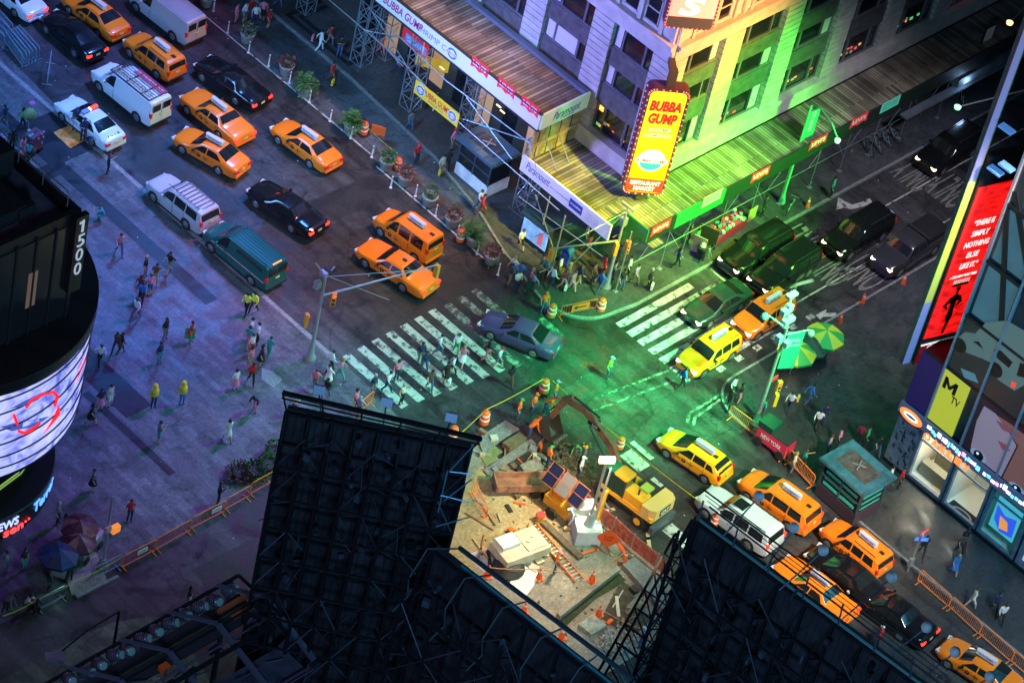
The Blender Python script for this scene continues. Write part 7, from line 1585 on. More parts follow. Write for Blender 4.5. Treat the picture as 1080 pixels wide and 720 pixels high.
# local +x = towards the boom
q = MB(); q.bx(-2.3,2.3,-1.0,1.0,.55,1.05); q.obj('chassis', M_ed, EX)
for x in (-1.7,1.5):
    for s_ in (-1,1): q = MB(); q.tube((x,s_*.85,.55),(x,s_*1.3,.55),.55,n=20); w = q.obj('wheel', M_tyre, EX, 40); q = MB(); q.tube((x,s_*1.3,.55),(x,s_*1.32,.55),.28,n=14); q.obj('rim', M_ey, w, 40)
q = MB(); q.bx(-3.0,-2.7,-1.25,1.25,.25,.85); q.obj('dozer_blade', mat('blade steel blue',(.12,.14,.18),.4,.5), EX)
def rbox(x0,x1,y0,y1,z0,z1,r=.12):
    q = MB(); q.prism([(x0+r,y0),(x1-r,y0),(x1,y0+r),(x1,y1-r),(x1-r,y1),(x0+r,y1),(x0,y1-r),(x0,y0+r)],z0,z1); return q
rbox(-2.75,1.9,-1.25,1.25,1.1,1.45).obj('turntable_deck', M_ey, EX)
q = MB(); q.prism([(-2.8,-1.0),(-2.35,-1.27),(-1.7,-1.27),(-1.7,1.27),(-2.35,1.27),(-2.8,1.0)],1.2,2.15); cw = q.obj('counterweight', mat('pale machine yellow',(.75,.45,.15),.45), EX)
q = MB(); q.bx(-2.83,-2.80,-.55,.55,1.4,1.95); pl = q.obj('name_plate', M_black, EX); text('lettering','CAT',(-2.84,0,1.68),(0,-1,0),(0,0,1),1,M_white,pl,.004,.03,width=.85,height=.36)
rbox(-1.68,.1,.15,1.2,1.46,2.25).obj('engine_cover', M_ey, EX); rbox(-1.68,-.2,-1.2,.1,1.46,1.95).obj('engine_grille', M_ed, EX); q = MB(); q.bx(-1.4,-.7,-.4,.35,2.26,2.45); q.obj('hatch', mat('green yellow hatch',(.45,.5,.08),.5), EX); q = MB(); q.tube((-1.0,.8,2.2),(-1.0,.8,2.7),.07); q.obj('exhaust', M_ed, EX)
q = MB(); q.prism([(-.1,.15),(1.5,.15),(1.75,.3),(1.75,1.1),(1.5,1.22),(-.1,1.22)],1.46,2.9); q.obj('cab', mat('cab dark glass',(.02,.05,.04),.12,spec=.8), EX)
q = MB()
for x,y in ((-.1,.15),(-.1,1.22),(1.6,.18),(1.6,1.18),(.75,1.23),(.75,.14)): q.bar((x,y,1.46),(x,y,2.95),.09)
q.obj('cab_pillar', M_ed, EX); rbox(-.15,1.0,.1,1.27,2.95,3.05).obj('cab_roof', M_ey, EX); q = MB(); q.bx(1.0,1.7,.15,1.2,2.94,3.0); q.obj('roof_window', mat('green roof glass',(.02,.2,.10),.2), EX)
BP = [Vector((1.3,-.35,1.6)),Vector((2.6,-.35,3.3)),Vector((5.2,-.35,4.6)),Vector((6.8,-.35,4.3))]
bt = at(620,431,4.6); bt_l = None
def boxbeam(pts, w, hs, name, m):
    q = MB(); vs = []
    for i,p in enumerate(pts):
        d = (pts[min(i+1,len(pts)-1)]-pts[max(i-1,0)]).normalized(); n = Vector((-d.z,0,d.x)); h = hs[i]/2
        vs += [p+n*h+Vector((0,-w/2,0)),p+n*h+Vector((0,w/2,0)),p-n*h+Vector((0,w/2,0)),p-n*h+Vector((0,-w/2,0))]
    fs = [(k*4+j,k*4+(j+1)%4,k*4+4+(j+1)%4,k*4+4+j) for k in range(len(pts)-1) for j in range(4)]+[(3,2,1,0),tuple(len(pts)*4-4+j for j in range(4))]; q.add(vs,fs); return q.obj(name, m, EX)
boxbeam(BP,.34,[.45,.6,.5,.32],'boom',M_eb); q = MB(); q.bx(4.0,4.9,-.575,-.565,4.05,4.4); o = q.obj('boom_plate', M_black, EX); text('lettering','CAT',(4.45,-.58,4.22),(1,0,0),(0,0,1),1,M_white,o,.003,.02,width=.5,height=.2)
q = MB(); q.bx(3.6,4.7,-.1345,-.1245,3.9,4.2); o = q.obj('boom_plate', M_black, EX); text('lettering','CAT',(4.1,-.12,4.05),(-1,0,0),(0,0,1),1,M_white,o,.003,.02,width=.5,height=.2)
SP = [Vector((6.3,-.35,4.9)),Vector((6.9,-.35,4.3)),Vector((7.6,-.35,2.1))]; boxbeam(SP,.36,[.3,.5,.3],'stick',M_eb)
q = MB(); q.tube((2.2,-.75,2.0),(4.4,-.75,4.0),.08); q.tube((2.2,.05,2.0),(4.4,.05,4.0),.08); q.tube((4.0,-.35,4.8),(6.3,-.35,5.0),.08); q.tube((6.6,-.35,4.9),(7.9,-.35,2.5),.06); q.obj('hydraulic_ram', M_ed, EX)
q = MB(); 
prof_ = [(7.5,2.2),(7.9,2.1),(8.1,1.5),(7.9,.8),(7.2,.5),(6.7,.75)]
w0 = -.95; w1 = .25
for (a,b),(c,d) in zip(prof_,prof_[1:]): q.add([(a,w0,b),(a,w1,b),(c,w1,d),(c,w0,d),(a,w0,b-.03),(a,w1,b-.03),(c,w1,d-.03),(c,w0,d-.03)],[(0,1,2,3),(7,6,5,4)])
for y in (w0,w1): q.add([(a,y,b) for a,b in prof_],[tuple(range(len(prof_)))])
q.m=1
for k in range(5): y = w0+.1+k*.25; q.bar((6.72,y,.72),(6.4,y,.95),.09)
q.obj('bucket', [mat('bucket steel',(.09,.08,.07),.5,.4), M_steel], EX)
# trailer mounted board, generator, dump box
TR = thing('light_trailer','orange trailer with solar panels beside the dump box','trailer',tuple(at(590,540,.02)),R(-88))
q = MB(); q.bx(-.9,.9,-.6,.6,.5,1.15); q.obj('engine_box', M_ey, TR); q = MB(); q.bx(-.6,.2,-.3,.3,1.151,1.5); q.obj('hood', mat('orange hood',(.75,.22,.03),.5), TR); q = MB(); q.bar((-.9,0,.5),(-2.4,0,.45),.08); q.obj('drawbar', M_ed, TR)
for s_ in (-1,1): q = MB(); q.tube((0,s_*.65,.33),(0,s_*.85,.33),.33,n=16); q.obj('wheel', M_tyre, TR, 40)
for k in range(3):
    q = MB(); q.box((0,0,0),(.92,.05,1.35)); o = q.obj('solar_panel', mat('solar cell',(.01,.015,.05),.15) if k!=1 else mat('grey board',(.14,.15,.18),.4), TR); o.location = (-1.0+k*1.0,-.1,2.3); o.rotation_euler = (R(-38),0,0); q = MB()
    for a in (-.43,.43): q.box((a,0,0),(.05,.08,1.36))
    for b in (-.66,0,.66): q.box((0,-.02,b),(.92,.06,.04))
    o2 = q.obj('panel_frame', mat('orange frame',(.32,.10,.04),.5), o)
q = MB(); q.bar((0,.4,1.1),(0,.7,2.0),.1); q.obj('mast', M_ey, TR)
DB = thing('dump_box','long rusty pink brown dump box on wheels beside the orange trailer','trailer',tuple(at(556,517,.02)),R(-33)); DB.scale = (.8,.8,.7)
m_db = mat('rusty box',(.28,.13,.09),.7,nscale=2,namt=.4); q = MB(); q.bx(-2.6,2.6,-.75,-.65,.7,1.4); q.bx(-2.6,2.6,.65,.75,.7,1.4); q.bx(-2.6,-2.5,-.65,.65,.7,1.4); q.bx(2.5,2.6,-.65,.65,.7,1.4); q.bx(-2.5,2.5,-.65,.65,.7,.78)
for i in range(7): q.bx(-2.5+i*.8,-2.42+i*.8,-.79,-.75,.7,1.4)
q.obj('box', m_db, DB)
for x in (.4,1.2):
    for s_ in (-1,1): q = MB(); q.tube((x,s_*.62,.38),(x,s_*.85,.38),.38,n=16); q.obj('wheel', M_tyre, DB, 40)
q = MB(); q.bar((2.6,0,.6),(4.2,0,.5),.1); q.obj('drawbar', M_ed, DB)
LT = thing('light_tower','white block base with a tall work lamp mast beside the orange sign','work light',tuple(at(617,566,.02)),R(-35)); q = MB(); q.bx(-.75,.75,-.65,.65,0,1.05); q.obj('block_base', mat('white concrete block',(.62,.6,.64),.7,nscale=2,namt=.12), LT); q = MB(); q.tube((0,0,1.05),(0,0,1.9),.28,.16,n=12); q.tube((0,0,1.9),(.0,.0,6.2),.09,n=8); q.tube((.3,.1,1.1),(.5,.3,5.3),.07,n=8); q.obj('mast', M_alu, LT, 40)
q = MB(); q.bx(-.9,.5,.7,1.6,.2,1.5); q.obj('generator', mat('white generator',(.6,.6,.66),.4,nscale=2,namt=.2), LT); q = MB(); q.tube((.6,.4,1),(.75,.6,3.2),.12,.1,n=10); q.obj('yellow_tube', M_ey, LT)
q = MB(); q.box((0,0,6.3),(.9,.25,.35)); q.obj('lamp_head', mat('work lamp glass',(.8,.7,.5),.3,emit=(1,.8,.5),es=2.5), LT)
WM = thing('white_machine','white control cabinet machine lying by the sand near the ladder','machine',tuple(at(546,585,.02)),R(-10)); q = MB(); q.bx(-1.5,1.5,-.9,.9,.3,.9); q.obj('cabinet', mat('cream machine panel',(.62,.56,.42),.5,nscale=2,namt=.15), WM); q = MB(); q.bx(-1.3,-.1,-.1,.8,.901,1.2); q.obj('top_box', M_white, WM); q = MB(); q.bx(.1,1.3,-.7,.7,.901,.96); q.lathe([(.14,.96),(.14,1.0)],(.5,0,0),10); q.lathe([(.1,.96),(.1,1.0)],(.9,.2,0),10); q.obj('lid', mat('grey lid',(.45,.42,.38),.5), WM)
for x in (-1.2,1.2): q = MB(); q.bx(x-.1,x+.1,-.8,.8,0,.3); q.obj('skid', M_ed, WM)
for i,(px,py,r,l) in enumerate(((553,612,0,'thin pale board lying below the worker'),(536,600,30,'dark round bag heap under the white machine'),(565,590,20,'pale slab pile beside the white machine'))):
    t = thing(('board','tarp_heap','slab_pile')[i], l, ('board','tarp','slabs')[i], tuple(at(px,py,.03)), R(r))
    if i == 0: q = MB(); q.box((0,0,.05),(1.9,1.2,.06),R(20)); q.obj('panel', M_white, t)
    if i == 1: q = MB(); q.lathe([(.9,0),(.95,.15),(.7,.4),(.2,.5)],(0,0,0),14); q.obj('heap', M_trim, t, 60)
    if i == 2:
        for k in range(5): q = MB(); q.box((k*.35-.7,(k%2)*.5-.2,.08),(.5,.5,.12),k*.5); q.obj('slab', mat('pale slab',(.5,.48,.42),.8), t)
# ladder
LD = thing('ladder','long orange ladder lying along the sandy ground','ladder',tuple((at(560,553,.1)+at(611,612,.1))/2)); v = at(611,612,.1)-at(560,553,.1); LD.rotation_euler = (0,0,math.atan2(v.y,v.x)); L_ = v.length
for s_ in (-1,1): q = MB(); q.bx(-L_/2,L_/2,s_*.28-.035,s_*.28+.035,0,.12); q.obj('rail', mat('orange ladder rail',(.7,.14,.04),.5), LD)
for i in range(17): q = MB(); x = -L_/2+.2+i*(L_-.4)/16; q.tube((x,-.25,.06),(x,.25,.06),.03); q.obj('rung', M_alu, LD)
q = MB(); x=0; A_,B_ = at(572,552,.0),at(612,590,.0); v = B_-A_; t = thing('timber_beam','long dark timber beam lying beside the ladder','beam',tuple((A_+B_)/2),math.atan2(v.y,v.x)); q.bx(-v.length/2,v.length/2,-.2,.2,.02,.25); q.obj('beam', mat('timber',(.14,.10,.07),.8,nscale=4), t)
# red mesh fences
M_mesh = mat('red plastic netting',(.50,.12,.09),.7,nscale=4,namt=.5,alpha=.82)
def netfence(pix, h, label, m):
    t = thing('safety_fence', label, 'fence', tuple(at(*pix[0])));
    o0 = at(*pix[0])
    for (a,b_) in zip(pix,pix[1:]):
        A_,B_ = at(*a)-o0,at(*b_)-o0; q = MB(); n = (B_-A_).normalized(); n = Vector((-n.y,n.x,0))*.03; q.add([A_+n,B_+n,B_+n+Vector((0,0,h)),A_+n+Vector((0,0,h)),A_-n,B_-n,B_-n+Vector((0,0,h)),A_-n+Vector((0,0,h))],[(0,1,2,3),(4,7,6,5),(3,2,6,7),(0,3,7,4),(1,5,6,2)]); q.obj('netting', m, t)
    for a in pix: A_ = at(*a)-o0; q = MB(); q.tube(A_,A_+Vector((0,0,h+.1)),.05); q.obj('post', M_steel, t)
    q = MB(); 
    for (a,b_) in zip(pix,pix[1:]): A_,B_ = at(*a)-o0,at(*b_)-o0; q.box(((A_+B_)/2)+Vector((0,0,.1)),((B_-A_).length,.45,.2),math.atan2((B_-A_).y,(B_-A_).x))
    q.obj('base_kerb', G_conc, t); return t
netfence([(628,548),(645,562),(665,580),(690,600),(704,612)],1.25,'red netting fence between the road and the trench',M_mesh)
netfence([(613,533),(628,548)],1.2,'short red netting fence beside the white generator',M_mesh)
barrier((497,520),(512,548),'orange steel frame standing at the edge of the black billboard back',M_obar,'site barriers'); barrier((375,440),(392,425),'orange barrier standing behind the billboard beam',M_obar,'site barriers')
q = MB(); q.path([at(548,497,.05),at(560,480,.05),at(570,466,.05),at(581,455,.1),at(582,440,.15),at(580,430,.2)],.035,5); tag(q.obj('hose', mat('tan hose',(.4,.3,.12),.7)),'thin tan hose curving across the site from the workers','hose')
t = thing('bucket','small yellow and red bucket near the ladder top','bucket',tuple(at(569,550,.02))); q = MB(); q.lathe([(.22,0),(.28,.5),(.3,.52)],(0,0,0),12); q.obj('pail', mat('yellow pail',(.8,.6,.05),.5), t, 40); q = MB(); q.lathe([(.29,.53),(.27,.6)],(0,0,0),12); q.obj('lid', mat('red lid',(.6,.05,.05),.5), t, 40)
spot('work lamp', tuple(at(617,566,.02)+Vector((0,.3,7.5))), tuple(at(545,560)), (1,.78,.46), 5200, 130, .8, .3)
# ---------------------------------------------------------------- people
SKINS = [mat('skin light',(.55,.33,.24),.6),mat('skin tan',(.38,.21,.13),.6),mat('skin dark',(.13,.07,.045),.6)]
HAIR = [mat('hair black',(.012,.01,.01),.5),mat('hair brown',(.06,.035,.02),.5),mat('hair blond',(.35,.24,.10),.5),mat('hair grey',(.3,.3,.3),.5)]
CL = {}
for n_,c in dict(white=(.72,.72,.74),black=(.015,.015,.018),navy=(.02,.03,.09),blue=(.03,.16,.50),red=(.55,.02,.03),grey=(.16,.16,.17),pink=(.65,.22,.32),teal=(.04,.28,.30),green=(.06,.35,.10),orange=(.85,.16,.03),yellow=(.80,.55,.04),denim=(.05,.09,.20),khaki=(.30,.24,.15),lilac=(.35,.28,.45),cream=(.6,.55,.42),brown=(.12,.07,.04),maroon=(.2,.02,.04)).items(): CL[n_] = mat('cloth '+n_, c, .8)
M_shoe = mat('shoe leather',(.02,.02,.02),.6); M_vest = mat('hi vis orange vest',(.95,.20,.02),.6,emit=(1,.2,.02),es=.05); M_vesty = mat('hi vis lime vest',(.6,.8,.08),.6,emit=(.6,.9,.1),es=.05)
def pose_skel(kind):
    """joints: dict name->(x fwd, y left, z); edges with radius and zone"""
    J = {}; lean = 0; hipz = .92
    def leg(s, fwd, bend=0):
        # fwd: foot forward offset
        hp = Vector((0, s*.095, hipz)); ft = Vector((fwd, s*.11, .07 if fwd>=-.05 else .10)); k = (hp+ft)/2+Vector((.06+bend,0,.02)); return hp, k, ft, ft+Vector((.15,s*.02,-.02))
    if kind == 'walk': A = dict(l=(.30,0),r=(-.30,.05),al=(-.22,.95),ar=(.26,.98),lean=.05)
    elif kind == 'stride': A = dict(l=(-.34,.04),r=(.34,0),al=(.28,1.0),ar=(-.26,.95),lean=.07)
    elif kind == 'stand': A = dict(l=(.02,0),r=(-.02,0),al=(.04,.86),ar=(.05,.86),lean=0)
    elif kind == 'phone': A = dict(l=(.04,0),r=(-.05,0),al=(.30,1.25),ar=(.34,1.32),lean=.02)
    elif kind == 'reach': A = dict(l=(.1,0),r=(-.12,0),al=(.55,1.38),ar=(.12,.92),lean=.08)
    elif kind == 'photo': A = dict(l=(.18,0),r=(-.2,0),al=(.32,1.55),ar=(.34,1.58),lean=0)
    elif kind == 'crouch': A = None
    elif kind == 'bend': A = dict(l=(.12,.06),r=(-.1,.04),al=(.55,.62),ar=(.6,.58),lean=.42)
    elif kind == 'lean': A = dict(l=(.12,0),r=(.02,0),al=(.16,1.12),ar=(.18,1.15),lean=-.06)
    V = []; Ed = []; Rd = []; Zn = []
    def v(p, r): V.append(Vector(p)); Rd.append((r[0]*1.14,r[1]*1.14) if r[0]>.03 and r[0]!=.082 else r); return len(V)-1
    def e(a, b, z): Ed.append((a,b)); Zn.append(z)
    if kind == 'crouch':
        hipz = .40; pel = v((-.1,0,.42),(.15,.13)); ab = v((-.02,0,.62),(.14,.11)); ch = v((.08,0,.85),(.17,.12)); nk = v((.14,0,1.02),(.055,.055)); h1 = v((.17,0,1.12),(.085,.095)); h2 = v((.19,0,1.22),(.085,.095)); top = Vector((.19,0,1.19)); lean = 0
        legs = [(Vector((-.1,s*.1,.42)),Vector((.28,s*.14,.50)),Vector((.08,s*.13,.09)),Vector((.24,s*.14,.05))) for s in (1,-1)]
        arms = [(Vector((.1,s*.18,.93)),Vector((.3,s*.2,.78)),Vector((.48,s*.08,.98))) for s in (1,-1)]
    else:
        ln = A['lean']; 
        def tp(z): return ln*((z-hipz)/.55)
        drop = abs(ln)*.18 if ln>.2 else 0
        pel = v((0,0,.95),(.145,.115)); ab = v((tp(1.1),0,1.1-drop*.3),(.13,.10)); ch = v((tp(1.32),0,1.32-drop*.8),(.165,.115)); nk = v((tp(1.48)+.01,0,1.48-drop),(.055,.055)); h1 = v((tp(1.56)+.02,0,1.57-drop),(.082,.092)); h2 = v((tp(1.66)+.02,0,1.67-drop),(.082,.09)); top = Vector((tp(1.63)+.02,0,1.635-drop))
        legs = [leg(1,*A['l']),leg(-1,*A['r'])]
        arms = []
        for s,k in ((1,'al'),(-1,'ar')):
            fx, hz = A[k]; sh = Vector((tp(1.40),s*.185,1.40-drop)); hd = Vector((fx,s*(.25 if hz<1.1 else .08),hz)); el = (sh+hd)/2+Vector((-.07,s*.05,-.04)); 
            if hz>1.1: el = Vector((sh.x+.05,s*.24,1.14))
            arms.append((sh,el,hd))
    for a,b,z in ((pel,ab,'top'),(ab,ch,'top'),(ch,nk,'top'),(nk,h1,'skin'),(h1,h2,'skin')): e(a,b,z)
    ns = v(tuple(V[h1]+Vector((.10,0,.02))),(.016,.016)); e(h1,ns,'skin')
    for hp,k,ft,to in legs:
        a = v(hp,(.085,.09)); b = v(k,(.06,.062)); b2 = v(k.lerp(ft,.45),(.052,.055)); c = v(ft,(.036,.04)); d = v(to,(.036,.03)); e(pel,a,'bot'); e(a,b,'bot'); e(b,b2,'shin'); e(b2,c,'shin'); e(c,d,'shoe')
    hands = []
    for sh,el,hd in arms:
        a = v(sh,(.055,.055)); b = v(el,(.040,.040)); c = v(hd,(.026,.028)); d = (hd-el).normalized(); c2 = v(hd+d*.07,(.032,.018)); e(ch,a,'top'); e(a,b,'sleeve'); e(b,c,'fore'); e(c,c2,'skin'); hands.append((hd+d*.08,d))
    return V, Ed, Rd, Zn, top, hands
def dist_seg(p, a, b):
    ab = b-a; t = max(0,min(1,(p-a).dot(ab)/max(ab.length_squared,1e-9))); return (p-(a+ab*t)).length
BODY = {}
def body_mesh(kind, style):
    """style: 'long' trousers/long sleeves, 'short' shorts + tee, 'skirt'"""
    key = (kind, style)
    if key in BODY: return BODY[key]
    V,Ed,Rd,Zn,top,hands = pose_skel(kind)
    me = bpy.data.meshes.new('skeleton'); me.from_pydata([tuple(p) for p in V], Ed, []); o = bpy.data.objects.new('skeleton', me); COL.objects.link(o)
    sk = o.modifiers.new('skin','SKIN'); ss = o.modifiers.new('sub','SUBSURF'); ss.levels = 1; ss.render_levels = 1
    if not me.skin_vertices: raise RuntimeError('no skin layer')
    for i,r in enumerate(Rd): me.skin_vertices[0].data[i].radius = r; me.skin_vertices[0].data[i].use_root = (i==0)
    bpy.context.view_layer.update(); dg = bpy.context.evaluated_depsgraph_get(); nm = bpy.data.meshes.new_from_object(o.evaluated_get(dg)); bpy.data.objects.remove(o); nm.name = 'person_body'
    nm.materials.clear()
    for i in range(5): nm.materials.append(None)
    zone = {'skin':0,'top':1,'bot':2,'shoe':3,'sleeve':1,'shin':2,'fore':1}
    if style != 'long': zone['shin'] = 0; zone['fore'] = 0
    if style == 'tee': zone['shin'] = 2
    bm = bmesh.new(); bm.from_mesh(nm)
    for f in bm.faces:
        c = f.calc_center_median(); best = min(range(len(Ed)), key=lambda i: dist_seg(c, V[Ed[i][0]], V[Ed[i][1]])-(.03 if Zn[i] in('top','bot') else 0)); z = Zn[best]
        mi = zone[z]
        if z == 'top' and c.z < V[0].z+.02: mi = 2
        f.material_index = mi; f.smooth = True
    def blk(c, d, L, w, mi):
        d = d.normalized(); u = d.orthogonal().normalized(); w_ = d.cross(u); vs = []
        for t,k in ((0,1),(.55,.9),(1,.5)):
            for a,b in ((1,0),(0,1),(-1,0),(0,-1)): vs.append(bm.verts.new(c+d*L*t+u*a*w*k+w_*b*w*k+Vector((0,0,-.008*t))))
        for k in range(2):
            for j in range(4): f = bm.faces.new((vs[k*4+j],vs[k*4+(j+1)%4],vs[k*4+4+(j+1)%4],vs[k*4+4+j])); f.material_index = mi; f.smooth = True
        f = bm.faces.new(vs[8:12]); f.material_index = mi
    for c,d in hands:
        side = d.cross(Vector((0,1,0))); side = side.normalized() if side.length>.1 else Vector((1,0,0))
        for k,(off,L) in enumerate(((-.027,.062),(-.009,.075),(.009,.07),(.027,.052))): blk(c+side*off, d+Vector((.15,0,-.05)), L, .009, 0)
        blk(c-d*.045+side*.03, side+d*.7, .06, .010, 0)
    # eyes, ears, mouth
    hc = top+Vector((0,0,-.035))
    for s in (-1,1): blk(hc+Vector((.088,s*.032,.02)), Vector((1,s*.3,0)), .012, .010, 4)
    blk(hc+Vector((.088,0,-.055)), Vector((1,0,0)), .010, .016, 4)
    if style == 'skirt':
        n = 12; hz = V[0].z; r0=.16; vs0=[bm.verts.new((V[0].x+r0*math.cos(6.283*i/n)*.85,V[0].y+r0*math.sin(6.283*i/n),hz+.08)) for i in range(n)]; vs1=[bm.verts.new((V[0].x+.27*math.cos(6.283*i/n),V[0].y+.25*math.sin(6.283*i/n),max(.1,hz-.42))) for i in range(n)]
        for i in range(n): f = bm.faces.new((vs0[i],vs0[(i+1)%n],vs1[(i+1)%n],vs1[i])); f.material_index=2; f.smooth=True
    bm.to_mesh(nm); bm.free()
    # hair cap
    hm = {}
    for hs in ('short','long','cap'):
        q = MB(); n = 10; rings_ = [(0,.115)] if False else []
        prof2 = [(.105,-.015),(.108,.04),(.085,.095),(.04,.12)] if hs!='cap' else [(.11,.0),(.108,.05),(.08,.10),(.03,.115)]
        q.lathe(prof2, (-.012,0,0), n)
        if hs == 'long': q.lathe([(.06,-.22),(.095,-.12),(.09,.02)],(-.045,0,0),n)
        if hs == 'cap': q.box((.12,0,.02),(.12,.13,.02))
        hm[hs] = q.mesh('hair_'+hs, [HAIR[0]], 60)
    BODY[key] = (nm, hm, top, V); return BODY[key]
PN = [0]
def tp_same(a,b): return a == b
def person(px, py, kind, face_deg, top, bot, style='long', hair='short', hc=0, skin=0, where='', z=None, h=1.0, extra=None, vest=None, garment=None, group='pedestrians'):
    zz = z if z is not None else .02
    p = at(px,py,zz); nm,hm,tp,V = body_mesh(kind, style)
    o = bpy.data.objects.new('person', nm); COL.objects.link(o); o.location = p; o.rotation_euler = (0,0,R(face_deg)); o.scale = (h,h,h); PN[0] += 1
    mats = [SKINS[skin], vest or CL[top], CL[bot], M_shoe, M_trim]
    for i,m in enumerate(mats): o.material_slots[i].link = 'OBJECT'; o.material_slots[i].material = m
    hr = bpy.data.objects.new('hair' if hair!='cap' else 'cap', hm[hair]); COL.objects.link(hr); hr.parent = o; hr.location = tp; hr.material_slots[0].link = 'OBJECT'; hr.material_slots[0].material = HAIR[hc] if not isinstance(hc,str) else CL[hc]
    verb = {'walk':'walking','stride':'striding','stand':'standing','phone':'checking a phone','reach':'reaching forward','photo':'holding up a camera','crouch':'crouching','bend':'bending','lean':'leaning back'}[kind]
    bn = {'long':bot+' trousers','short':bot+' shorts','tee':bot+' trousers','skirt':bot+' skirt'}[style]
    if tp_same(top,bot): pass
    lb = f"person in {garment or top+' top'} and {bn} {verb} {where}"
    w_ = lb.split()
    if len(w_) > 16: lb = lb.replace(' '+verb+' ', ' '); w_ = lb.split()
    if len(w_) > 16: lb = lb.replace(' the ', ' ', 1)
    tag(o, lb, 'person', group)
    return o
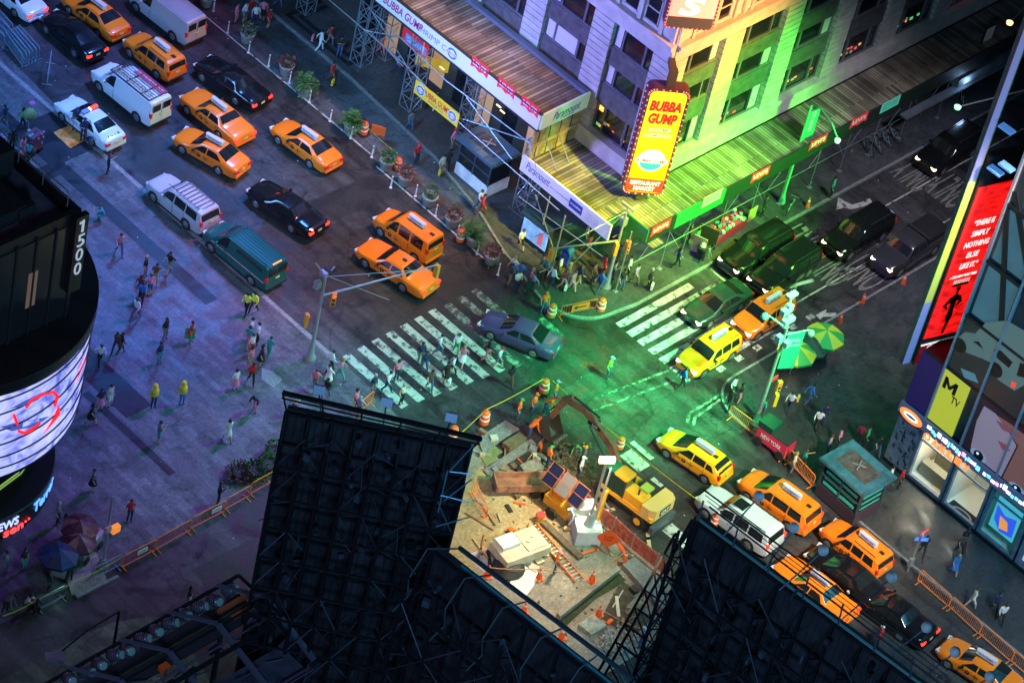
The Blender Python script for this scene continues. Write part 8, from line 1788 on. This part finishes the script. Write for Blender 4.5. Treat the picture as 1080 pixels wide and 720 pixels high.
# (px,py,pose,heading,top,bottom,style,hair,haircolour,skin,where)
PL = [
 # upper left sidewalk / plaza
 (4,134,'walk',90,'navy','grey','long','short',0,0,'at the left edge above the souvenir cart'),(22,136,'walk',-30,'green','black','tee','long',0,1,'above the souvenir cart'),(3,160,'stand',0,'lilac','navy','tee','short',1,0,'at the tower railing'),(12,160,'stand',40,'black','black','long','long',0,0,'beside the tower railing'),(23,166,'stand',100,'pink','pink','skirt','long',1,0,'on the near side of the souvenir cart'),(30,172,'walk',200,'teal','black','long','short',0,1,'below the souvenir cart'),
 (113,182,'phone',-40,'navy','black','tee','short',0,0,'alone between police car and silver SUV'),(107,232,'crouch',150,'teal','teal','long','short',1,0,'on the plaza beside the number tower'),(125,268,'walk',250,'pink','denim','tee','long',1,0,'on the plaza below the crouching photographer'),(91,294,'stand',80,'navy','red','skirt','long',0,1,'right beside the white tower number'),
 (178,288,'walk',180,'black','khaki','short','short',0,0,'on the long dark paving band'),(152,292,'stand',-60,'black','grey','tee','long',2,0,'at the back of the group on the plaza'),(163,299,'walk',230,'brown','khaki','tee','short',0,0,'at the right of the group on the plaza'),(157,311,'stand',-100,'pink','denim','short','long',1,0,'in front of the group on the plaza'),(147,312,'walk',200,'maroon','black','tee','short',0,2,'in the middle of the plaza group'),(149,320,'walk',210,'blue','black','tee','short',0,1,'at the front left of the plaza group'),(143,336,'stride',190,'white','denim','long','long',1,0,'just below the plaza group'),
 (173,358,'stand',-80,'black','grey','tee','short',0,1,'alone in the middle of the plaza'),(126,373,'walk',-20,'black','brown','long','short',0,0,'left of the lone person mid plaza'),(200,361,'stand',-60,'red','green','long','short',0,1,'beside the small green display mid plaza'),
 (104,385,'stride',-110,'white','black','long','short',1,0,'beside the curved screen'),(122,372,'stride',200,'brown','navy','long','short',0,1,'between curved screen and lone pedestrian'),(167,383,'stand',-80,'navy','teal','long','short',0,0,'above the two yellow hooded people'),(105,432,'stand',-100,'navy','pink','skirt','long',0,0,'near the dark paving square by the curved screen'),(115,428,'stand',-80,'cream','white','short','short',0,0,'near the dark paving square, striped look'),(95,447,'walk',-60,'black','black','skirt','long',0,0,'on the manhole side of the curved screen'),(80,434,'stand',-40,'black','black','long','short',0,1,'in the shade of the curved screen'),(69,447,'stand',-40,'green','white','tee','short',1,0,'hugging the base of the curved screen'),
 (166,467,'phone',-20,'grey','teal','short','short',0,0,'alone in the lower plaza'),(239,464,'walk',250,'white','white','skirt','long',0,0,'in the lower plaza towards the billboard'),(247,411,'stand',-90,'white','pink','skirt','long',0,0,'in the mid plaza left of the red top'),(264,404,'walk',240,'red','black','long','short',0,2,'in the mid plaza below the group of four'),(97,517,'stand',-40,'grey','black','skirt','short',1,0,'in the lower plaza below the thin dark strip'),(229,531,'phone',-30,'black','black','long','short',0,1,'alone beside the shrubs'),(136,549,'stand',-110,'red','navy','tee','short',1,0,'at the orange barrier near the signal post'),(269,433,'bend',200,'navy','pink','tee','long',0,0,'in the lower plaza near the billboard top'),
 (267,330,'stride',190,'yellow','black','long','short',0,0,'in a reflective vest near the signal pole'),(259,331,'walk',200,'white','black','long','short',0,1,'beside the reflective vest by the signal pole'),(263,358,'stand',-60,'white','blue','tee','short',0,0,'at the top of the group by the signal pole'),(261,366,'walk',200,'teal','pink','tee','long',0,0,'left in the group by the signal pole'),(270,363,'stand',-30,'white','black','tee','short',0,1,'right in the group by the signal pole'),(264,374,'stand',-80,'white','red','tee','short',1,0,'at the bottom of the group by the signal pole'),
 (263,388,'stand',-80,'pink','khaki','short','long',0,0,'left of the signal pole base'),(274,386,'stand',-50,'black','black','skirt','long',0,0,'left of the signal pole base, darker'),(282,378,'walk',20,'teal','teal','long','short',0,0,'next to the signal pole base'),
 (347,392,'walk',-20,'white','black','long','short',0,0,'left of the avenue crosswalk'),(357,400,'stride',-50,'pink','teal','tee','long',2,0,'at the left end of the avenue crosswalk'),(345,406,'walk',170,'white','white','skirt','short',0,1,'below the pair left of the crosswalk'),(331,411,'walk',200,'pink','grey','tee','short',1,0,'between signal pole base and billboard'),(343,420,'stride',200,'black','denim','long','short',0,1,'just above the billboard beam'),(309,437,'stand',200,'white','grey','tee','long',0,0,'at the left end of the billboard beam'),(373,432,'stand',-80,'pink','black','short','long',0,0,'behind the billboard beam'),(377,440,'walk',190,'lilac','denim','tee','short',3,0,'behind the billboard beam, lower'),
 (392,416,'stand',-90,'navy','grey','long','short',3,0,'on the lower edge of the avenue crosswalk'),(407,413,'walk',-70,'white','navy','long','short',0,0,'on the third avenue stripe'),(417,401,'stand',-100,'pink','navy','long','long',0,0,'in the middle of the avenue crosswalk'),(422,426,'stand',-80,'cream','black','long','short',3,0,'alone at the bottom of the crosswalk'),(446,392,'walk',250,'navy','denim','long','short',1,0,'on the right part of the avenue crosswalk'),(442,383,'stand',-110,'navy','grey','long','short',0,1,'at the top right of the crosswalk pair'),(461,374,'walk',-60,'white','denim','long','short',0,0,'at the far side of the avenue crosswalk'),(480,373,'walk',230,'white','green','long','short',1,0,'in the group at the right crosswalk end'),(486,386,'walk',210,'pink','white','skirt','long',2,0,'in the group at the right crosswalk end'),(469,403,'stand',-100,'black','black','skirt','long',0,0,'carrying a white bag on the right stripes'),(475,396,'walk',-60,'white','black','long','short',0,1,'behind the person with a white bag'),(452,411,'walk',240,'brown','denim','tee','long',0,0,'on the lower right stripes'),(512,380,'walk',-40,'black','pink','short','short',0,0,'just past the end of the crosswalk'),(524,387,'walk',-70,'white','grey','short','cap','red',0,'wearing a red cap near the slate sedan'),(536,407,'walk',250,'black','brown','tee','short',0,2,'between slate sedan and barrel'),
 # restaurant sidewalk
 (336,54,'walk',-30,'white','white','long','short',0,0,'on the paving square with a pink bag'),(346,48,'walk',-60,'red','grey','tee','short',0,0,'on the paving square, upper'),(357,60,'phone',-120,'black','denim','tee','short',0,1,'on the paving square, lower'),(348,87,'walk',-80,'red','brown','long','short',0,1,'carrying a yellow bag'),
 (248,24,'stand',-60,'pink','pink','short','long',0,0,'at the left of the top crowd'),(257,24,'stand',-80,'white','grey','short','short',0,0,'second in the top crowd'),(263,20,'stand',-100,'red','denim','tee','short',0,1,'at the back of the top crowd'),(268,27,'stand',-120,'white','navy','tee','long',1,0,'at the front of the top crowd'),(276,22,'stand',-140,'pink','black','short','long',0,1,'at the right of the top crowd'),(282,30,'stand',-60,'red','red','short','short',0,0,'lowest of the top crowd'),(292,8,'walk',-80,'navy','denim','tee','short',0,0,'right of the top crowd'),(371,20,'walk',-40,'lilac','denim','tee','short',1,0,'beside the first truss tower'),(377,32,'stand',-60,'teal','black','tee','short',0,0,'below the first truss tower top'),
 (381,70,'stand',-90,'grey','navy','long','short',0,1,'at the foot of the first truss tower'),(392,61,'stand',-60,'brown','black','tee','long',1,0,'in the crowd under the trusses'),(400,58,'walk',-80,'pink','pink','tee','long',0,0,'in the crowd under the trusses'),(405,52,'stand',180,'teal','green','long','short',0,0,'at the back of the crowd under the trusses'),(417,78,'walk',-70,'lilac','navy','long','short',1,0,'between the first and second truss tower'),(431,72,'stand',-100,'pink','khaki','tee','cap','white',0,'in a white cap by the second truss tower'),(426,86,'phone',-80,'maroon','navy','long','short',0,1,'by the second truss tower'),(457,85,'stand',-90,'white','red','short','cap','white',0,'in a white cap by the yellow banner'),(449,115,'stand',-70,'brown','black','long','short',0,2,'behind the yellow banner'),(457,117,'stand',-60,'black','white','long','short',0,0,'behind the yellow banner end'),(431,138,'walk',-110,'grey','denim','long','short',0,1,'below the second truss tower'),(476,158,'stand',-80,'pink','grey','long','cap','red',0,'in a red cap beside the newsstand'),(464,185,'stand',-90,'cream','khaki','tee','short',0,0,'near the newsstand corner carrying a yellow strap'),(470,180,'walk',60,'black','black','long','short',0,1,'right beside the newsstand corner'),(438,173,'stand',-90,'red','navy','tee','cap','red',1,'behind the leafy planter'),(503,222,'walk',-70,'white','denim','long','short',1,0,'left of the pair below the newsstand'),(506,227,'walk',-60,'red','maroon','long','short',0,0,'right of the pair below the newsstand'),
 (547,263,'walk',-100,'white','black','short','short',1,0,'left of the lit street kiosk'),(557,249,'stand',-60,'lilac','blue','tee','long',0,0,'against the lit street kiosk'),(540,292,'walk',170,'white','teal','tee','long',2,0,'leftmost at the corner crowd'),(547,298,'walk',190,'blue','navy','long','short',0,1,'in blue at the corner crowd'),(553,314,'stand',-90,'black','black','long','long',0,2,'tall and dark at the corner crowd'),(558,304,'stand',-60,'pink','grey','tee','long',2,0,'behind the tall dark one'),(565,299,'phone',-60,'brown','black','tee','short',0,0,'in the corner crowd middle'),(569,290,'stand',-40,'grey','denim','tee','short',0,1,'at the back of the corner crowd'),(580,304,'walk',-20,'white','navy','long','short',1,0,'below the mailbox'),(588,292,'stand',-60,'white','khaki','tee','short',0,0,'touching the mailbox front'),(592,305,'walk',-70,'maroon','pink','short','long',1,0,'right of the mailbox pair'),(601,307,'walk',-80,'pink','pink','short','short',1,0,'rightmost of the crowd by the mailbox'),
 (572,330,'stand',-120,'orange','denim','long','cap','orange',0,'as a flagger by the arrow barricade'),(632,308,'walk',170,'blue','denim','long','short',1,0,'passing in front of the corner signal pole'),(635,290,'stand',-40,'red','red','long','short',0,2,'in all red left of the corner signal pole'),(654,306,'stand',-100,'black','denim','tee','short',0,0,'just right of the corner signal pole'),(668,299,'walk',-80,'lilac','grey','tee','short',0,0,'second right of the corner signal pole'),(683,304,'stand',-80,'black','black','long','short',3,0,'at the curb edge of the street crosswalk'),(650,280,'stand',-60,'navy','black','long','short',0,1,'under the shed corner'),(616,258,'stand',-60,'pink','denim','tee','short',0,0,'under the lower white banner'),(618,268,'walk',-90,'maroon','black','tee','short',0,2,'under the lower white banner, nearer'),
 (732,262,'stand',-80,'green','khaki','tee','short',0,0,'at the souvenir table end'),(725,255,'stand',-50,'brown','black','long','short',0,1,'behind the souvenir table boards'),(738,276,'bend',-60,'grey','black','long','short',0,0,'at the trash can'),(712,282,'walk',-40,'navy','black','long','short',0,2,'under the street side shed'),(803,228,'stand',-70,'black','black','long','short',0,1,'behind the tan square board'),(875,208,'stand',-60,'teal','black','long','short',0,0,'under the dark shed'),
 (536,300,'stand',-60,'navy','khaki','short','short',0,1,'at the outer edge of the corner crowd'),(543,307,'phone',-100,'white','navy','tee','short',1,0,'by the curb in the corner crowd'),(560,309,'walk',160,'lilac','black','long','long',1,0,'near the curb side of the corner crowd'),(574,295,'stand',-30,'teal','black','tee','short',0,0,'left of the mailbox'),(583,298,'stand',-90,'black','black','long','short',0,2,'just below the mailbox'),(597,299,'stand',-70,'grey','denim','tee','long',2,0,'beside the mailbox crowd'),(608,302,'walk',-20,'navy','khaki','short','short',1,0,'between mailbox crowd and red figure'),(624,298,'stand',-80,'brown','black','long','short',0,1,'left of the corner signal pole'),(661,292,'stand',-60,'white','black','long','short',0,0,'behind the pair right of the pole'),(645,296,'phone',-60,'grey','navy','long','long',0,0,'touching the corner signal pole'),
 # intersection and right side
 (640,398,'stand',-70,'white','denim','long','cap','white',0,'in a lime vest alone in the intersection'),(717,410,'walk',-30,'blue','black','long','short',0,0,'in front of the yellow taxi SUV'),(771,418,'stand',-90,'white','black','long','short',1,0,'at the back of the trio by the lane marks'),(768,430,'walk',200,'black','black','long','short',0,1,'at the front of the trio by the lane marks'),(778,425,'stand',-60,'black','pink','short','long',0,0,'at the right of the trio by the lane marks'),(800,440,'stand',10,'teal','black','long','short',0,1,'behind the banner pole'),
 (831,434,'walk',190,'white','navy','long','short',0,0,'carrying a yellow bag near the food cart'),(851,427,'walk',-30,'blue','denim','long','short',0,0,'beside the yellow bag carrier'),(860,453,'walk',210,'white','black','long','short',0,1,'left of the couple crossing the dark plaza'),(867,446,'walk',210,'navy','navy','long','short',0,0,'right of the couple crossing the dark plaza'),
 (871,480,'stand',-60,'lilac','navy','long','short',1,0,'behind the kiosk roof, left one'),(882,472,'stand',-60,'pink','black','long','short',0,2,'behind the kiosk roof, upper'),(904,468,'stand',20,'maroon','black','long','short',0,1,'behind the kiosk beside the lime shirt'),(911,471,'stand',-60,'green','black','long','short',0,0,'in lime behind the kiosk'),(923,480,'walk',-120,'black','denim','tee','short',0,0,'between kiosk and shop pier'),(947,514,'stand',-70,'red','black','long','short',0,0,'in front of the bright shop window'),(834,498,'stand',-60,'cream','khaki','tee','long',2,0,'behind the brown barrier, left'),(843,496,'reach',-30,'teal','denim','tee','short',1,0,'leaning on the brown barrier'),(935,513,'stand',-60,'white','grey','long','short',0,0,'crouched low beside the kiosk'),
 (971,585,'walk',220,'black','black','long','short',0,1,'beside the blue street sign post'),(1014,577,'walk',240,'black','maroon','tee','long',0,0,'highest of the trio by the doors'),(1010,584,'walk',240,'brown','black','tee','short',0,0,'in the middle of the trio by the doors'),(1004,605,'walk',240,'blue','blue','skirt','long',2,0,'in a blue dress on the store sidewalk'),(1022,641,'stride',-30,'cream','white','short','short',1,0,'above the orange sidewalk barriers'),(1047,645,'walk',230,'navy','black','long','short',0,1,'upper of the pair near the right edge'),(1053,657,'walk',230,'white','black','long','short',0,0,'lower of the pair near the right edge'),
 # lower left
 (60,552,'stand',-60,'grey','black','tee','short',3,0,'above the maroon umbrellas'),(5,604,'stand',-60,'grey','denim','tee','short',0,1,'at the lower left edge, first'),(25,600,'stand',-80,'black','teal','tee','short',0,0,'at the lower left edge, second'),(51,622,'stand',-60,'black','black','long','short',0,1,'on the near side of the blue umbrella'),(73,612,'stand',60,'black','black','long','short',0,0,'right of the blue umbrella cart'),(4,645,'bend',-60,'grey','black','long','short',0,0,'behind the tape at the lower left corner'),(28,642,'crouch',-60,'white','black','long','long',0,0,'behind the tape by the steel barrier'),(36,646,'crouch',-90,'black','black','long','short',0,1,'against the steel barrier at the lower edge'),(198,640,'stand',-60,'black','pink','long','long',0,1,'alone above the row of stage projectors'),(67,565,'stand',-30,'teal','black','long','short',0,0,'left of the maroon umbrellas'),
]
SW = lambda px,py: .13
for a in PL:
    px,py,kind,fd,tp_,bt_,st_,hr_,hc_,sk_,wh = a
    w0_ = at(px,py,0); onwalk = (w0_.x>8.2 and w0_.y>3) or (w0_.x>5.2 and -1.7<w0_.y<6) or (w0_.x>9 and w0_.y>-2) ; far = w0_.x>6.9 and w0_.y<-10.5
    person(px,py,kind,fd,tp_,bt_,st_,hr_,hc_,sk_,wh, z=(.135 if (onwalk or far) else .025), h=.98+.04*((px*7+py)%5)/4, vest=(M_vesty if 'vest' in wh else M_vest if tp_=='orange' else None), garment='lime vest' if 'lime vest' in wh else None)
# two people in yellow hooded jackets
for px,py,w in ((161,429,'left of the plaza pair'),(191,426,'right of the plaza pair')):
    o = person(px,py,'stand',-100,'yellow','blue' if px>180 else 'navy','long','cap','yellow',0,w,z=PZ,h=1.02,garment='yellow hooded jacket')
    q = MB(); q.lathe([(.10,-.06),(.155,0),(.165,.1),(.13,.2),(.05,.25)],(-.01,0,1.56),14); q.lathe([(.20,.95),(.24,1.1),(.23,1.35),(.13,1.5)],(0,0,0),14); q.obj('hooded_jacket', CL['yellow'], o, 60)
for c,l,py,px in (('white','person in a dark police uniform leaning on the white car, nearer its roof lights',137,79),('white','person in a dark police uniform leaning on the white car, nearer its trunk',148,87)):
    o = person(px,py,'lean',-140,'navy','navy','long','cap','navy',0,'x',z=PZ); LABELS[o['label']].remove(o.name); o['label'] = l; LABELS.setdefault(l,[]).append(o.name)
# workers
for px,py,kind,fd,hc_,w in ((545,442,'stand',-60,'green','at the row\'s left end by the tape'),(561,436,'stand',-80,'orange','second of the row at the tape corner'),(573,436,'bend',-60,'red','third in row beside the barrel'),(583,423,'stand',-60,'lilac','right of the barrel at the tape corner'),(556,462,'bend',-20,'orange','bending by the concrete edge'),(576,492,'stand',-20,'green','in front of the broken asphalt, green helmet'),(584,603,'stand',-60,'pink','beside the orange ladder'),(568,545,'stand',-60,'white','near the trailer')):
    if px == 568: continue
    person(px,py,kind,fd,'orange','denim','long','cap',hc_,0,w,z=.03,vest=M_vest,garment='orange vest',group='construction workers')
person(610,503,'stand',-60,'white','denim','long','cap','white',0,'beside the excavator with a white helmet',z=.05,group='construction workers'); person(613,492,'stand',120,'grey','khaki','long','cap','yellow',0,'inside the dusty cloud behind the plate',z=.05,group='construction workers'); person(608,484,'bend',200,'green','grey','long','cap','green',0,'bent over the broken asphalt',z=.05,group='construction workers'); person(606,556,'bend',150,'white','black','long','cap','white',0,'between white generator and light mast',z=.05,group='construction workers'); person(675,683,'stand',100,'blue','denim','long','cap','white',0,'behind the ladder cage by the rubble',z=.05,group='construction workers'); person(924,682,'stand',100,'red','black','long','cap','cream',0,'beside the scaffold rails at the lower right',z=.05)
for px,py,m,l in ((351,87,'yellow','yellow shopping bag held by the person in red near the curb'),(842,420,'yellow','yellow shopping bag held near the food cart'),(330,40,'pink','pink shopping bag on the bordered paving'),(474,403,'white','white shopping bag on the crosswalk stripes'),(597,303+0,'white','white shopping bag held at the corner crowd'),(688,302,'white','white shopping bag held at the curb'),(464,181,'yellow','yellow cross-body bag by the newsstand')):
    p = at(px,py,.45); t = thing('shopping_bag', l, 'bag', tuple(p), R(30)); q = MB(); q.prism([(-.17,-.07),(.17,-.07),(.17,.07),(-.17,.07)],-.2,.2); q.obj('bag_body', CL[m], t); q = MB(); q.path([(-.1,0,.2),(-.06,0,.34),(.06,0,.34),(.1,0,.2)],.012,4); q.obj('bag_handle', CL[m], t)
t = thing('display_easel','small green and red display standing in the plaza','sign',tuple(at(199,361,PZ)),R(-40)); q = MB(); q.box((0,0,.75),(.6,.06,.9)); q.obj('panel', mat('green display',(.05,.35,.15),.5), t); q = MB(); q.box((0,-.035,.85),(.4,.02,.4)); q.obj('picture', mat('red display',(.6,.05,.04),.5), t)
dupes = {k:v for k,v in LABELS.items() if len(v)>1}
print('people', PN[0])
